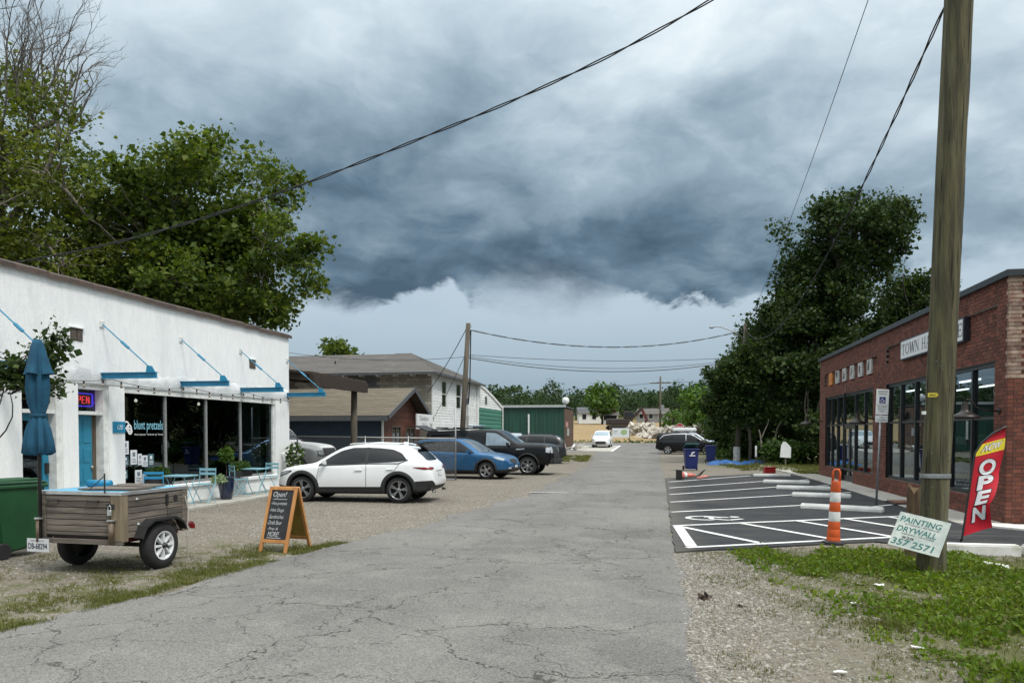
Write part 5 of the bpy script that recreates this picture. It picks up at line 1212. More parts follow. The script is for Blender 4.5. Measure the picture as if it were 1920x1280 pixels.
# ---- generic estate/SUV profile for the cars further off
def suv(name, label, body, loc, rz, L=4.7, H=1.7, glass=CARGL, van=False, trim=None, group=None, rack=False, clad=True):
    k = L / 4.7; h = H / 1.7
    T = [(-2.35, .62), (-2.33, .95), (-2.28, 1.12), (-2.2, 1.25), (-2.02, 1.50), (-1.85, 1.62), (-1.3, 1.68), (-.4, 1.70), (.2, 1.68), (.5, 1.60), (.85, 1.38), (1.15, 1.15), (1.3, 1.08), (1.7, 1.04), (2.05, .98), (2.22, .88), (2.32, .72), (2.35, .56)]
    if van: T = [(-2.35, .62), (-2.34, 1.0), (-2.3, 1.3), (-2.22, 1.58), (-2.05, 1.68), (-1.2, 1.70), (-.1, 1.70), (.3, 1.66), (.75, 1.45), (1.2, 1.18), (1.42, 1.06), (1.75, 1.0), (2.1, .92), (2.25, .82), (2.33, .68), (2.35, .55)]
    P = dict(L=L, r=.36, arch=.40, aw=.05, wheels=(-1.42 * k, 1.42 * k), spokes=5, spw=.08, archtrim=clad, clad_on=clad, top=[(a * k, b * h) for a, b in T],
      belt=[(-2.35 * k, .6), (-2.2 * k, 1.02 * h), (-.5 * k, 1.02 * h), (1.2 * k, .98 * h), (2.0 * k, .88 * h), (2.35 * k, .5)], bot=[(-2.35 * k, .45), (-2.0 * k, .28), (0, .22), (2.0 * k, .24), (2.35 * k, .36)],
      hw=[(-2.35 * k, .70), (-2.2 * k, .85), (-1.8 * k, .93), (1.5 * k, .94), (2.0 * k, .88), (2.2 * k, .76), (2.35 * k, .55)], rw=[(-2.35 * k, .92), (-1.9 * k, .78), (-.3 * k, .74), (.5 * k, .77), (1.25 * k, .90), (2.35 * k, .93)], clad=[(-9, .42), (9, .42)], clad_rows=4)
    c = Car(name, label, 'minivan' if van else 'car', P, body, loc, rz, group)
    q = lambda tab: [(a * k, b * h, d * h) for a, b, d in tab]
    c.sides('side_window', glass, q([(-2.0, 1.16, 1.22), (-1.75, 1.10, 1.46), (-1.15, 1.09, 1.56)]), n=8); c.sides('side_window', glass, q([(-1.07, 1.09, 1.56), (-.35, 1.08, 1.585), (-.12, 1.08, 1.585)]), n=8); c.sides('side_window', glass, q([(-.04, 1.08, 1.585), (.35, 1.07, 1.53), (.75, 1.06, 1.33), (1.0, 1.06, 1.15)]), n=10)
    c.panel('windscreen', LGL if glass is LGL or van else MATS['sky_lit_glass'], [(.45 * k, -.60, .60), (.8 * k, -.68, .68), (1.22 * k, -.76, .76)], 'top', n=10, mrows=10)
    c.panel('rear_window', CARGL, [(-.6, 1.2 * h, 1.48 * h), (.6, 1.2 * h, 1.48 * h)], 'back')
    for sg in (1, -1):
        c.panel('head_lamp', HEADL, [(sg * .48, .76 * h, .84 * h), (sg * .74, .80 * h, .90 * h)], 'front', n=6, mrows=3, off=.012); c.panel('head_lamp', HEADL, [(1.95 * k, .80 * h, .86 * h), (2.15 * k, .74 * h, .82 * h)], 'side', sg, n=5, mrows=3, off=.01)
        c.panel('tail_lamp', REDL, [(sg * .55, .95 * h, 1.1 * h), (sg * .74, .93 * h, 1.14 * h)], 'back', n=5, mrows=3, off=.012)
    c.panel('grille', CLADM, [(-.6, .40, .50), (-.45, .36, .62 * h), (.45, .36, .62 * h), (.6, .40, .50)], 'front', n=10, off=.012)
    c.panel('number_plate', PLATE, [(-.15, .74, .84), (.15, .74, .84)], 'back', n=3, mrows=2, off=.015)
    if trim: c.seam([(-2.05 * k, 1.20 * h), (-1.75 * k, 1.50 * h), (-1.1 * k, 1.60 * h), (-.1 * k, 1.62 * h), (.4 * k, 1.55 * h), (1.05 * k, 1.13 * h)], wd=.05, m=trim, off=.012); c.seam([(-.08 * k, 1.08 * h), (-.08 * k, 1.6 * h)], wd=.05, m=trim, off=.012)
    c.seam([(1.02 * k, .45), (1.02 * k, 1.0 * h)]); c.seam([(-.08 * k, .45), (-.08 * k, 1.05 * h)]); c.seam([(-1.1 * k, .55), (-1.1 * k, 1.05 * h)]); c.handle(.12 * k, .92 * h, body); c.handle(-.9 * k, .93 * h, body); c.mirror(.82 * k, 1.05 * h, body)
    for sg in (1, -1): MB().tube([(-1.7 * k, sg * .62, 1.62 * h), (-1.5 * k, sg * .62, 1.70 * h), (-.1 * k, sg * .60, 1.74 * h), (.1 * k, sg * .6, 1.70 * h)], .018, 6).build('roof_rail', CLADM, c.root)
    if rack:
        for xx in (-1.2, -.3): MB().bar((xx, -.65, 1.78), (xx, .65, 1.78), .05, .04).build('roof_crossbar', CLADM, c.root)
    return c
CP = paint('charcoal_paint', (.016, .017, .019)); SP = paint('silver_paint', (.36, .39, .41)); W2 = paint('plain_white_paint', (.70, .71, .72)); BLP = paint('pale_blue_paint', (.36, .42, .50))
suv('dark_suv', 'charcoal estate car with its tail to the road behind the black pickup', CP, (-7.7, 43.6, 0), pi + R(4), L=4.6, H=1.66)
suv('silver_suv', 'silver car with roof bars facing out behind the black pickup', SP, (-9.6, 48.5, 0), R(-80), L=4.6, H=1.75, glass=LGL, rack=True)
suv('white_minivan', 'white minivan facing the camera at the far end of the road', W2, (-6.05, 78.6, zg(0, 78)), R(-90), L=4.9, H=1.72, van=True, clad=False)
suv('black_minivan', 'black minivan with bright window trim parked on the right of the road', KP, (1.95, 63.9, zg(0, 63)), R(-4), L=5.0, H=1.72, van=True, trim=CHROME, clad=False)
b2 = suv('pale_suv', 'pale blue car with a white roof box behind the black minivan', BLP, (2.3, 67.6, zg(0, 67)), R(2), L=4.7, H=1.72, rack=True)
MB().box(-1.5, .5, -.45, .45, 1.80, 2.10).build('roof_box', WP, b2.root, bevel=.08, seg=3)
# ---- old silver truck behind the wire fence, nose towards the road
P5 = dict(L=5.6, r=.40, arch=.45, aw=.06, wheels=(-1.8, 1.85), spokes=8, spw=.06, tw=.26, clad_on=False, bulge=.1, archtrim=False,
  top=[(-2.8, .7), (-2.78, 1.15), (-2.7, 1.25), (-.95, 1.27), (-.88, 1.95), (-.7, 2.0), (.4, 2.0), (.6, 1.93), (1.05, 1.45), (1.15, 1.40), (1.8, 1.36), (2.45, 1.28), (2.66, 1.20), (2.76, 1.08), (2.8, .75)],
  belt=[(-2.8, .6), (-2.7, 1.18), (1.1, 1.24), (2.3, 1.12), (2.7, .98), (2.8, .6)], bot=[(-2.8, .6), (-2.6, .5), (2.6, .48), (2.8, .6)], hw=[(-2.8, .95), (2.0, .98), (2.5, .95), (2.72, .86), (2.8, .72)], rw=[(-2.8, .95), (-.9, .82), (.4, .80), (1.1, .80), (2.2, .76), (2.8, .72)], clad=[(-9, .62), (9, .62)], clad_rows=3)
c = Car('silver_truck', 'old silver truck nosed out behind the wire fence and the white car', 'pickup truck', P5, mat('dull_silver_paint', (.78, .78, .77), (.70, .70, .69), rough=.3, scale=4), (-15.75, 28.7, 0), R(-3))
c.sides('side_window', CARGL, [(-.7, 1.32, 1.82), (.35, 1.32, 1.84), (.8, 1.32, 1.5)], n=8); c.panel('windscreen', CARGL, [(.65, -.66, .66), (1.06, -.74, .74)], 'top', n=8, mrows=8)
c.panel('grille', CLADM, [(-.5, .88, 1.14), (.5, .88, 1.14)], 'front', n=6, off=.02); MB().box(2.74, 2.98, -.98, .98, .50, .66).build('front_bumper', CHROME, c.root, bevel=.03); MB().box(2.74, 2.9, -.96, .96, .84, .88).build('chrome_bar', CHROME, c.root)
for sg in (1, -1): c.panel('head_lamp', HEADL, [(sg * .56, .88, 1.02), (sg * .8, .88, 1.02)], 'front', n=4, mrows=2, off=.02); c.panel('lamp_surround', CLADM, [(sg * .53, .86, 1.05), (sg * .84, .86, 1.05)], 'front', n=4, mrows=2, off=.012)
c.mirror(.95, 1.35, CLADM)
# ================================================================= TRAILER, BIN, UMBRELLA, A-BOARD
OLDW = mat('weathered_plank', (.155, .130, .105), (.085, .072, .060), rough=.9, scale=7, rand=.22, bump=.4, bscale=30, stretch=(.25, .25, 3), c3=(.26, .225, .19), s3=2, f3=.5)
ALUM = mat('bare_aluminium', (.50, .51, .51), (.40, .41, .41), rough=.35, metal=.7)
LBLUE = mat('light_blue_lid', (.11, .40, .60), (.085, .33, .52), rough=.5, scale=3)
REDST = mat('dark_red_steel', (.11, .012, .012), (.07, .01, .01), rough=.6, scale=6)
BLKST = mat('black_steel', (.014, .014, .015), (.022, .022, .022), rough=.5)
tr = thing('cargo_trailer', 'small weathered plank-sided trailer with white spoked wheels and light blue lid', 'trailer', (-6.93, 8.74, 0), R(-3))
W_, L_ = 1.20, 1.20; zb_, zt_ = .45, 1.0
mb = MB(); mb.box(-W_ / 2 + .03, W_ / 2 - .03, -L_ / 2 + .03, L_ / 2 - .03, zb_, zt_ - .02); mb.build('box_core', mat('trailer_core', (.03, .028, .025)), tr)
n = 7; h = (zt_ - .03 - zb_) / n
for i in range(n):
    z0 = zb_ + i * h
    for sg in (1, -1): MB().box(min(sg * (W_ / 2 - .029), sg * W_ / 2), max(sg * (W_ / 2 - .029), sg * W_ / 2), -L_ / 2 + .105, .20 if i else L_ / 2 - .1, z0, z0 + h - .008).build('plank', OLDW, tr, bevel=.004)
    if i: MB().box(W_ / 2 - .029, W_ / 2 + .004, .205, L_ / 2 - .105, z0, z0 + h - .008).build('plank', OLDW, tr, bevel=.004)
    MB().box(-W_ / 2 + .10, W_ / 2 - .16, -L_ / 2 - .004, -L_ / 2 + .025, z0 + (.03 if i == 0 else 0), z0 + h - .008).build('plank', OLDW, tr, bevel=.004)
    MB().box(-W_ / 2 + .1, W_ / 2 - .1, L_ / 2 - .03, L_ / 2, z0, z0 + h - .008).build('plank', OLDW, tr, bevel=.004)
POSTW = mat('tan_corner_post', (.23, .18, .115), (.13, .10, .07), rough=.85, scale=6, stretch=(2, 2, .3))
MB().box(W_ / 2 - .15, W_ / 2 - .03, -L_ / 2 - .012, -L_ / 2 + .1, zb_ - .04, zt_ - .03).box(W_ / 2 - .028, W_ / 2 + .008, -L_ / 2 - .012, -L_ / 2 + .1, zb_ - .04, zt_ - .03).build('corner_post', POSTW, tr, bevel=.004)
for x_ in (-W_ / 2 - .005,): MB().box(x_, x_ + .10, -L_ / 2 - .008, -L_ / 2 + .1, zb_ - .03, zt_ - .03).build('corner_post', OLDW, tr, bevel=.004)
for sg in (1, -1): MB().box(min(sg * (W_ / 2 - .09), sg * (W_ / 2 + .006)), max(sg * (W_ / 2 - .09), sg * (W_ / 2 + .006)), L_ / 2 - .1, L_ / 2 + .004, zb_ - .03, zt_ - .03).build('corner_post', OLDW, tr, bevel=.004)
MB().box(-W_ / 2, W_ / 2, -L_ / 2 - .02, -L_ / 2 + .04, zb_ - .075, zb_ - .015).build('bumper_board', OLDW, tr, bevel=.005)
lid = MB().box(-W_ / 2 + .01, W_ / 2 - .01, -L_ / 2 + .01, L_ / 2 - .01, zt_ - .012, zt_ + .012).build('lid', LBLUE, tr)
MB().box(-W_ / 2 - .012, W_ / 2 + .012, -L_ / 2 - .016, -L_ / 2 + .009, zt_ - .028, zt_ + .016).box(W_ / 2 - .009, W_ / 2 + .014, -L_ / 2 + .0095, L_ / 2 + .01, zt_ - .028, zt_ + .016).box(-W_ / 2 - .014, -W_ / 2 + .009, -L_ / 2 + .0095, L_ / 2 + .01, zt_ - .028, zt_ + .016).build('lid_edging', ALUM, lid, bevel=.003)
for (x0, x1, y0, y1, z0, rz_) in ((-.2, .55, -.45, -.05, .02, .1), (-.1, .5, -.02, .30, .028, -.08), (-.25, .35, .32, .52, .02, .05)):
    b = MB().box(x0, x1, y0, y1, z0, z0 + .02).build('loose_board', OLDW, tr); b.location = (0, 0, zt_); b.rotation_euler = (0, 0, rz_)
MB().lathe([(0, 0), (.05, 0), (.05, .34), (0, .34)], 10, axis='X', c=(-.52, .1, zt_ + .06)).build('rolled_mat', BLUE, tr, smooth=True)
MB().tube([(.38, -.62, zt_), (.38, -.62, zt_ + .24)], .009, 6).tube([(.02, -.48, zt_ + .02), (.38, -.62, zt_ + .21)], .006, 6).build('prop_stay', BLKST, tr)
for x_ in (-.38, .20):
    MB().tube([(x_ - .08, -L_ / 2 - .004, zt_ - .10), (x_ - .08, -L_ / 2 - .035, zt_ - .10), (x_ + .08, -L_ / 2 - .035, zt_ - .10), (x_ + .08, -L_ / 2 - .004, zt_ - .10)], .011, 6).build('handle', BLKST, tr)
MB().box(W_ / 2 - .20, W_ / 2 - .09, -L_ / 2 - .018, -L_ / 2 - .013, zt_ - .19, zt_ - .13).build('hasp', BLKST, tr)
pk = MB().box(W_ / 2 - .175, W_ / 2 - .115, -L_ / 2 - .045, -L_ / 2 - .02, zt_ - .27, zt_ - .20).build('padlock', ALUM, tr, bevel=.006)
MB().tube([(W_ / 2 - .165, -L_ / 2 - .032, zt_ - .20), (W_ / 2 - .165, -L_ / 2 - .032, zt_ - .16), (W_ / 2 - .145, -L_ / 2 - .032, zt_ - .145), (W_ / 2 - .125, -L_ / 2 - .032, zt_ - .16), (W_ / 2 - .125, -L_ / 2 - .032, zt_ - .20)], .006, 6).build('shackle', ALUM, pk)
for x_ in (-W_ / 2 + .035, W_ / 2 - .11):
    MB().tube([(x_, -L_ / 2 - .05, zb_ - .06), (x_, -L_ / 2 - .05, zb_ + .24)], .032, 10).build('pole_socket', mat('rusty_pipe', (.25, .20, .16), (.15, .10, .07), rough=.6, metal=.4, scale=9), tr, smooth=True)
    MB().lathe([(.034, 0), (.05, .005), (.05, .02), (.034, .025)], 10, c=(x_, -L_ / 2 - .05, zb_ + .215)).build('socket_collar', ALUM, tr)
# chassis, axle, wheels
MB().box(-.45, .45, -L_ / 2 + .05, L_ / 2, zb_ - .08, zb_ - .002).build('chassis', REDST, tr)
MB().tube([(0, L_ / 2, zb_ - .06), (0, L_ / 2 + .9, zb_ - .06)], .035, 6).build('tongue', REDST, tr)
MB().tube([(-.60, .02, .29), (.60, .02, .29)], .028, 8).build('axle', BLKST, tr)
TW = mat('white_wheel_paint', (.74, .75, .76), (.62, .63, .64), rough=.4, scale=6)
for sg in (1, -1):
    x0 = sg * .70; r = .295; rr_ = .185
    t = MB(); t.lathe([(rr_, 0), (rr_ + .02, .006 * sg), (r - .04, .0), (r - .008, -.02 * sg), (r, -.04 * sg), (r, -.12 * sg), (r - .02, -.155 * sg), (rr_, -.16 * sg)], 28, axis='X', c=(x0, .02, r), cap=False); wo_ = t.build('wheel', TYRE, tr, smooth=True)
    MB().lathe([(rr_, -.003 * sg), (rr_ - .016, .001 * sg), (rr_ - .024, -.012 * sg), (rr_ - .03, -.06 * sg)], 28, axis='X', c=(x0, .02, r), cap=False).build('rim', TW, wo_, smooth=True)
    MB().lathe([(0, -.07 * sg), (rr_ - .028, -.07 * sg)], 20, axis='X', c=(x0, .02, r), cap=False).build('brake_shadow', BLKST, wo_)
    for k in range(8):
        a = 2 * pi * k / 8; e0 = Vector((x0 - .03 * sg, .02 + .04 * cos(a), r + .04 * sin(a))); e1 = Vector((x0 - .03 * sg, .02 + (rr_ - .02) * cos(a), r + (rr_ - .02) * sin(a)))
        MB().bar(e0, e1, .025, .05, up=(1, 0, 0)).build('spoke', TW, wo_)
    MB().lathe([(.0, .035 * sg), (.025, .03 * sg), (.035, -.01 * sg), (.06, -.03 * sg)], 14, axis='X', c=(x0, .02, r), cap=False).build('hub', BLKST, wo_, smooth=True)
    fd = MB(); ps = [(-.42, .42), (-.34, .56), (-.20, .635), (.20, .635), (.34, .56), (.42, .44)]
    rows_ = [[(sg * .61, y_, z_ + .02), (sg * .745, y_, z_ + .02), (sg * .745, y_, z_ - .01)] for y_, z_ in ps]; fd.grid(rows_); fd.build('fender', BLKST, tr)
    MB().box(sg * .66 - .03, sg * .66 + .03, .60, .64, .44, .50).build('marker_lamp', REDL, tr)
pt = MB().box(-W_ / 2 - .12, -W_ / 2 + .20, -L_ / 2 - .075, -L_ / 2 - .065, .27, .43).build('number_plate', PLATE, tr); mb = MB(); text_fit(mb, 'DB-68294', frame((-W_ / 2 - .10, -L_ / 2 - .0765, .30), (1, 0, 0), (0, 0, 1)), width=.28, height=.075, offset=.02); mb.build('number', mat('plate_navy', (.02, .025, .05)), pt, fix=False)
mb = MB(); text_fit(mb, 'NORTH CAROLINA', frame((-W_ / 2 - .06, -L_ / 2 - .0765, .395), (1, 0, 0), (0, 0, 1)), width=.2, height=.018); mb.build('state', MATS['plate_navy'], pt, fix=False)
MB().tube([(W_ / 2 + .03, .52, zt_ - .12), (W_ / 2 + .06, .54, .7), (W_ / 2 + .07, .50, .35), (W_ / 2 + .05, .54, .03)], .007, 5).build('rope', mat('pale_rope', (.45, .42, .36)), tr)
for (y_, z_) in ((-.35, .91), (-.33, .60)): MB().lathe([(.0, .0), (.022, .006), (.0, .03)], 8, axis='X', c=(W_ / 2, y_, z_)).build('screw_eye', ALUM, tr)
MB().box(W_ / 2 + .004, W_ / 2 + .02, .17, .21, .80, .93).build('latch', BLKST, tr)
MB().lathe([(0, .006), (.045, .006)], 12, axis='X', c=(W_ / 2 + .0, .36, .87), cap=False).build('knot_hole', BLKST, tr)
# closed umbrella standing in the trailer's left socket
UMB = mat('blue_canvas', (.006, .068, .125), (.005, .050, .096), rough=.9, scale=7, bump=.5, bscale=9, c3=(.012, .09, .15), s3=6, f3=.5)
um = thing('patio_umbrella', 'tall closed teal-blue patio umbrella on a black pole by the trailer', 'umbrella', (-7.505, 8.12, .42))
MB().tube([(0, 0, 0), (0, 0, 2.40)], .022, 10).build('pole', BLKST, um, smooth=True)
def cloth(prof, folds, amp, n=56, ph=0):
    rs = []
    for i, (r, z, k) in enumerate(prof):
        row = []
        for j in range(n):
            a = 2 * pi * j / n; q = .88 * r * (1 + amp * k * sin(folds * a + ph) + .35 * amp * k * sin(folds * 2.3 * a + z * 2)); row.append((q * cos(a), q * sin(a), z + .03 * k * amp * sin(folds * a + 1)))
        rs.append(row)
    return rs
mb = MB(); mb.grid(cloth([(.13, 1.04, 1.2), (.155, 1.06, 1.2), (.15, 1.18, 1.0), (.125, 1.36, .8), (.085, 1.50, .3), (.082, 1.54, .3), (.11, 1.66, .7), (.125, 1.85, .8), (.118, 2.05, .7), (.10, 2.22, .5), (.07, 2.38, .3), (.05, 2.43, .2)], 7, .26, n=84), closed=True); mb.build('canopy', UMB, um, smooth=True)
mb = MB(); mb.grid(cloth([(.165, 2.02, 1.2), (.15, 2.07, 1.0), (.115, 2.22, .6), (.08, 2.38, .3), (.052, 2.445, .1), (.0, 2.45, 0)], 4, .22, ph=.8), closed=True); mb.build('vent_cap', UMB, um, smooth=True)
mb = MB(); mb.lathe([(.088, 1.505), (.092, 1.51), (.092, 1.535), (.088, 1.54)], 20, cap=False); mb.build('tie_strap', UMB, um)
for k in range(8): a = k * pi / 4; MB().tube([(.04 * cos(a), .04 * sin(a), 2.38), (.09 * cos(a), .09 * sin(a), 1.1)], .006, 4).build('rib', BLKST, um)
# green wheeled bin at the left edge
GBIN = mat('green_bin_plastic', (.010, .072, .022), (.008, .055, .018), rough=.55, scale=3)
def wheelie(name, label, m, loc, rz, s=1.0, lid_open=False, lidm=None, logo=False, group=None):
    t = thing(name, label, 'bin', loc, rz, group)
    T = Matrix.Scale(s, 4)
    b = MB(T); b._add([(-.24, -.26, .12), (.24, -.26, .12), (.24, .24, .06), (-.24, .24, .06), (-.30, -.34, .98), (.30, -.34, .98), (.30, .34, .98), (-.30, .34, .98)], [(0, 3, 2, 1), (4, 5, 6, 7), (0, 1, 5, 4), (1, 2, 6, 5), (2, 3, 7, 6), (3, 0, 4, 7)]); b.build('body', m, t, bevel=.03 * s, seg=2)
    MB(T).box(-.325, .325, -.365, .365, .94, .99).build('rim', m, t, bevel=.012 * s)
    if not lid_open:
        l = MB(T); l._add([(-.33, -.38, .995), (.33, -.38, .995), (.33, .38, .995), (-.33, .38, .995), (-.31, -.34, 1.03), (.31, -.34, 1.03), (.31, .34, 1.06), (-.31, .34, 1.06)], [(0, 3, 2, 1), (4, 5, 6, 7), (0, 1, 5, 4), (1, 2, 6, 5), (2, 3, 7, 6), (3, 0, 4, 7)]); l.build('lid', lidm or m, t, bevel=.02 * s, seg=2)
        for x_ in (-.18, 0, .18): MB(T).box(x_ - .02, x_ + .02, -.3, .3, 1.035, 1.065).build('lid_rib', lidm or m, t, bevel=.01 * s)
    else:
        l = MB(T @ Matrix.Translation((0, .36, 1.0)) @ Matrix.Rotation(R(-16), 4, 'X') @ Matrix.Translation((0, -.36, 0))); l.box(-.32, .32, -.36, .36, .0, .05); l.build('lid', lidm or m, t, bevel=.02 * s, seg=2)
    MB(T).tube([(-.22, .36, .92), (-.22, .43, .95), (.22, .43, .95), (.22, .36, .92)], .018, 8).build('handle', m, t)
    MB(T).tube([(-.30, .26, .11), (.30, .26, .11)], .012, 6).build('axle', BLKST, t)
    for sg in (1, -1): MB(T).lathe([(.0, 0), (.10, 0), (.11, .015), (.11, .045), (.10, .06), (0, .06)], 18, axis='X', c=(sg * .30 - .03, .26, .11)).build('wheel', TYRE, t, smooth=False)
    MB(T).box(-.20, .20, -.335, -.30, .08, .13).build('foot', m, t)
    if logo:
        mb = MB(T @ frame((-.13, -.34, .66), (1, 0, 0), (0, -.06, 1)))
        for (x_, y_, w_, h_, r_) in ((0, 0, .26, .045, 0), (.06, .06, .05, .12, -.5), (.10, .12, .14, .05, .3)): 
            M2 = Matrix.Translation((x_, y_, .004)) @ Matrix.Rotation(r_, 4, 'Z'); mb._add([tuple(M2 @ Vector(p)) for p in ((0, 0, 0), (w_, 0, 0), (w_, h_, 0), (0, h_, 0))], [(0, 1, 2, 3)])
        mb.build('emblem', WPRINT, t, fix=False)
    return t
wheelie('wheeled_bin', 'dark green wheeled rubbish bin at the left edge beside the trailer', GBIN, (-9.02, 9.2, 0), R(165), 1.02)
NBIN = mat('navy_bin_plastic', (.010, .022, .14), (.008, .018, .11), rough=.5, scale=3); TEAL = mat('teal_bin_lid', (.05, .16, .15), (.04, .13, .12), rough=.55)
wheelie('recycling_bin', 'blue recycling bin with its teal lid ajar near the parking lot', NBIN, (1.28, 36.5, 0), R(8), 1.02, True, TEAL, True, 'blue recycling bins')
wheelie('recycling_bin', 'closed blue recycling bin behind the other near the utility pole', NBIN, (2.72, 45.9, 0), R(-4), .98, False, None, False, 'blue recycling bins')
# A-board
OAK = mat('varnished_pine', (.50, .235, .075), (.38, .165, .05), rough=.45, scale=5, stretch=(2, 2, .4)); CHALK = mat('chalkboard', (.014, .015, .017), (.024, .025, .027), rough=.8, scale=6); CHK = mat('chalk', (.62, .63, .63), (.45, .46, .46), rough=.95, scale=40)
ab = thing('a_frame_sign', 'wooden A-frame chalkboard with white menu writing standing on the gravel', 'sandwich board', (-5.47, 10.46, 0), R(-8))
AW, AH, AD = .47, .93, .31
for sg in (-1, 1):
    M4 = Matrix.Translation((0, sg * AD, 0)) @ Matrix.Rotation(math.atan2(AD - .02, AH) * sg, 4, 'X'); hl = math.hypot(AD - .02, AH)
    for x_ in (-AW / 2, AW / 2 - .045): MB(M4).box(x_, x_ + .045, -.018, .018, 0, hl).build('leg', OAK, ab, bevel=.003)
    for z_ in (.14, hl - .05): MB(M4).box(-AW / 2 + .046, AW / 2 - .046, -.016, .016, z_, z_ + .05).build('rail', OAK, ab, bevel=.003)
    pn = MB(M4).box(-AW / 2 + .046, AW / 2 - .046, -.006, .006, .191, hl - .051).build('board', CHALK if sg < 0 else mat('ply_back', (.30, .19, .03), (.24, .15, .025), rough=.7), ab)
    if sg > 0: pn.data.materials[0] = MATS['ply_back']
    else:
        for (txt, x_, z_, w_, h_) in (('Open!', .03, .80, .23, .10), ('-Hot pretzels', .02, .69, .27, .06), ('-Hot Dogs', .015, .59, .24, .06), ('-Sandwiches', .01, .50, .26, .055), ('-Draft Beer', .01, .41, .25, .06), ('-Pop &', .03, .32, .18, .05), ('MORE!', .05, .235, .19, .07)):
            mb = MB(); text_fit(mb, txt, M4 @ frame((-AW / 2 + .05 + x_, -.0075, z_), (1, 0, 0), (0, 0, 1)), width=w_, height=h_, shear=.25, offset=-.004); mb.build('chalk_line', CHK, pn, fix=False)
        MB(M4).box(-AW / 2 + .09, AW / 2 - .14, -.0078, -.0070, .785, .791).build('underline', CHK, pn); MB(M4).box(-AW / 2 + .09, AW / 2 - .14, -.0078, -.0070, .212, .219).build('underline', CHK, pn)
MB().tube([(-AW / 2 + .02, -AD * .55, .38), (-AW / 2 + .02, AD * .55, .38)], .005, 4).build('chain', ALUM, ab)

# ================================================================= CAFE FURNITURE
CAFE = mat('pale_blue_enamel', (.24, .46, .54), (.20, .40, .47), rough=.4, scale=4)
def chair(label, loc, rz, m=CAFE):
    t = thing('bistro_chair', label, 'chair', loc, rz, 'folding bistro chairs')
    for i in range(5): MB().box(-.19, .19, -.18 + i * .078, -.18 + i * .078 + .058, .445, .457).build('seat_slat', m, t)
    for z_ in (.66, .76): MB().box(-.19, .19, .205, .217, z_, z_ + .06).build('back_slat', m, t, bevel=.004)
    for sg in (1, -1):
        MB().tube([(sg * .20, -.20, 0), (sg * .20, .19, .46), (sg * .20, .215, .83)], .010, 6).build('leg', m, t); MB().tube([(sg * .18, .22, 0), (sg * .18, -.18, .45)], .010, 6).build('leg', m, t)
    for y_, z_ in ((-.15, .05), (.18, .05)): MB().tube([(-.19, y_, z_), (.19, y_, z_)], .008, 5).build('stretcher', m, t)
    return t
def table(label, loc, rz):
    t = thing('bistro_table', label, 'table', loc, rz, 'folding bistro tables')
    MB().box(-.28, .28, -.28, .28, .70, .715).box(-.285, .285, -.285, .285, .685, .699).build('table_top', CAFE, t, bevel=.004)
    for sg in (1, -1): MB().tube([(sg * .24, -.25, 0), (sg * .24, .22, .69)], .010, 6).build('leg', CAFE, t); MB().tube([(sg * .21, .25, 0), (sg * .21, -.22, .69)], .010, 6).build('leg', CAFE, t)
    for y_ in (-.22, .22): MB().tube([(-.22, y_, .05), (.22, y_, .05)], .008, 5).build('stretcher', CAFE, t)
    return t
ZS = .058
table('pale blue folding table beside the trailer below the shop window', (-10.78, 15.68, ZS), R(4)); table('pale blue folding table right of the navy planter', (-10.92, 19.15, ZS), R(-3))
chair('pale blue folding chair left of the navy planter', (-10.76, 16.55, ZS), R(5)); chair('pale blue folding chair just right of the navy planter', (-10.92, 18.42, ZS), R(140)); chair('pale blue folding chair nearest the white car', (-10.95, 19.95, ZS), R(-4)); chair('bright blue folding chair partly behind the trailer under the posters', (-10.85, 14.75, ZS), R(20), mat('bright_blue_enamel', (.02, .24, .44), (.018, .2, .38), rough=.4))
# ================================================================= SIGNS, BOLLARD, FLAG, KERB THINGS
ORANGE = mat('orange_plastic', (.62, .095, .014), (.50, .075, .012), rough=.6, scale=6, c3=(.30, .06, .02), s3=5, f3=.5); WHT = mat('reflective_white', (.72, .72, .70), (.58, .58, .56), rough=.5, scale=10)
bo = thing('delineator_post', 'orange and white striped plastic delineator post at the lot edge', 'bollard', (2.60, 12.62, 0)); BR = R(2.5)
bo.rotation_euler = (0, R(2), 0)
for z0, z1, r0, r1, m in ((.0, .12, .105, .098, ORANGE), (.12, .24, .094, .088, ORANGE), (.24, .36, .088, .084, ORANGE), (.36, .51, .084, .080, WHT), (.51, .66, .080, .076, ORANGE), (.66, .81, .076, .072, WHT), (.81, .98, .072, .068, ORANGE)):
    MB().lathe([(r0, z0), (r0 + .004, z0 + .01), (r1 + .002, z1 - .008), (r1, z1)], 20, cap=False).build('white_band' if m is WHT else 'orange_band', m, bo, smooth=True)
MB().tube([(-.05, 0, .97), (-.05, 0, 1.12), (-.03, 0, 1.16), (.03, 0, 1.16), (.05, 0, 1.12), (.05, 0, .97)], .018, 8).build('grab_handle', ORANGE, bo, smooth=True); MB().lathe([(0, .985), (.067, .98)], 20, cap=False).build('cap', ORANGE, bo)
MB().lathe([(.17, 0), (.17, .04), (.11, .06)], 8, cap=False).build('base', BLKST, bo)
GALV = mat('galvanised_steel', (.34, .35, .36), (.27, .28, .29), rough=.45, metal=.6, scale=10)
ps = thing('parking_sign', 'reserved disabled parking sign on a thin galvanised post', 'sign', (4.97, 19.5, 0)); ps.rotation_euler = (0, R(2.2), R(14))
MB().tube([(0, 0, 0), (0, 0, 2.45)], .026, 10).build('post', GALV, ps, smooth=True)
pl1 = MB().box(-.155, .155, -.045, -.037, 2.16, 2.76).build('plate', SGW, ps, bevel=.012, seg=2); pl2 = MB().box(-.155, .155, -.045, -.037, 1.98, 2.145).build('plate', SGW, ps, bevel=.01, seg=2)
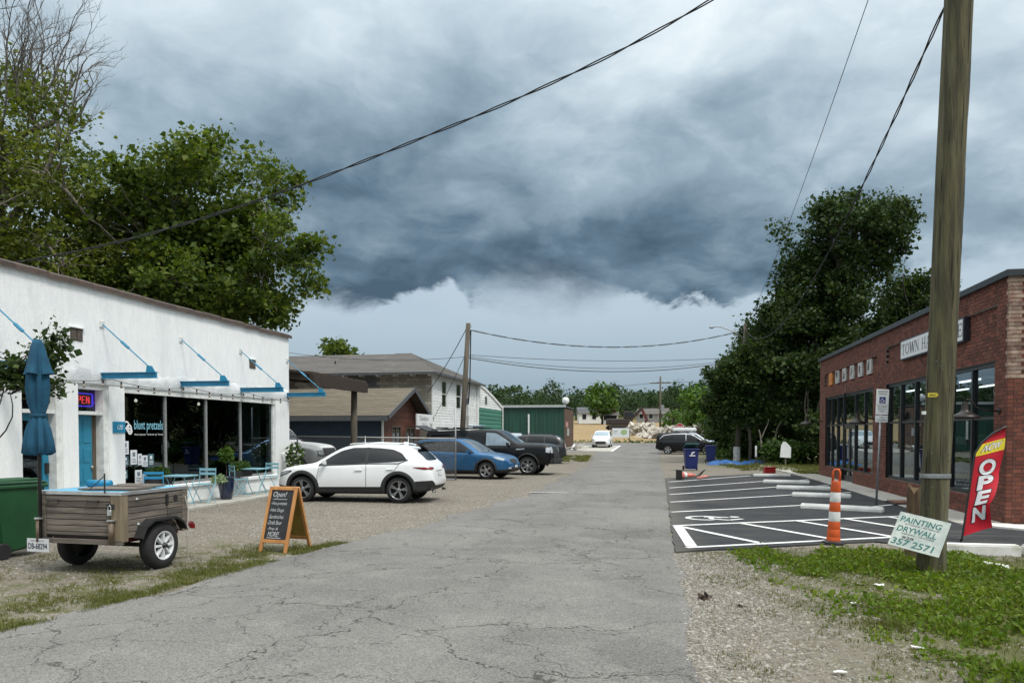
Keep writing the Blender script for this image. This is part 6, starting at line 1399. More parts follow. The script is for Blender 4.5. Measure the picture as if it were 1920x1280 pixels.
GTX = mat('sign_green', (.02, .10, .07)); DBL = mat('sign_blue', (.012, .035, .18))
for txt, z_, w_, h_, par in (('RESERVED', 2.685, .24, .038, pl1), ('PARKING', 2.625, .20, .038, pl1), ('MAXIMUM', 2.335, .20, .03, pl1), ('PENALTY', 2.28, .20, .03, pl1), ('$250', 2.225, .12, .03, pl1), ('VAN', 2.08, .1, .03, pl2), ('ACCESSIBLE', 2.02, .22, .028, pl2)):
    mb = MB(); text_fit(mb, txt, frame((-w_ / 2, -.0465, z_), (1, 0, 0), (0, 0, 1)), width=w_, height=h_, offset=.01); mb.build('lettering', GTX, par, fix=False)
MB().box(-.14, .14, -.0468, -.046, 2.385, 2.391).build('rule', GTX, pl1)
bs = MB().box(-.075, .075, -.0475, -.0455, 2.425, 2.58).build('blue_square', DBL, pl1)
mb = MB(); 
def vstroke(mb, pts, w_, y_):
    for a, b in zip(pts, pts[1:]):
        a = Vector(a); b = Vector(b); d = (b - a).normalized(); n_ = Vector((-d.y, d.x)) * w_ / 2; mb._add([(a.x - n_.x, y_, a.y - n_.y), (b.x - n_.x, y_, b.y - n_.y), (b.x + n_.x, y_, b.y + n_.y), (a.x + n_.x, y_, a.y + n_.y)], [(0, 1, 2, 3)])
vstroke(mb, [(-.015, 2.56), (-.01, 2.51), (.025, 2.51), (.04, 2.465), (.055, 2.47)], .011, -.0482); vstroke(mb, [(-.03, 2.52), (-.045, 2.49), (-.035, 2.455), (-.005, 2.44), (.022, 2.455), (.03, 2.48)], .009, -.0484); mb.build('wheelchair_symbol', WPRINT, bs, fix=False)
# feather flag
fl = thing('feather_flag', 'red feather flag reading now open on a black pole by the brick store', 'flag', (4.57, 13.1, 0))
FLAGR = mat('red_flag_cloth', (.55, .006, .022), (.46, .005, .018), rough=.7, scale=3); FLAGY = mat('yellow_flag_print', (.75, .60, .03), (.7, .55, .03), rough=.7); FW = mat('white_flag_print', (.78, .78, .80), (.72, .72, .74), rough=.7); FK = mat('black_flag_print', (.015, .012, .012), rough=.7)
LT = [(.11, .03), (.60, .09), (1.10, .15), (1.41, .19), (1.58, .29), (1.72, .44), (1.80, .58)]; RT = [(.26, .47), (.45, .42), (.62, .38), (.80, .47), (.99, .54), (1.30, .585), (1.60, .615), (1.82, .625)]
def fxz(u, v):
    zl = .11 + v * (1.80 - .11); zr = .26 + v * (1.82 - .26)
    xl = float(np.interp(zl, [p[0] for p in LT], [p[1] for p in LT])); xr = float(np.interp(zr, [p[0] for p in RT], [p[1] for p in RT]))
    return xl + (xr - xl) * u, zl + (zr - zl) * u
def fpt(u, v, off=0):
    x, z = fxz(u, v); return (x, u * (.05 * sin(7 * v + 3 * u) + .035 * sin(13 * v + 1)) + off, z)
mb = MB(); mb.grid([[fpt(i / 10, j / 40) for i in range(11)] for j in range(41)]); mb.build('banner', FLAGR, fl, smooth=True, fix=False)
mb = MB(); mb.grid([[fpt(i / 10, .735 + .115 * j / 6 + .04 * (i / 10), -.004) for i in range(11)] for j in range(7)]); mb.build('yellow_band', FLAGY, fl, smooth=True, fix=False)
def flagtext(txt, u0, u1, v0, v1, m, off, name, o=.0, sh=0.0, sl=0.0):
    vs, fs = text_geo(txt, offset=o, res=5, shear=sh); x0 = min(v[0] for v in vs); x1 = max(v[0] for v in vs); y0 = min(v[1] for v in vs); y1 = max(v[1] for v in vs)
    me = MB(); me._add([fpt(u0 + (u1 - u0) * (v[0] - x0) / (x1 - x0), v0 + (v1 - v0) * (v[1] - y0) / (y1 - y0) + sl * (v[0] - x0) / (x1 - x0), off) for v in vs], fs); me.build(name, m, fl, fix=False)
flagtext('NOW', .16, .92, .765, .845, FK, -.007, 'lettering', .04, .35, .03); flagtext('NOW', .19, .90, .772, .838, FW, -.009, 'lettering', .012, .35, .03)
for ch, v0, v1, u0, u1 in (('O', .55, .70, .22, .80), ('P', .41, .545, .26, .78), ('E', .265, .40, .32, .78), ('N', .10, .245, .30, .80)): flagtext(ch, u0 - .03, u1 + .03, v0 - .006, v1 + .006, FK, -.006, 'letter', .05); flagtext(ch, u0, u1, v0, v1, FW, -.009, 'letter', .04)
pp = [(.0, 0, 0), (.03, 0, .11)] + [(x, 0, z) for z, x in LT[1:]] + [(.63, 0, 1.825)]
MB().tube(pp, .016, 8).build('pole', BLKST, fl, smooth=True); MB().tube([(-.03, 0, .07), (.05, 0, .07)], .012, 6).build('ground_spike', BLKST, fl)
# ---- big utility pole, strap, tag
POLEM = mat('mossy_pole_wood', (.105, .095, .046), (.052, .047, .026), rough=.95, scale=6, bump=1.0, bscale=22, stretch=(2.6, 2.6, .20), c3=(.19, .175, .11), s3=2.2, f3=.6, lo=.40, hi=.60)
up_ = thing('utility_pole', 'large mossy wooden utility pole in the grass on the right', 'utility pole', (3.27, 10.31, 0))
pts = [(0.31 * 0 + .031 * z * 1.02, 0, z) for z in (-.3, 0, .4, 1.5, 3, 5, 7, 9, 10.5)]
mb = MB(); rs = []
for (x, y, z) in pts:
    rs.append([(x + (.158 + .006 * sin(3 * a + z) + (.02 if z < .3 else 0)) * cos(a), y + (.158 + .005 * sin(5 * a + z * 2)) * sin(a), z) for a in [2 * pi * k / 28 for k in range(28)]])
mb.grid(rs, closed=True); mb.build('shaft', POLEM, up_, smooth=True)
MB().lathe([(.168, 1.17), (.17, 1.18), (.17, 1.215), (.168, 1.225)], 24, c=(.036, 0, 0), cap=False).build('metal_strap', GALV, up_)
tg = MB().prism([(-.115, 2.16), (-.02, 2.16), (.0, 2.175), (.0, 2.195), (-.02, 2.21), (-.115, 2.21)], 'Y', -.168, -.160).build('number_tag', mat('yellow_tag', (.55, .45, .04)), up_); mb = MB(); text_fit(mb, '4921', frame((-.10, -.1695, 2.172), (1, 0, 0), (0, 0, 1)), width=.075, height=.024, offset=.02); mb.build('number', FK, tg, fix=False)
MB().box(-.16, -.12, -.13, -.09, 1.95, 1.99).build('insulator_clip', WTRIM, up_)
rp = random.Random(4)
for k in range(26):
    a = rp.uniform(pi, 2 * pi); z_ = rp.uniform(.5, 6.8); l_ = rp.uniform(.25, .9); cx_ = .0316 * z_
    MB().tube([(cx_ + .1575 * cos(a), .1575 * sin(a), z_), (.0316 * (z_ + l_ / 2) + .159 * cos(a + .02), .159 * sin(a + .02), z_ + l_ / 2), (.0316 * (z_ + l_) + .1575 * cos(a - .01), .1575 * sin(a - .01), z_ + l_)], [.001, .0045, .001], 4).build('split', mat('pole_split', (.02, .017, .011), rough=.95), up_)
for k in range(22):
    a = rp.uniform(pi * 1.1, 1.9 * pi); z_ = rp.uniform(.7, 2.6); cx_ = .0316 * z_; MB().cbox((cx_ + .160 * cos(a), .160 * sin(a), z_), (.012, .012, .005)).build('staple', GALV if k % 2 else mat('rust', (.12, .05, .03)), up_)
for z_ in (7.2, 9.2, 10.0): MB().box(.031 * z_ - .02, .031 * z_ + .02, .1, .24, z_, z_ + .08).build('wire_bracket', GALV, up_)
sp_ = thing('wood_post', 'short splintered brown post just behind the big utility pole', 'post', (3.33, 11.25, 0))
mb = MB(); rs = []
for z in (0, .3, .7, .98): rs.append([(.105 * cos(a) * (1 - .06 * z) + .03 * z, .09 * sin(a), z + (.09 * sin(3 * a + 1) * sin(a) if z > .9 else 0)) for a in [2 * pi * k / 16 for k in range(16)]])
mb.grid(rs, closed=True); mb.f.append(tuple(range(48, 64))); mb.mi.append(0); mb.build('shaft', mat('split_wood', (.13, .085, .045), (.06, .035, .02), rough=.95, scale=5, stretch=(3, 3, .3), bump=.6, bscale=12), sp_, smooth=False)
# ---- home-made painting sign leaning on the pole
pg = thing('painting_sign', 'battered grey board hand-lettered painting drywall leaning on the utility pole', 'sign', (2.69, 10.03, .37))
F4 = frame((0, 0, 0), (.49, -.25, -.11), (.22, .26, .385)); bw, bh = .565, .505
BRDM = mat('grey_green_board', (.40, .43, .39), (.30, .335, .31), rough=.8, scale=5, c3=(.20, .25, .24), s3=7, f3=.5)
MB(F4).box(0, bw, 0, bh, -.006, .006).build('board', BRDM, pg)
TG = mat('teal_paint_letters', (.008, .085, .075), (.015, .11, .095), rough=.7, scale=20)
for txt, x_, y_, w_, h_ in (('PAINTING', .03, .365, .46, .085), ('DRYWALL', .03, .225, .44, .085), ('357 2571', .02, .03, .47, .095)):
    mb = MB(); text_fit(mb, txt, F4 @ frame((x_, y_, .0072), (1, 0, 0), (0, 1, 0)), width=w_, height=h_, offset=.022, shear=.12); mb.build('lettering', TG, pg, fix=False)
for txt, x_, y_, w_, h_ in (('INTERIOR - EXTERIOR', .10, .335, .38, .018), ('REPAIRS - TEXTURE', .10, .195, .36, .018), ('828', .12, .135, .13, .035)):
    mb = MB(); text_fit(mb, txt, F4 @ frame((x_, y_, .0075), (1, 0, 0), (0, 1, 0)), width=w_, height=h_, offset=.015); mb.build('lettering', FK, pg, fix=False)
# ---- wheel stops
WSM = mat('white_concrete_stop', (.70, .70, .67), (.58, .58, .55), rough=.85, scale=5, bump=.25, c3=(.45, .44, .41), s3=4, f3=.4)
for k, (a, b) in enumerate((((3.46, 31.15), (4.86, 31.35)), ((3.36, 27.3), (4.80, 26.95)), ((3.38, 24.35), (4.86, 24.05)), ((3.40, 21.6), (4.80, 21.22)), ((3.06, 18.2), (4.62, 17.52)))):
    d = Vector((b[0] - a[0], b[1] - a[1], 0)); ang = math.atan2(d.y, d.x); l = d.length
    mb = MB(Matrix.Translation((0, 0, .0))); mb.prism([(-.09, 0), (.09, 0), (.085, .07), (.055, .125), (-.055, .125), (-.085, .07)], 'X', -l / 2, l / 2)
    lab = ['white concrete wheel stop in the farthest bay of the new lot', 'white concrete wheel stop second from the far end of the lot', 'white concrete wheel stop in the middle bay of the lot', 'white concrete wheel stop second nearest the orange post', 'white concrete wheel stop behind the orange and white post'][k]
    o = mb.build('wheel_stop', WSM, None, bevel=.02, seg=2); o.location = ((a[0] + b[0]) / 2, (a[1] + b[1]) / 2, .027); o.rotation_euler = (0, 0, ang); tag(o, lab, 'wheel stop', 'wheel stops in the new lot')
# ---- red crate, fallen barricade cone, tarps, white board, thin white stake
rb = thing('red_crate', 'small red plastic crate beyond the farthest wheel stop', 'crate', (4.45, 34.15, 0), R(10)); REDP = mat('red_plastic', (.36, .012, .010), (.28, .01, .01), rough=.5)
MB().box(-.22, .22, -.15, .15, 0, .03).box(-.22, -.19, -.15, .15, .031, .26).box(.19, .22, -.15, .15, .031, .26).box(-.189, .189, -.15, -.12, .031, .26).box(-.189, .189, .12, .15, .031, .26).build('shell', REDP, rb, bevel=.01); MB().box(-.24, .24, -.17, .17, .261, .29).build('rim', REDP, rb, bevel=.008)
fc = thing('fallen_barricade', 'toppled orange and white traffic marker lying at the far lot edge', 'traffic marker', (1.0, 28.95, .03), R(30)); PINKO = mat('faded_orange', (.62, .20, .15), (.5, .14, .1), rough=.6)
MB().lathe([(.16, 0), (.14, .05), (.09, .35), (.05, .62), (.03, .65)], 14, axis='X', c=(-.45, 0, .15)).build('cone', PINKO, fc, smooth=True); MB().lathe([(.128, .14), (.108, .26)], 14, axis='X', c=(-.45, 0, .15), cap=False).build('white_band', WHT, fc); MB().box(-.50, -.46, -.2, .2, 0, .36).build('base', BLKST, fc, bevel=.01)
MB().bar((.2, -.2, .06), (.85, .25, .10), .16, .03).build('board', PINKO, fc); MB().tube([(.25, .1, .06), (.55, -.1, .35)], .02, 6).build('leg', BLKST, fc); MB().tube([(.45, .2, .06), (.55, -.1, .35)], .02, 6).build('leg', BLKST, fc)
TARP = mat('blue_tarp', (.016, .10, .30), (.012, .08, .24), rough=.5, scale=6)
for k, (x_, y_, sx, sy, hh) in enumerate(((3.35, 43.6, 1.0, .55, .26), (4.95, 44.3, .8, .5, .24), (2.9, 43.2, .4, .3, .12))):
    r2 = random.Random(k); rs = []
    for i in range(11):
        row = []
        for j in range(9):
            u, v = i / 10 * 2 - 1, j / 8 * 2 - 1; e = max(0, 1 - u * u) * max(0, 1 - v * v); row.append((u * sx, v * sy, .01 + hh * e ** .6 * (.6 + .5 * r2.random())))
        rs.append(row)
    mb = MB(); mb.grid(rs); o = mb.build('tarpaulin', TARP); o.location = (x_, y_, 0); tag(o, ['crumpled blue tarpaulin on the ground left of the white-wrapped pole', 'crumpled blue tarpaulin on the ground right of the white-wrapped pole', 'small scrap of blue tarpaulin beside the closed blue bin'][k], 'tarpaulin', 'blue tarpaulins by the pole')
ws = thing('yard_sign', 'weathered white board on a stake in front of the dark trees', 'sign', (6.15, 41.2, 0), R(-8))
MB().box(-.03, .03, .02, .06, 0, .75).build('stake', OLDW, ws); MB().prism([(-.27, .50), (.25, .47), (.27, 1.0), (.02, 1.28), (-.12, 1.30), (-.22, 1.1)], 'Y', -.02, .015).build('board', SIDING, ws)
st = thing('white_stake', 'thin white marker stake among the trunks', 'stake', (4.95, 43.4, 0)); MB().box(-.035, .035, -.02, .02, .0, .45).build('shaft', OLDW, st); MB().box(-.045, .045, -.03, .03, .45, 1.05).build('sleeve', SIDING, st)
# ================================================================= UTILITY POLES, WIRES, FENCE
POLE2 = mat('grey_pole_wood', (.125, .105, .080), (.08, .068, .052), rough=.95, scale=4, stretch=(2, 2, .2), bump=.5, bscale=14)
def pole(label, base, top, r, name='utility_pole'):
    t = thing(name, label, 'utility pole', base); d = Vector(top) - Vector(base)
    MB().tube([(0, 0, -.2), tuple(d * .5), tuple(d)], [r, r * .9, r * .78], 12).build('shaft', POLE2, t, smooth=True); return t
p1 = pole('leaning grey utility pole in front of the white clapboard house', (-10.15, 38, 0), (-9.73, 38, 7.3), .15)
MB().tube([(.42 - .15, .12, 7.15), (.42 + .15, .12, 7.15)], .02, 6).build('bracket', GALV, p1)
MB().tube(sag((.55, 0, 6.95), (.5, 0, 4.4), 0, 3) + [(.42, 0, 3.2)], .035, 6).build('riser_cable', SOCK, p1)
MB().box(.28, .40, -.1, .1, 3.2, 3.5).build('junction_box', GREYTRIM, p1)
p2 = pole('utility pole with a lamp arm rising from the dark trees on the right', (4.15, 46, 0), (4.75, 47.0, 8.15), .15)
MB().tube([(.5, .8, 7.2), (.0, .7, 7.6), (-.9, .6, 7.95), (-1.3, .55, 7.95)], .03, 6).build('lamp_arm', GALV, p2); MB().lathe([(.0, .06), (.1, .03), (.14, -.05), (.0, -.09)], 10, c=(-1.4, .52, 7.92)).build('lamp_head', GALV, p2, smooth=True)
mb = MB(); rs = []
for i, z in enumerate((.02, .15, .35, .5, .65, .8, .95)): rs.append([((.19 + .025 * sin(3 * a + i)) * cos(a) + .06 * z, (.19 + .02 * sin(4 * a + 2 * i)) * sin(a), z) for a in [2 * pi * k / 14 for k in range(14)]])
mb.grid(rs, closed=True); mb.build('white_wrap', mat('white_plastic_wrap', (.66, .66, .66), (.4, .4, .4), rough=.5, scale=6), p2, smooth=True)
p3 = pole('far utility pole with a crossarm at the end of the road', (-.43, 120, zg(0, 120) - .1), (-.43, 120, 10.4), .17)
zz_ = 10.4 - zg(0, 120); MB().bar((-1.6, 0, zz_ - .9), (1.6, 0, zz_ - .9), .12, .14).build('crossarm', POLE2, p3); MB().lathe([(0, 0), (.28, 0), (.28, .9), (0, .95)], 12, c=(.3, -.3, zz_ - 5.2)).build('transformer', GALV, p3)
for x_ in (-1.5, -.7, .7, 1.5): MB().tube([(x_, 0, zz_ - .85), (x_, 0, zz_ - .5)], .05, 6).build('insulator', WTRIM, p3)
def twisted(path, r, n=3, pitch=.5, sub=6):
    """bundled service drop: conductors wound round a messenger"""
    P_ = []
    pts = [Vector(p) for p in path]
    for a, b in zip(pts, pts[1:]):
        for i in range(sub): P_.append(a.lerp(b, i / sub))
    P_.append(pts[-1]); L = [0]
    for a, b in zip(P_, P_[1:]): L.append(L[-1] + (b - a).length)
    mb = MB()
    for k in range(n):
        q = []
        for i, p in enumerate(P_):
            d = (P_[min(i + 1, len(P_) - 1)] - P_[max(0, i - 1)]).normalized(); u = d.cross(Vector((0, 0, 1))).normalized(); v = u.cross(d); a = 2 * pi * (k / n + L[i] / pitch); q.append(p + (u * cos(a) + v * sin(a)) * r * .9)
        mb.tube(q, r * .62, 5)
    return mb
def wire(name, label, path, r, tw=False, sub=6, pitch=.7, group='overhead cables'):
    mb = twisted(path, r, 2, pitch, sub) if tw else MB().tube(path, r, 5)
    o = mb.build(name, SOCK, smooth=True); return tag(o, label, 'cable', group)
W1 = [(3.45, 10.45, 8.9), (2.2, 10.72, 8.32), (.63, 11.09, 7.70), (-.35, 11.32, 7.36), (-1.14, 11.5, 7.13), (-2.49, 11.82, 6.81), (-3.8, 12.12, 6.55), (-4.81, 12.36, 6.36), (-6.23, 12.69, 6.11), (-8.3, 13.17, 5.81), (-10.37, 13.65, 5.60), (-12.21, 14.08, 5.49), (-14.42, 14.6, 5.44), (-17, 15.2, 5.42)]
def spline(pts, n=8):
    out = []; P_ = [Vector(p) for p in pts]
    for i in range(len(P_) - 1):
        a, b, c_, d = P_[max(0, i - 1)], P_[i], P_[i + 1], P_[min(len(P_) - 1, i + 2)]
        for k in range(n):
            t = k / n; out.append(tuple(.5 * ((2 * b) + (-a + c_) * t + (2 * a - 5 * b + 4 * c_ - d) * t * t + (-a + 3 * b - 3 * c_ + d) * t ** 3)))
    out.append(tuple(P_[-1])); return out
wire('twisted_cable', 'thick twisted cable crossing the sky from the right pole down to the white shop', spline(W1, 6), .017, True, 2, 1.7)
wire('twisted_cable', 'thick twisted cable running from the right pole towards the dark trees', sag((3.5, 10.5, 7.25), (4.75, 47, 7.7), 1.9, 40), .017, True, 3, 1.9)
wire('thin_wire', 'thin high wire above the dark trees on the right', sag((3.55, 10.5, 10.4), (4.8, 47, 8.1), .55, 30), .008)
A_, B_2 = (-9.6, 38, 6.95), (4.6, 47, 7.75)
wire('twisted_cable', 'dark drooping cable strung from the leaning pole to the lamp pole', sag(A_, B_2, .92, 30), .024, True, 3, 2.2)
wire('thin_wire', 'uppermost thin wire below the drooping cable between the two poles', sag((-9.9, 38, 5.72), (4.6, 47, 6.2), .28, 24), .013)
wire('thin_wire', 'middle thin wire between the leaning pole and the lamp pole', sag((-9.9, 38, 5.66), (4.6, 47, 6.12), .62, 24), .013)
wire('thin_wire', 'lowest paired wire between the leaning pole and the lamp pole', sag((-9.9, 38, 5.58), (4.6, 47, 6.05), .72, 24), .020)
wire('thin_wire', 'wire dropping from the leaning pole top to the gable office', sag((-9.85, 38, 7.0), (-12.6, 40.2, 3.9), .15, 14), .02)
wire('thin_wire', 'slanting guy wire from the leaning pole to the clapboard corner', sag((-9.9, 38, 5.7), (-13.1, 43.2, 2.7), .1, 14), .014)
wire('thin_wire', 'thin wire running left from the leaning pole across the grey roof', sag((-9.9, 38, 5.6), (-24, 40, 6.9), .5, 20), .012)
wire('thin_wire', 'faint far wire crossing the sky above the green metal building', sag((-30, 118, 8.6), (-.43, 120, 9.55), .6, 20), .03)
wire('thin_wire', 'far wire leaving the distant pole towards the dark trees', sag((-.43, 120, 9.55), (40, 122, 12), .8, 20), .03)
wire('thin_wire', 'low far wire from the distant pole over the green building roof', sag((-40, 116, 5.4), (-.43, 120, 5.9), .6, 20), .03)
# ---- chain-link fence
fn = thing('chain_link_fence', 'grey chain-link fence between the shop corner and the blue car', 'fence', (0, 0, 0)); FY_ = 27.3; FX0, FX1 = -15.6, -7.48
for x_ in (FX0, -13.75, -11.0, -9.3, FX1): MB().tube([(x_, FY_, 0), (x_, FY_, 1.62 if x_ != FX1 else 2.72)], .028 if x_ != FX1 else .03, 8).build('post', GALV, fn, smooth=True)
MB().tube([(FX0, FY_, 1.60), (-13.75, FY_, 1.60), (-11, FY_, 1.57), (FX1, FY_, 1.53)], .024, 8).build('top_rail', mat('pale_galvanised', (.42, .41, .38), (.3, .29, .27), rough=.6, metal=.3, scale=30), fn, smooth=True)
MB().tube([(-8.6, FY_, .04), (FX1, FY_, .03)], .022, 8).build('bottom_rail', GALV, fn)
mb = MB(); s_ = .095; hgt_ = 1.5; n = int((FX1 - FX0 + hgt_) / s_)
for i in range(n):
    for sg in (1, -1):
        x0 = FX0 - (hgt_ if sg > 0 else 0) + i * s_; a = [x0, .04]; b = [x0 + hgt_, 1.54] if sg > 0 else [x0 - hgt_ + hgt_, 1.54]
        if sg < 0: a = [x0 + hgt_, .04] if False else [x0, .04]; b = [x0 - hgt_, 1.54]
        (xa, za), (xb, zb2) = a, b
        lo, hi = (xa, xb) if xa < xb else (xb, xa)
        t0 = 0.0; t1 = 1.0
        if xb != xa:
            for lim, s2 in ((FX0, 1), (FX1, -1)):
                pass
        def at(t): return (xa + (xb - xa) * t, za + (zb2 - za) * t)
        ts = [t for t in [k / 24 for k in range(25)] if FX0 <= at(t)[0] <= FX1]
        if len(ts) > 1:
            q0, q1 = at(ts[0]), at(ts[-1]); mb.bar((q0[0], FY_ + .004 * sg, q0[1]), (q1[0], FY_ + .004 * sg, q1[1]), .0048, .0048, up=(0, 1, 0))
tag(mb.build('wire_mesh', mat('mesh_wire', (.36, .36, .35), rough=.5, metal=.4), fn), kind='stuff')
# ================================================================= TREES AND OTHER GROWTH
def leafmat(name, c1, c2, c3, trans=.35, rough=.6):
    m = bpy.data.materials.new(name); m.use_nodes = True; MATS[name] = m; t = NT(m.node_tree); b = t.n['Principled BSDF']
    ge = t.add('ShaderNodeNewGeometry'); oi = t.add('ShaderNodeObjectInfo'); r = ge.outputs['Random Per Island']
    p = t.noise(ge.outputs['Position'], .55, 3, .6)
    c = t.ramp(r, [(0, c1), (.55, c2), (1, c3)])
    c = t.mix(t.math('MULTIPLY', t.smooth(p, .4, .65), .55), c, c1)
    b.inputs['Roughness'].default_value = rough; b.inputs['Specular IOR Level'].default_value = .3; t.link(c, b.inputs['Base Color'])
    tr = t.add('ShaderNodeBsdfTranslucent'); t.link(t.vmath('MULTIPLY', c, (1.25, 1.3, .6)), tr.inputs[0])
    mx = t.add('ShaderNodeMixShader'); mx.inputs[0].default_value = trans; o = t.n['Material Output']
    t.link(b.outputs[0], mx.inputs[1]); t.link(tr.outputs[0], mx.inputs[2]); t.link(mx.outputs[0], o.inputs[0])
    return m
LF1 = leafmat('sycamore_leaf', (.036, .066, .009), (.085, .130, .015), (.185, .215, .032), .42); LF2 = leafmat('dark_leaf', (.015, .036, .007), (.031, .060, .011), (.078, .112, .022), .3)
LF3 = leafmat('bright_leaf', (.045, .10, .014), (.075, .145, .02), (.12, .19, .035)); LF4 = leafmat('far_leaf', (.020, .045, .014), (.032, .066, .020), (.055, .092, .030), .2); LF5 = leafmat('shrub_leaf', (.020, .050, .010), (.05, .10, .016), (.09, .14, .03)); LFB = leafmat('new_leaf', (.060, .088, .012), (.115, .145, .018), (.18, .19, .032), .42)
BARK = mat('pale_bark', (.20, .175, .135), (.115, .098, .075), rough=.95, scale=5, bump=.5, bscale=18, c3=(.30, .275, .225), s3=2, f3=.5); BARKD = mat('dark_bark', (.060, .050, .038), (.035, .03, .024), rough=.95, scale=6, bump=.5, bscale=18)
BARKT = mat('grey_twig', (.13, .115, .10), (.08, .07, .06), rough=.95, scale=6)
def leaves_mesh(name, C_, size, m, rs, squash=.5, shape=1.0):
    n = len(C_); C_ = np.asarray(C_, float)
    d = rs.normal(size=(n, 3)); d[:, 2] = d[:, 2] * squash - .25; d /= np.linalg.norm(d, axis=1)[:, None]
    a = rs.normal(size=(n, 3)); s = np.cross(d, a); s /= np.linalg.norm(s, axis=1)[:, None]; up = np.cross(s, d)
    L = (size * (.55 + 1.3 * rs.uniform(size=n) ** 2.2))[:, None]; Wd = L * rs.uniform(.30, .48, n)[:, None] * shape
    v = np.empty((n, 5, 3)); v[:, 0] = C_; v[:, 1] = C_ + d * L * .42 + s * Wd + up * L * .10; v[:, 2] = C_ + d * L - up * L * .12; v[:, 3] = C_ + d * L * .42 - s * Wd + up * L * .10; v[:, 4] = C_ + d * L * .48
    f = np.empty((n, 4, 3), int); b = np.arange(n) * 5
    f[:, 0] = np.stack([b, b + 1, b + 4], 1); f[:, 1] = np.stack([b + 1, b + 2, b + 4], 1); f[:, 2] = np.stack([b, b + 4, b + 3], 1); f[:, 3] = np.stack([b + 4, b + 2, b + 3], 1)
    me = bpy.data.meshes.new(name); V = v.reshape(-1, 3); F = f.reshape(-1, 3)
    me.vertices.add(len(V)); me.vertices.foreach_set('co', V.ravel()); me.loops.add(F.size); me.loops.foreach_set('vertex_index', F.ravel().astype(np.int32))
    me.polygons.add(len(F)); me.polygons.foreach_set('loop_start', np.arange(0, F.size, 3, dtype=np.int32)); me.update(calc_edges=True); me.materials.append(m); me.validate(); return me
def crown_points(ells, ncl, rs, hollow=.35):
    """cluster centres through a union of ellipsoids, biased to the outside"""
    vol = np.array([e[1][0] * e[1][1] * e[1][2] for e in ells]); pick = rs.choice(len(ells), ncl, p=vol / vol.sum()); out = []
    for k in pick:
        c, r = ells[k]; d = rs.normal(size=3); d /= np.linalg.norm(d); q = hollow + (1 - hollow) * rs.uniform() ** .6
        lump = .80 + .22 * sin(3.1 * d[0] * 2 + k) * cos(2.7 * d[1] * 2) + .14 * sin(5 * d[2] + 2 * k); out.append(np.array(c) + d * np.array(r) * q * lump)
    return np.array(out)
def limb(a, b, r0, r1, rs, n=6, wob=.10):
    a = np.array(a, float); b = np.array(b, float); L = np.linalg.norm(b - a); pts = []
    off = rs.normal(size=3) * L * wob; off2 = rs.normal(size=3) * L * wob * .5
    for i in range(n + 1):
        t = i / n; p = a + (b - a) * t + off * sin(pi * t) + off2 * sin(2 * pi * t); p[2] += L * .06 * sin(pi * t); pts.append(tuple(p))
    return pts, [r0 + (r1 - r0) * (i / n) ** .8 for i in range(n + 1)]
def tree(name, label, base, top, ells, ncl, per, spread, lsize, lm, bark, seed, r=.3, nl=9, cat='tree', group=None, squash=.5, bare=0, barelen=2.5, hollow=.35, twigs=True, fork=.3, flat=.75):
    rs = np.random.RandomState(seed); t = thing(name, label, cat, base, 0, group); b0 = np.array(base, float)
    cl = crown_points([(np.array(c) - b0, r_) for c, r_ in ells], ncl, rs, hollow); tp = np.array(top, float) - b0
    mb = MB(); tr_p, tr_r = limb((0, 0, -.2), tp, r, r * .45, rs, 8, .03); mb.tube(tr_p, tr_r, 9); 
    mb.build('trunk', bark, t, smooth=True)
    mb = MB(); ends = cl[rs.choice(len(cl), nl, replace=False)]; nodes = []
    for e in ends:
        k = rs.randint(int(len(tr_p) * fork), len(tr_p)); p0 = np.array(tr_p[k]); pts, rr = limb(p0, e, tr_r[k] * .62, r * .10, rs, 7, .10); mb.tube(pts, rr, 7); nodes += [(np.array(p), q) for p, q in zip(pts[2:], rr[2:])]
    NP = np.array([p for p, q in nodes]); NR = [q for p, q in nodes]
    if twigs:
        for c in cl:
            j = int(np.argmin(((NP - c) ** 2).sum(1) + (NP[:, 2] > c[2]) * 1.0)); pts, rr = limb(NP[j], c, min(NR[j] * .65, .085), .008, rs, 4, .08); mb.tube(pts, rr, 4, cap=False)
    mb.build('limbs', bark, t, smooth=True)
    if bare:
        mb = MB()
        hi = sorted(range(len(cl)), key=lambda i: -(cl[i][2] + 1.2 * rs.uniform() + .35 * abs(cl[i][0])))[:bare]
        def grow(p, d, L, r_, dep):
            e = p + d * L; pts, rr = limb(p, e, r_, r_ * .5, rs, 4, .06); mb.tube(pts, rr, 4, cap=False)
            if dep:
                for _ in range(3 if dep > 1 else 4):
                    q = np.array(pts[rs.randint(1, 5)]); nd = d + rs.normal(size=3) * .45; nd[2] = abs(nd[2]) * .7 + .25; nd /= np.linalg.norm(nd); grow(q, nd, L * rs.uniform(.45, .7), r_ * .5, dep - 1)
        for i in hi:
            c = cl[i]; d = c - (tp * .6); d = d / np.linalg.norm(d); d[2] = abs(d[2]) + .5; d /= np.linalg.norm(d); grow(c, d, barelen * rs.uniform(.6, 1.2), .035, 3)
        mb.build('bare_twigs', BARKT, t)
    pts = []
    for c in cl:
        m_ = int(per * rs.uniform(.5, 1.5)); g = np.clip(rs.normal(size=(m_, 3)), -1.7, 1.7) * spread * np.array([1, 1, flat]) * rs.uniform(.6, 1.25); pts.append(c + g)
    pts = np.concatenate(pts); pts = pts[pts[:, 2] + b0[2] > .1]
    o = obj('crown', leaves_mesh('crown', pts, lsize, lm, rs, squash), t); return t
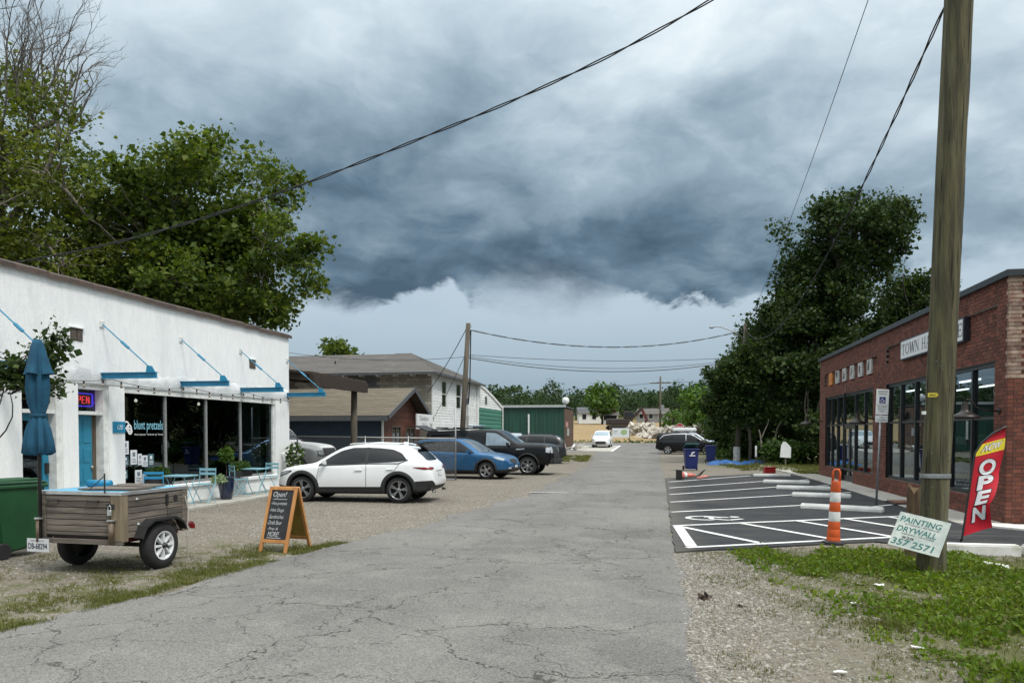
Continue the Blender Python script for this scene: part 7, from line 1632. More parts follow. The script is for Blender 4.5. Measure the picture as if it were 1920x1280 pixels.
# ---- left: leafy sycamore behind the shop, and a half-bare one further left
tree('sycamore_tree', 'big leafy tree with pale limbs rising behind the white shop roof', (-21.0, 28, 0), (-20.2, 28, 9.5), [((-17.9, 27.5, 10.8), (3.8, 4, 3.5)), ((-17.0, 27.2, 7.6), (3.2, 3.6, 2.8)), ((-20.5, 28, 7.6), (4.5, 4, 3.2)), ((-14.6, 27, 8.8), (2.5, 2.4, 2.3)), ((-15.2, 27, 6.6), (1.8, 2.0, 1.6)), ((-21.5, 27.5, 10.8), (2.6, 3, 2.6))], 430, 170, .36, .165, LF1, BARK, 3, r=.42, nl=16)
tree('half_bare_tree', 'tall half-bare tree with twiggy top at the upper left', (-27.5, 26, 0), (-26.0, 26, 12.0), [((-23.8, 25.5, 9.6), (4.6, 4, 4.2)), ((-26.0, 26, 13.6), (4.8, 4, 4.0)), ((-22.4, 25.5, 8.0), (3.8, 3.0, 2.6)), ((-28, 26, 7.5), (4.0, 3.5, 3.0))], 420, 84, .42, .15, LFB, BARK, 11, r=.5, nl=24, bare=62, barelen=2.0)
tree('backing_tree', 'tree glimpsed between the trunks behind the white shop', (-23, 36, 0), (-23, 36, 9), [((-24.5, 36, 8.0), (5, 4, 3.6))], 110, 85, .7, .30, LF2, BARKD, 21, r=.35, nl=8)
tree('backing_tree', 'small treetop showing above the grey shingle roof', (-24.5, 55, 0), (-24.5, 55, 7.2), [((-24.4, 55, 7.9), (1.9, 1.6, 1.1))], 26, 60, .42, .26, LF1, BARKD, 22, r=.2, nl=5)
tree('sapling', 'slender young tree in front of the shop wall behind the umbrella', (-10.6, 9.9, 0), (-10.2, 10.2, 2.7), [((-10.0, 10.3, 2.62), (.55, .45, .25)), ((-9.25, 10.4, 3.12), (.20, .2, .34)), ((-9.55, 10.3, 2.85), (.35, .3, .25)), ((-9.5, 10.35, 2.45), (.5, .25, .10))], 75, 24, .10, .085, LF2, BARKD, 5, r=.035, nl=8, flat=1.0)
# ---- right: dark maple clump
tree('maple_tree', 'tall dense dark tree beside the far end of the brick store', (9.4, 46, 0), (9.6, 46, 11.5), [((9.9, 46, 12.4), (3.8, 3.6, 4.3)), ((8.0, 46, 9.4), (3.0, 2.8, 3.4)), ((8.4, 46, 7.2), (4.2, 4, 3.8)), ((8.6, 45.5, 4.4), (4.2, 3.4, 2.6)), ((11.6, 46, 13.4), (2.0, 2.2, 2.3)), ((6.6, 46.5, 6.2), (2.4, 2.6, 3.4))], 480, 165, .38, .175, LF2, BARKD, 31, r=.34, nl=16)
tree('maple_tree', 'dark tree whose crown stands right of the tall one behind the brick store', (14.2, 49, 0), (14.1, 49, 8.5), [((14.2, 49, 9.0), (2.3, 2.6, 3.4)), ((12.6, 48, 6.4), (3.0, 3, 3.4))], 210, 150, .38, .175, LF2, BARKD, 32, r=.28, nl=8)
tree('maple_tree', 'lower dark tree behind the lamp pole left of the tall one', (5.4, 53, 0), (5.0, 53, 5.5), [((4.6, 53, 5.3), (2.0, 2.2, 2.1)), ((4.4, 52.5, 2.9), (1.9, 2.0, 2.0)), ((6.6, 52, 6.4), (2.6, 2.6, 3.2)), ((6.4, 51.5, 3.0), (2.4, 2.4, 2.4))], 290, 150, .36, .175, LF2, BARKD, 33, r=.22, nl=10)
tree('maple_tree', 'small leafy tree in front of the lamp pole hiding its middle', (4.75, 44.9, 0), (4.4, 45.0, 4.6), [((3.75, 45, 4.6), (1.5, 1.1, 1.7)), ((3.1, 45.2, 3.5), (1.1, 1.0, 1.2)), ((4.9, 45, 5.2), (1.3, 1.1, 1.9)), ((4.4, 45.3, 3.2), (1.5, 1.0, 1.1))], 120, 150, .30, .16, LF2, BARKD, 34, r=.10, nl=9)
for k, (x_, y_, w_, h_) in enumerate(((6.6, 43.3, 1.5, 1.1), (8.6, 42.3, 1.7, 2.6), (5.3, 50.5, 1.3, 1.5), (7.6, 47.5, 2.6, 3.2), (4.9, 60, 1.7, 2.4), (5.4, 70, 2.0, 2.6), (10.6, 41.2, 1.7, 3.4))):
    tree('undergrowth_bush', ['low dark bush behind the thin white stake', 'dark bush behind the white yard board', 'bush behind the white-wrapped lamp pole', 'dense dark bush deep under the tall trees', 'taller bush just right of the black minivan', 'bush beyond the pale blue car', 'dark bush against the far corner of the brick store'][k], (x_, y_, zg(x_, y_)), (x_, y_, zg(x_, y_) + h_ * .8), [((x_, y_, zg(x_, y_) + h_ * .6), (w_, w_ * .8, h_ * .62))], 70, 75, .28, .17, LF2 if k % 3 or k == 3 else LF5, BARKD, 40 + k, r=.06, nl=5, cat='bush', group='bushes under the right trees')
for k, (x_, y_, tx, ty, h_) in enumerate(((5.6, 43.8, 5.15, 43.9, 1.9), (5.95, 44.6, 6.4, 44.4, 2.4), (7.7, 43.0, 7.5, 43.2, 4.0), (8.6, 42.6, 8.5, 42.8, 4.5))):
    t_ = thing('bare_trunk', ['thin pale crooked trunk left of the white stake', 'pale leaning trunk right of the white stake', 'slim dark trunk behind the white yard board', 'slim dark trunk nearest the brick store'][k], 'tree trunk', (x_, y_, 0), 0, 'slim trunks under the right trees')
    rs_ = np.random.RandomState(60 + k); pts, rr = limb((0, 0, -.1), (tx - x_, ty - y_, h_), .075, .04, rs_, 8, .06); MB().tube(pts, rr, 7).build('stem', BARK if k < 2 else BARKD, t_, smooth=True); pts, rr = limb(pts[5], (tx - x_ + .5, ty - y_, h_ + .6), .04, .015, rs_, 5, .06); MB().tube(pts, rr, 6).build('branch', BARK if k < 2 else BARKD, t_, smooth=True)
# ---- shop greenery
def bushlet(name, label, c, rad, n, ls, lm, seed, cat='plant'):
    rs = np.random.RandomState(seed); d = rs.normal(size=(n, 3)); d /= np.linalg.norm(d, axis=1)[:, None]; return leaves_mesh(name, d * np.array(rad) * (rs.uniform(.3, 1, n) ** .5)[:, None], ls, lm, rs, .9)
for k, (y_, l_) in enumerate(((15.55, .34), (19.0, .40))):
    t_ = thing('window_box', ['window box of clipped green leaves behind the left folding table', 'window box of clipped green leaves behind the right folding table'][k], 'planter', (-11.24, y_, .55), 0, 'window boxes on the shop')
    MB().box(-.12, .12, -l_, l_, 0, .16).build('box', BLKST, t_, bevel=.01); o = obj('foliage', bushlet('foliage', '', 0, (.16, l_ + .05, .16), 900, .055, LF5, 70 + k), t_); o.location = (0, 0, .27); MB().bar((-.15, -.2, -.1), (-.15, -.2, .02), .02).bar((-.15, .2, -.1), (-.15, .2, .02), .02).build('bracket', BLKST, t_)
t_ = thing('tall_planter', 'tall navy glazed planter with a small standard tree by the shop window', 'planter', (-10.82, 17.62, ZS)); NAVY = mat('navy_glaze', (.008, .020, .055), (.006, .015, .04), rough=.12, coat=.5)
MB().lathe([(.13, 0), (.145, .03), (.19, .30), (.205, .48), (.20, .54), (.215, .55), (.215, .57), (.19, .57), (.18, .52), (0, .52)], 24, cap=True).build('pot', NAVY, t_, smooth=True); MB().tube([(0, 0, .5), (.01, 0, .75), (0, .01, 1.0)], .012, 6).build('stem', BARKD, t_)
o = obj('foliage', bushlet('foliage', '', 0, (.17, .17, .20), 700, .06, LF3, 75), t_); o.location = (0, 0, 1.12); o = obj('trailing_leaves', bushlet('trailing_leaves', '', 0, (.22, .20, .10), 300, .06, mat('variegated_leaf', (.35, .42, .25), (.10, .2, .06), scale=30), 76), t_); o.location = (-.05, -.25, .52)
t_ = thing('corner_shrub', 'straggly white-flowered shrub at the shop corner behind the white car', 'shrub', (-11.05, 21.75, 0)); MB().tube([(0, 0, 0), (.05, 0, .5), (0, .1, 1.2)], .015, 5).tube([(0, 0, 0), (-.1, .1, .6), (.1, .2, 1.0)], .012, 5).build('stems', BARKD, t_); o = obj('foliage', bushlet('foliage', '', 0, (.30, .35, .62), 420, .10, LF5, 77), t_); o.location = (0, 0, .85); o = obj('blossom', bushlet('blossom', '', 0, (.30, .34, .60), 110, .07, mat('white_petal', (.7, .7, .66)), 78), t_); o.location = (0, 0, .9)
# greenery glimpsed inside the shop
for k, (x_, y_, z_, s_) in enumerate(((-13.0, 20.3, 1.1, .8), (-13.4, 18.6, .9, .6))):
    t_ = thing('indoor_plant', ['tall potted plant inside the right end of the shop window', 'potted plant inside the middle of the shop window'][k], 'plant', (x_, y_, .12), 0, 'plants in the shop'); MB().lathe([(.14, 0), (.2, .35), (.21, .36), (.18, .36), (0, .33)], 14).build('pot', BLKST, t_); MB().tube([(0, 0, .3), (0, .05, z_ + .2)], .02, 5).build('stem', BARKD, t_); o = obj('foliage', bushlet('foliage', '', 0, (.45 * s_, .5 * s_, .7 * s_), 260, .2, LF2, 80 + k), t_); o.location = (0, 0, z_ + .5)
# ================================================================= FAR END: FIELD, HOUSES, RUBBLE, WOODS
rsF = np.random.RandomState(5)
def farcrown(seed, h, w, n=260, ls=1.0):
    rs = np.random.RandomState(seed); cl = []
    for i in range(16):
        d = rs.normal(size=3); d /= np.linalg.norm(d); q = .45 + .5 * rs.uniform(); cl.append(np.array((0, 0, h * .60)) + d * np.array((w, w, h * .40)) * q)
    P_ = np.concatenate([c + np.clip(rs.normal(size=(n // 16, 3)), -1.6, 1.6) * np.array((w * .2, w * .2, h * .10)) for c in cl]); return leaves_mesh('crown', P_, ls, LF4, rs, .7, 1.3)
variants = [farcrown(100 + i, 10 + i * .8, 4.0 + .35 * i, 1100, .55) for i in range(5)]; trunkm = MB().tube([(0, 0, -1), (0, 0, 5)], [.3, .2], 6).mesh('trunk', BARKD, True)
brightv = leaves_mesh('crown', np.concatenate([np.array((0, 0, 4.2)) + np.random.RandomState(k).normal(size=(60, 3)) * .5 + (lambda d: d / np.linalg.norm(d) * np.array((2.6, 2.6, 2.6)) * .8)(np.random.RandomState(k + 50).normal(size=3)) for k in range(26)]), .5, LF3, np.random.RandomState(9), .6)
def far_tree(label, x, y, me, s, rz, group='trees beyond the field', name='far_tree'):
    t = thing(name, label, 'tree', (x, y, zg(x, y)), rz, group); o = obj('crown', me, t); o.scale = (s, s, s); q = obj('trunk', trunkm, t); q.scale = (s, s, s); return t
def xat(px, y): # lateral position for an azimuth listed as a picture column
    a = math.atan((px - 960) / 1440.0) - R(11.12); return y * math.tan(a)
row = [(940, 205, 1.0), (968, 215, 1.05), (990, 225, .95), (1012, 210, 1.0), (1036, 220, 1.3), (1058, 230, 1.25), (1080, 215, 1.1), (1104, 225, .95), (1128, 205, .85), (1150, 215, 1.15), (1172, 220, .9), (1196, 210, 1.05), (1218, 225, 1.15), (1244, 215, .9), (1262, 205, 1.15), (1285, 220, 1.25), (1306, 210, 1.2), (1328, 225, 1.35)]
names = ['far round tree just right of the clapboard house roofline', 'far tree above the left end of the green building', 'far tree above the green building eave, second from its left', 'far tree above the middle of the green building', 'tallest far tree, above the right half of the green building', 'tall far tree beside the tallest one over the green building', 'far tree above the brown end wall', 'far tree left of the gap in the skyline', 'low far tree at the gap in the skyline', 'far tree right of the gap in the skyline', 'low far tree midway between the skyline gap and the distant pole', 'far tree left of the distant pole', 'far tree just left behind the distant pole', 'far tree just right of the distant pole', 'far tree on the rising right slope near the distant pole', 'far tree on the right slope above the stop sign', 'far tree on the right slope beside the dark trees', 'far tree highest on the right slope next to the dark trees']
for k, (px, y, s) in enumerate(row): far_tree(names[k], xat(px, y), y, variants[k % 5], s * .66, k * 1.3)
far_tree('bright green rounded tree in front of the far woods', xat(1130, 175), 175, brightv, 1.35, 0, name='bright_tree'); far_tree('tall bright green tree right of the stop sign', xat(1302, 104), 104, brightv, 1.0, 2, name='bright_tree'); far_tree('low bright green bush left of the stop sign', xat(1262, 112), 112, brightv, .55, 4, name='bright_tree'); far_tree('low green bush under the dark right trees by the rubble', xat(1332, 100), 100, brightv, .6, 1, name='bright_tree')
# woods behind, one mass
pts = []
for i in range(900):
    y = rsF.uniform(232, 460); x = rsF.uniform(-.62 * y, .55 * y); s = rsF.uniform(.8, 1.25); z = zg(x, y)
    for j in range(7):
        d = rsF.normal(size=3); d /= np.linalg.norm(d); c = np.array((x, y, z + 6.4 * s)) + d * np.array((3.6, 3.6, 3.6)) * s * .8; pts.append(c + np.clip(rsF.normal(size=(16, 3)), -1.6, 1.6) * np.array((1.0, 1.0, .7)))
o = obj('woodland', leaves_mesh('woodland', np.concatenate(pts), .95, LF4, rsF, .7, 1.2)); tag(o, 'dark green wooded hills closing the far view', 'woodland', kind='stuff')
# brush along the far side of the cross road
pts = []
for i in range(420):
    x = rsF.uniform(-45, 40); y = rsF.uniform(91, 93.2); pts.append(np.array((x, y, zg(x, y) + .1)) + rsF.normal(size=(10, 3)) * np.array((.35, .3, .10)))
for i in range(260):
    x = rsF.uniform(3.2, 8); y = rsF.uniform(50, 92); pts.append(np.array((x, y, zg(x, y) + .15)) + np.abs(rsF.normal(size=(14, 3))) * np.array((.3, .3, .18)))
o = obj('roadside_weeds', leaves_mesh('roadside_weeds', np.concatenate(pts), .22, LF5, rsF, .9)); tag(o, 'rough green weeds along the far road edge', 'weeds', kind='stuff')
# ---- small houses
def house(label, x, y, w_, d_, h_, rm, wm, rz=0):
    t = thing('far_house', label, 'house', (x, y, zg(x, y)), rz, 'houses beyond the field'); MB().box(-w_ / 2, w_ / 2, -d_ / 2, d_ / 2, -1, h_).build('wall', wm, t); MB().prism([(-d_ / 2 - .4, h_ - .05), (d_ / 2 + .4, h_ - .05), (0, h_ + d_ * .28)], 'X', -w_ / 2 - .4, w_ / 2 + .4).build('roof', rm, t)
    for k in range(3):
        xx = -w_ / 2 + w_ * (k + .5) / 3; wn = MB().box(xx - .55, xx + .55, -d_ / 2 - .05, -d_ / 2 - .005, .8, 2.1).build('window', WTRIM, t); MB().box(xx - .45, xx + .45, -d_ / 2 - .07, -d_ / 2 - .051, .9, 2.0).build('pane', BLACKGL, wn)
    MB().box(w_ * .2, w_ * .2 + .6, -.3, .3, h_, h_ + d_ * .28 + .7).build('chimney', BRICK, t); return t
house('small white house with dark roof left of the bright green tree', xat(1108, 180), 185, 7, 5, 2.4, GREYTRIM, SIDING, .2); house('grey roofed pale house in front of the woods by the distant pole', xat(1224, 185), 190, 7, 5, 2.0, SHING, mat('far_grey_wall', (.3, .3, .3)), -.2); house('little white shed behind the dark digger', xat(1142, 170), 175, 3, 3, 2.0, SHING, SIDING)
# ---- dark digger on the site
ex = thing('excavator', 'dark brown tracked digger standing on the far building site', 'excavator', (xat(1166, 135), 135, zg(-8, 135)), .3); EXM = mat('dark_machine', (.035, .022, .018), (.02, .014, .012), rough=.7)
MB().prism([(-2.2, .2), (2.2, .2), (2.6, .55), (2.2, .95), (-2.2, .95), (-2.6, .55)], 'Y', -1.6, -.9).build('track', BLKST, ex); MB().prism([(-2.2, .2), (2.2, .2), (2.6, .55), (2.2, .95), (-2.2, .95), (-2.6, .55)], 'Y', .9, 1.6).build('track', BLKST, ex)
MB().box(-2.6, 1.6, -1.3, 1.3, 1.0, 2.1).build('body', EXM, ex, bevel=.15); MB().box(.2, 1.7, -1.3, -.1, 2.1, 3.4).build('cab', EXM, ex, bevel=.1); MB().box(.3, 1.72, -1.32, -.2, 2.5, 3.2).build('cab_glass', BLACKGL, ex); MB().bar((1.4, .4, 1.8), (3.6, .4, 3.9), .35, .5).build('boom', EXM, ex); MB().bar((3.6, .4, 3.9), (4.6, .4, 1.8), .28, .4).build('stick', REDST, ex); MB().prism([(4.2, 1.8), (5.0, 1.7), (5.1, .9), (4.4, .8)], 'Y', .0, .8).build('bucket', EXM, ex)
# ---- banner and stop sign
bn = thing('site_banner', 'white banner with a green plan printed on it at the field edge', 'banner', (-4.95, 92.6, zg(0, 92.6))); z0 = 1.42 - zg(0, 92.6) + .0
for x_ in (-1.0, 1.0): MB().box(x_ - .05, x_ + .05, .02, .12, -.2, 2.4 - zg(0, 92)).build('post', OLDW, bn)
MB().box(-1.0, 1.0, -.03, .0, z0 - .18, z0 + .92).build('sheet', SGW, bn); mb = MB(); arc(mb, (0, 0), .001, .001, 0, 1, 0) if False else None
mb.prism([(.0, z0 + .3), (.3, z0 + .1), (.62, z0 + .2), (.8, z0 + .5), (.6, z0 + .75), (.2, z0 + .7), (.02, z0 + .55)], 'Y', -.045, -.032); mb.build('plan', mat('plan_green', (.25, .40, .15), (.4, .5, .28), scale=3), bn)
MB().box(-.85, -.35, -.045, -.032, z0 + .55, z0 + .62).box(-.85, -.45, -.045, -.032, z0 + .35, z0 + .40).build('lettering', mat('pale_text', (.35, .4, .4)), bn)
ss = thing('stop_sign', 'red octagonal stop sign at the far junction', 'sign', (1.85, 88.5, zg(0, 88.5))); zc_ = 2.45 - zg(0, 88.5) - .05
MB().tube([(0, .04, -.1), (0, .04, zc_ + .3)], .035, 6).build('post', GALV, ss); oc = [(.48 * cos(pi / 8 + k * pi / 4), zc_ + .48 * sin(pi / 8 + k * pi / 4)) for k in range(8)]; MB().prism(oc, 'Y', -.02, .02).build('rim', SGW, ss); oc = [(.44 * cos(pi / 8 + k * pi / 4), zc_ + .44 * sin(pi / 8 + k * pi / 4)) for k in range(8)]; MB().prism(oc, 'Y', -.03, -.021).build('face', mat('stop_red', (.35, .012, .016)), ss)
mb = MB(); text_fit(mb, 'STOP', frame((-.32, -.032, zc_ - .13), (1, 0, 0), (0, 0, 1)), width=.64, height=.26, offset=.02); mb.build('lettering', WPRINT, ss, fix=False)
# ---- rubble heaps (many broken slabs)
RUB = mat('pale_rubble', (.50, .46, .40), (.34, .30, .25), rough=.95, scale=2, rand=.25)
for k, (px, y, sx, hh, nr) in enumerate(((1205, 118, 4.0, 1.7, 90), (1258, 108, 4.5, 1.5, 90), (1318, 102, 3.6, 2.4, 80), (1232, 112, 3.0, 1.0, 50))):
    mb = MB()
    for i in range(nr):
        u = rsF.normal() * .45; v = rsF.normal() * .4; e = max(0, 1 - u * u - v * v); c = (u * sx, v * sx * .6, hh * e * rsF.uniform(.2, 1)); s = rsF.uniform(.2, .75)
        M4 = Matrix.Translation(c) @ Matrix.Rotation(rsF.uniform(0, 6), 4, Vector(rsF.normal(size=3)).normalized()); q = MB(M4); q._add([(-s, -s * .7, -s * .3), (s * .9, -s * .8, -s * .35), (s, s * .6, -s * .3), (-s * .8, s * .8, -s * .3), (-s * .8, -s * .5, s * .3), (s * .7, -s * .6, s * .4), (s * .8, s * .5, s * .3), (-s * .6, s * .6, s * .35)], [(0, 3, 2, 1), (4, 5, 6, 7), (0, 1, 5, 4), (1, 2, 6, 5), (2, 3, 7, 6), (3, 0, 4, 7)]); mb._add(q.v, q.f)
    x = xat(px, y); o = mb.build('rubble_heap', RUB); o.location = (x, y, zg(x, y)); tag(o, ['pale rubble heap left of the distant pole', 'pale rubble heap behind the stop sign', 'pale rubble heap beside the dark trees on the right', 'low pale rubble heap at the foot of the distant pole'][k], 'rubble', 'rubble heaps on the far site', 'stuff')
# pale wooden posts near the dark trees, broken slabs and junk by the brown wall
for k, (x_, y_) in enumerate(((5.2, 84), (5.55, 83.6), (5.9, 83))): o = MB().tube([(0, 0, -.2), (0, 0, 2.6)], .12, 8).build('timber_post', POLE2); o.location = (x_, y_, zg(x_, y_)); tag(o, ['leftmost weathered timber post in the row left of the dark trees', 'middle weathered timber post in the row left of the dark trees', 'weathered timber post of the row nearest the dark trees'][k], 'post', 'row of timber posts')
jn = thing('junk_pile', 'pile of broken pale boards beside the brown end wall', 'junk', (-8.2, 69.6, zg(0, 69)))
for i in range(9): MB().bar((rnd.uniform(-.6, .4), rnd.uniform(-.5, .8), rnd.uniform(.05, .3)), (rnd.uniform(-.2, 1.2), rnd.uniform(-.5, .8), rnd.uniform(.1, .7)), .2, .04).build('board', rnd.choice([RUB, OLDW, SIDING]), jn)
# ================================================================= GRASS, WEEDS, GRAVEL (uncountable)
rsG = np.random.RandomState(12)
def noise2(x, y): return .5 + .25 * math.sin(1.7 * x + 2.1 * y + 1.3) * math.cos(2.3 * x - 1.1 * y) + .15 * math.sin(4.1 * x + .7) * math.sin(3.7 * y + 2) + .10 * math.sin(7.3 * x + 5.1 * y)
def blades(name, tufts, m, hmin, hmax, nb, wd, lean, label, cat='grass'):
    V = []; F = []
    for (x, y, s) in tufts:
        for _ in range(nb):
            a = rsG.uniform(0, 6.28); q = abs(rsG.normal()) * .035 * s; h = rsG.uniform(hmin, hmax) * s; l = rsG.uniform(.2, 1) * lean * h; w_ = wd * s * rsG.uniform(.7, 1.3); px, py = x + q * cos(a), y + q * sin(a); b = rsG.uniform(0, 6.28); dx, dy = cos(b) * w_, sin(b) * w_; z0 = zg(px, py) - .005
            lx, ly = l * cos(a + .5), l * sin(a + .5); k = len(V); V += [(px - dx, py - dy, z0), (px + dx, py + dy, z0), (px + lx * .45 + dx * .8, py + ly * .45 + dy * .8, z0 + h * .65), (px + lx * .45 - dx * .8, py + ly * .45 - dy * .8, z0 + h * .65), (px + lx, py + ly, z0 + h)]; F += [(k, k + 1, k + 2, k + 3), (k + 3, k + 2, k + 4)]
    me = bpy.data.meshes.new(name); me.from_pydata(V, [], F); me.materials.append(m); return tag(obj(name, me), label, cat, kind='stuff')
GR1 = leafmat('grass_blade', (.066, .082, .014), (.115, .128, .024), (.18, .17, .055), .3); GR2 = leafmat('weed_leaf', (.070, .125, .010), (.130, .200, .015), (.22, .27, .032), .42); DRY = leafmat('dry_grass', (.13, .12, .05), (.19, .16, .08), (.10, .11, .035), .2)
def road_l(y): return interp(LE, y)
T = []
for _ in range(5200):                     # left verge along the road edge and round the trailer
    y = rsG.uniform(4.6, 11.3); off = abs(rsG.normal()) * .55; x = road_l(y) - off + .05
    if noise2(x * 1.3, y * 1.2) + .25 * math.exp(-off * 4) > .52 + rsG.uniform(-.12, .12): T.append((x, y, rsG.uniform(.6, 1.15)))
for _ in range(3800):
    x = rsG.uniform(-8.6, -5.6); y = rsG.uniform(5.5, 10.2)
    if noise2(x * 1.1 + 3, y * 1.4) > .60 + rsG.uniform(-.10, .10) and x < road_l(y) - .05: T.append((x, y, rsG.uniform(.5, .95)))
blades('verge_grass', T, GR1, .02, .065, 7, .0028, 1.1, 'short patchy grass along the left road edge')
W = []
for _ in range(34000):                    # lush weeds on the right round the pole
    x = rsG.uniform(1.0, 7.0); y = rsG.uniform(3.6, 12.6)
    lim = 2.55 - .09 * (y - 4.0) if y < 9.6 else 2.05 - .55 * (y - 9.6)
    if x > 4.2 and y > 10.1 + .55 * (4.9 - x): continue
    if y > 11.2 + (x - .3) * .54 or y > 11.8: continue
    if abs(x - 3.27) < .2 and abs(y - 10.31) < .2: continue
    e = noise2(x * .9, y * .8) + .5 * (noise2(x * 2.1 + 4, y * 1.9) - .5) + .13 * min(x - lim, 1.6)
    if x > lim + rsG.normal() * .4 and e > .455 + rsG.uniform(-.07, .07): W.append((x, y, min(1.5, .55 + 1.4 * (e - .5))))
rsW = np.random.RandomState(3); C_ = []; S_ = []
for (x, y, s_) in W:
    k = 9; q = np.clip(rsW.normal(size=(k, 3)), -1.8, 1.8) * np.array((.045, .045, 0)); q[:, 2] = np.abs(rsW.normal(size=k)) * .040 * s_; C_.append(q + np.array((x, y, .0)))
C_ = np.concatenate(C_); half = rsW.uniform(size=len(C_)) < .6
def weedmesh(name, P_, size, m, label):
    me = leaves_mesh(name, P_, size, m, rsW, 1.0, .75)
    return tag(obj(name, me), label, 'weeds', kind='stuff')
weedmesh('weeds', C_[half], .050, GR2, 'lush green leafy weeds round the foot of the big utility pole'); weedmesh('weeds', C_[~half], .036, GR1, 'finer olive weeds mixed through the right verge')
T = [(x, y, rsG.uniform(.6, 1.2)) for (x, y, s_) in W[::3]]
blades('verge_blades', T, GR2, .04, .12, 3, .003, .8, 'upright grass blades among the weeds by the pole')
T = []
for _ in range(13000):                     # thin olive growth over the gravel on the right
    x = rsG.uniform(.35, 5.5); y = rsG.uniform(4.4, 12.2)
    if y > 11.15 + (x - .17) * .54: continue
    if noise2(x * 1.2 + 1, y * 1.1) + .10 * (x - 1.3) + .05 * (y - 9.5) > .47 + rsG.uniform(-.1, .1): T.append((x, y, rsG.uniform(.5, .9)))
for _ in range(1500):
    x, y = 2.0 + rsG.normal() * .16, 7.3 + rsG.normal() * .12; 
    if _ < 220: T.append((x, y, rsG.uniform(.7, 1.2)))
blades('thin_grass', T, GR1, .02, .06, 4, .0035, 1.0, 'thin low grass over the gravel on the right')
T = [(rsG.uniform(.4, 4.5), rsG.uniform(4.0, 11), rsG.uniform(.5, .9)) for _ in range(2600)]
blades('dry_grass', T, DRY, .015, .05, 4, .003, 1.6, 'sparse dry grass on the right verge')
T = []
for _ in range(2600):
    x = rsG.uniform(-8.6, -4.4); y = rsG.uniform(46, 58)
    if noise2(x, y * .4) > .5 and x < interp(LE, y) - .2: T.append((x, y, 1.3))
for _ in range(3500):
    x = rsG.uniform(3.0, 9.0); y = rsG.uniform(36.5, 50)
    if noise2(x * .8, y * .5) + .10 * (x - 4) > .48: T.append((x, y, rsG.uniform(.9, 1.8)))
for _ in range(350): T.append((rsG.uniform(5.6, 6.4), rsG.uniform(33.3, 36), rsG.uniform(.8, 1.6)))
for _ in range(400): T.append((rsG.uniform(6.2, 8.5), rsG.uniform(14.05, 14.35) - .1, rsG.uniform(.6, 1.0)))
blades('rough_grass', T, GR1, .05, .14, 5, .006, .8, 'rough grass patches under the trees and past the pickup')
# ---- gravel
def stones(name, pts, m, label):
    V = []; F = []
    for (x, y, s) in pts:
        k = len(V); a = rsG.uniform(0, 6.28); e = rsG.uniform(.6, 1.0); h = s * rsG.uniform(.35, .7); z = zg(x, y); n = 5
        for i in range(n):
            b = a + 2 * pi * i / n; r = s * rsG.uniform(.75, 1.1); V.append((x + r * cos(b), y + r * e * sin(b), z - .002))
        for i in range(n):
            b = a + 2 * pi * i / n; r = s * rsG.uniform(.45, .75); V.append((x + r * cos(b), y + r * e * sin(b), z + h))
        for i in range(n): j = (i + 1) % n; F.append((k + i, k + j, k + n + j, k + n + i))
        F.append(tuple(k + n + i for i in range(n)))
    me = bpy.data.meshes.new(name); me.from_pydata(V, [], F); me.materials.append(m); return tag(obj(name, me), label, 'gravel', kind='stuff')
STONE = mat('gravel_stone', (.31, .29, .255), (.20, .183, .155), rough=.9, scale=20, rand=.42)
P_ = []
for _ in range(9500):                     # band along the right road edge, thinning away from it
    y = rsG.uniform(3.9, 11.3); off = abs(rsG.normal()) * (.55 + .05 * (9 - y)); x = interp(RE_, y) - .05 + off
    if y > 11.1 + (x - .17) * .54: continue
    P_.append((x, y, abs(rsG.normal()) * .008 + .005))
for _ in range(2600): P_.append((rsG.uniform(.3, 5), rsG.uniform(4.2, 10.8), abs(rsG.normal()) * .008 + .005))
for _ in range(90): P_.append((rsG.uniform(.3, 4.5), rsG.uniform(4.2, 10.8), rsG.uniform(.018, .035)))
stones('roadside_gravel', P_, STONE, 'loose pale gravel along the right road edge')
P_ = []
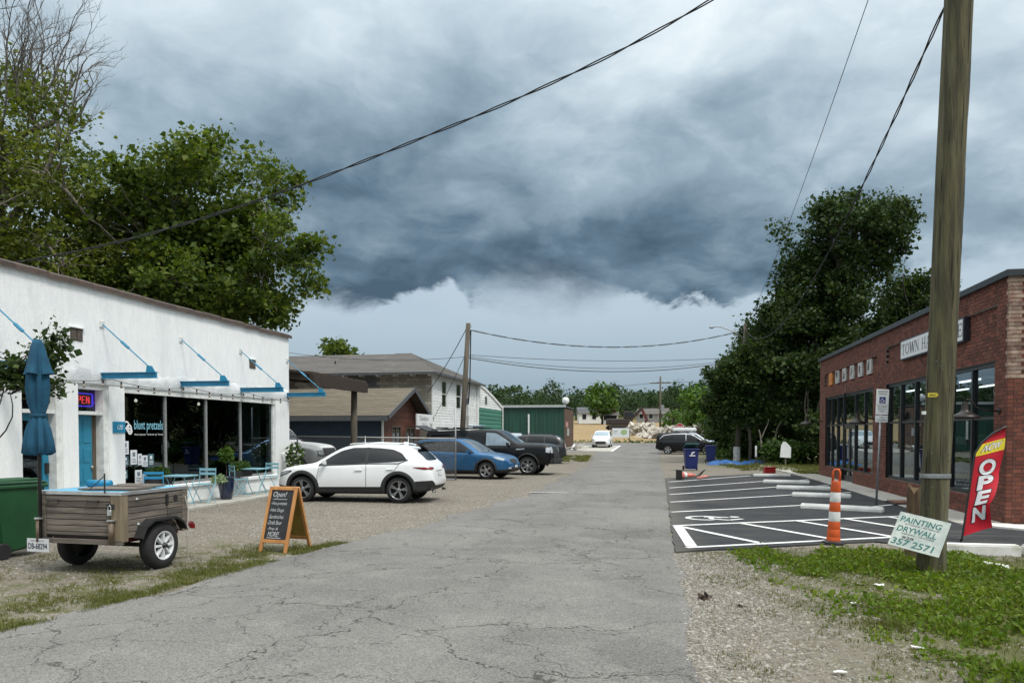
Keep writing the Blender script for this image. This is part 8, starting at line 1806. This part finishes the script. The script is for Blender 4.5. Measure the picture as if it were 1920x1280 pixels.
for _ in range(8500):
    y = rsG.uniform(4.8, 21); x = rsG.uniform(-10.2, -4.0)
    if x < road_l(y) + .08 and noise2(x * .7, y * .6) > .40 + rsG.uniform(-.15, .15): P_.append((x, y, abs(rsG.normal()) * .008 + .006))
for _ in range(1500):
    y = rsG.uniform(9.5, 24); P_.append((road_l(y) + rsG.normal() * .18, y, abs(rsG.normal()) * .007 + .006))
stones('yard_gravel', P_, STONE, 'loose gravel over the yard in front of the shop')
# ---- a few litter scraps, a dark clod, kerb stones by the pole
for k, (x_, y_, s_) in enumerate(((.42, 8.15, .06), (.75, 7.85, .025))):
    o = obj('dirt_clod', leaves_mesh('dirt_clod', rsG.normal(size=(40, 3)) * np.array((s_ * .5, s_ * .5, s_ * .2)), s_ * .8, DARKW, rsG, .5)); o.location = (x_, y_, .02); tag(o, ['larger dark clod by the right road edge', 'small dark clod in the gravel right of the larger one'][k], 'clod')
LIT = mat('litter_white', (.7, .7, .68))
for k, (x_, y_) in enumerate(((1.85, 8.15), (1.95, 6.55), (2.35, 9.2), (1.2, 5.75))):
    mb = MB(); rs2 = [[(i * .03 + rsG.uniform(-.008, .008), j * .025 + rsG.uniform(-.008, .008), rsG.uniform(0, .02)) for i in range(4)] for j in range(3)]; mb.grid(rs2); o = mb.build('paper_scrap', LIT); o.location = (x_, y_, .015); tag(o, ['crumpled white scrap in the thin grass right of the road', 'white scrap in the gravel below the grass tuft', 'white scrap near the foot of the utility pole', 'white scrap nearest the bottom edge right of the road'][k], 'litter', 'white litter scraps')
for k, (x_, y_, l_) in enumerate(((4.15, 10.75, .35), (4.5, 10.2, .5), (4.9, 9.7, .4))):
    o = MB().cbox((0, 0, .03), (l_, .14, .07)).build('edging_stone', WSM, None, bevel=.02, seg=2); o.location = (x_, y_, 0); o.rotation_euler = (.03, .04, R(-52)); tag(o, ['pale edging stone nearest the white kerb', 'long pale edging stone in the middle of the weeds right of the pole', 'pale edging stone at the right picture edge'][k], 'stone', 'edging stones right of the pole')
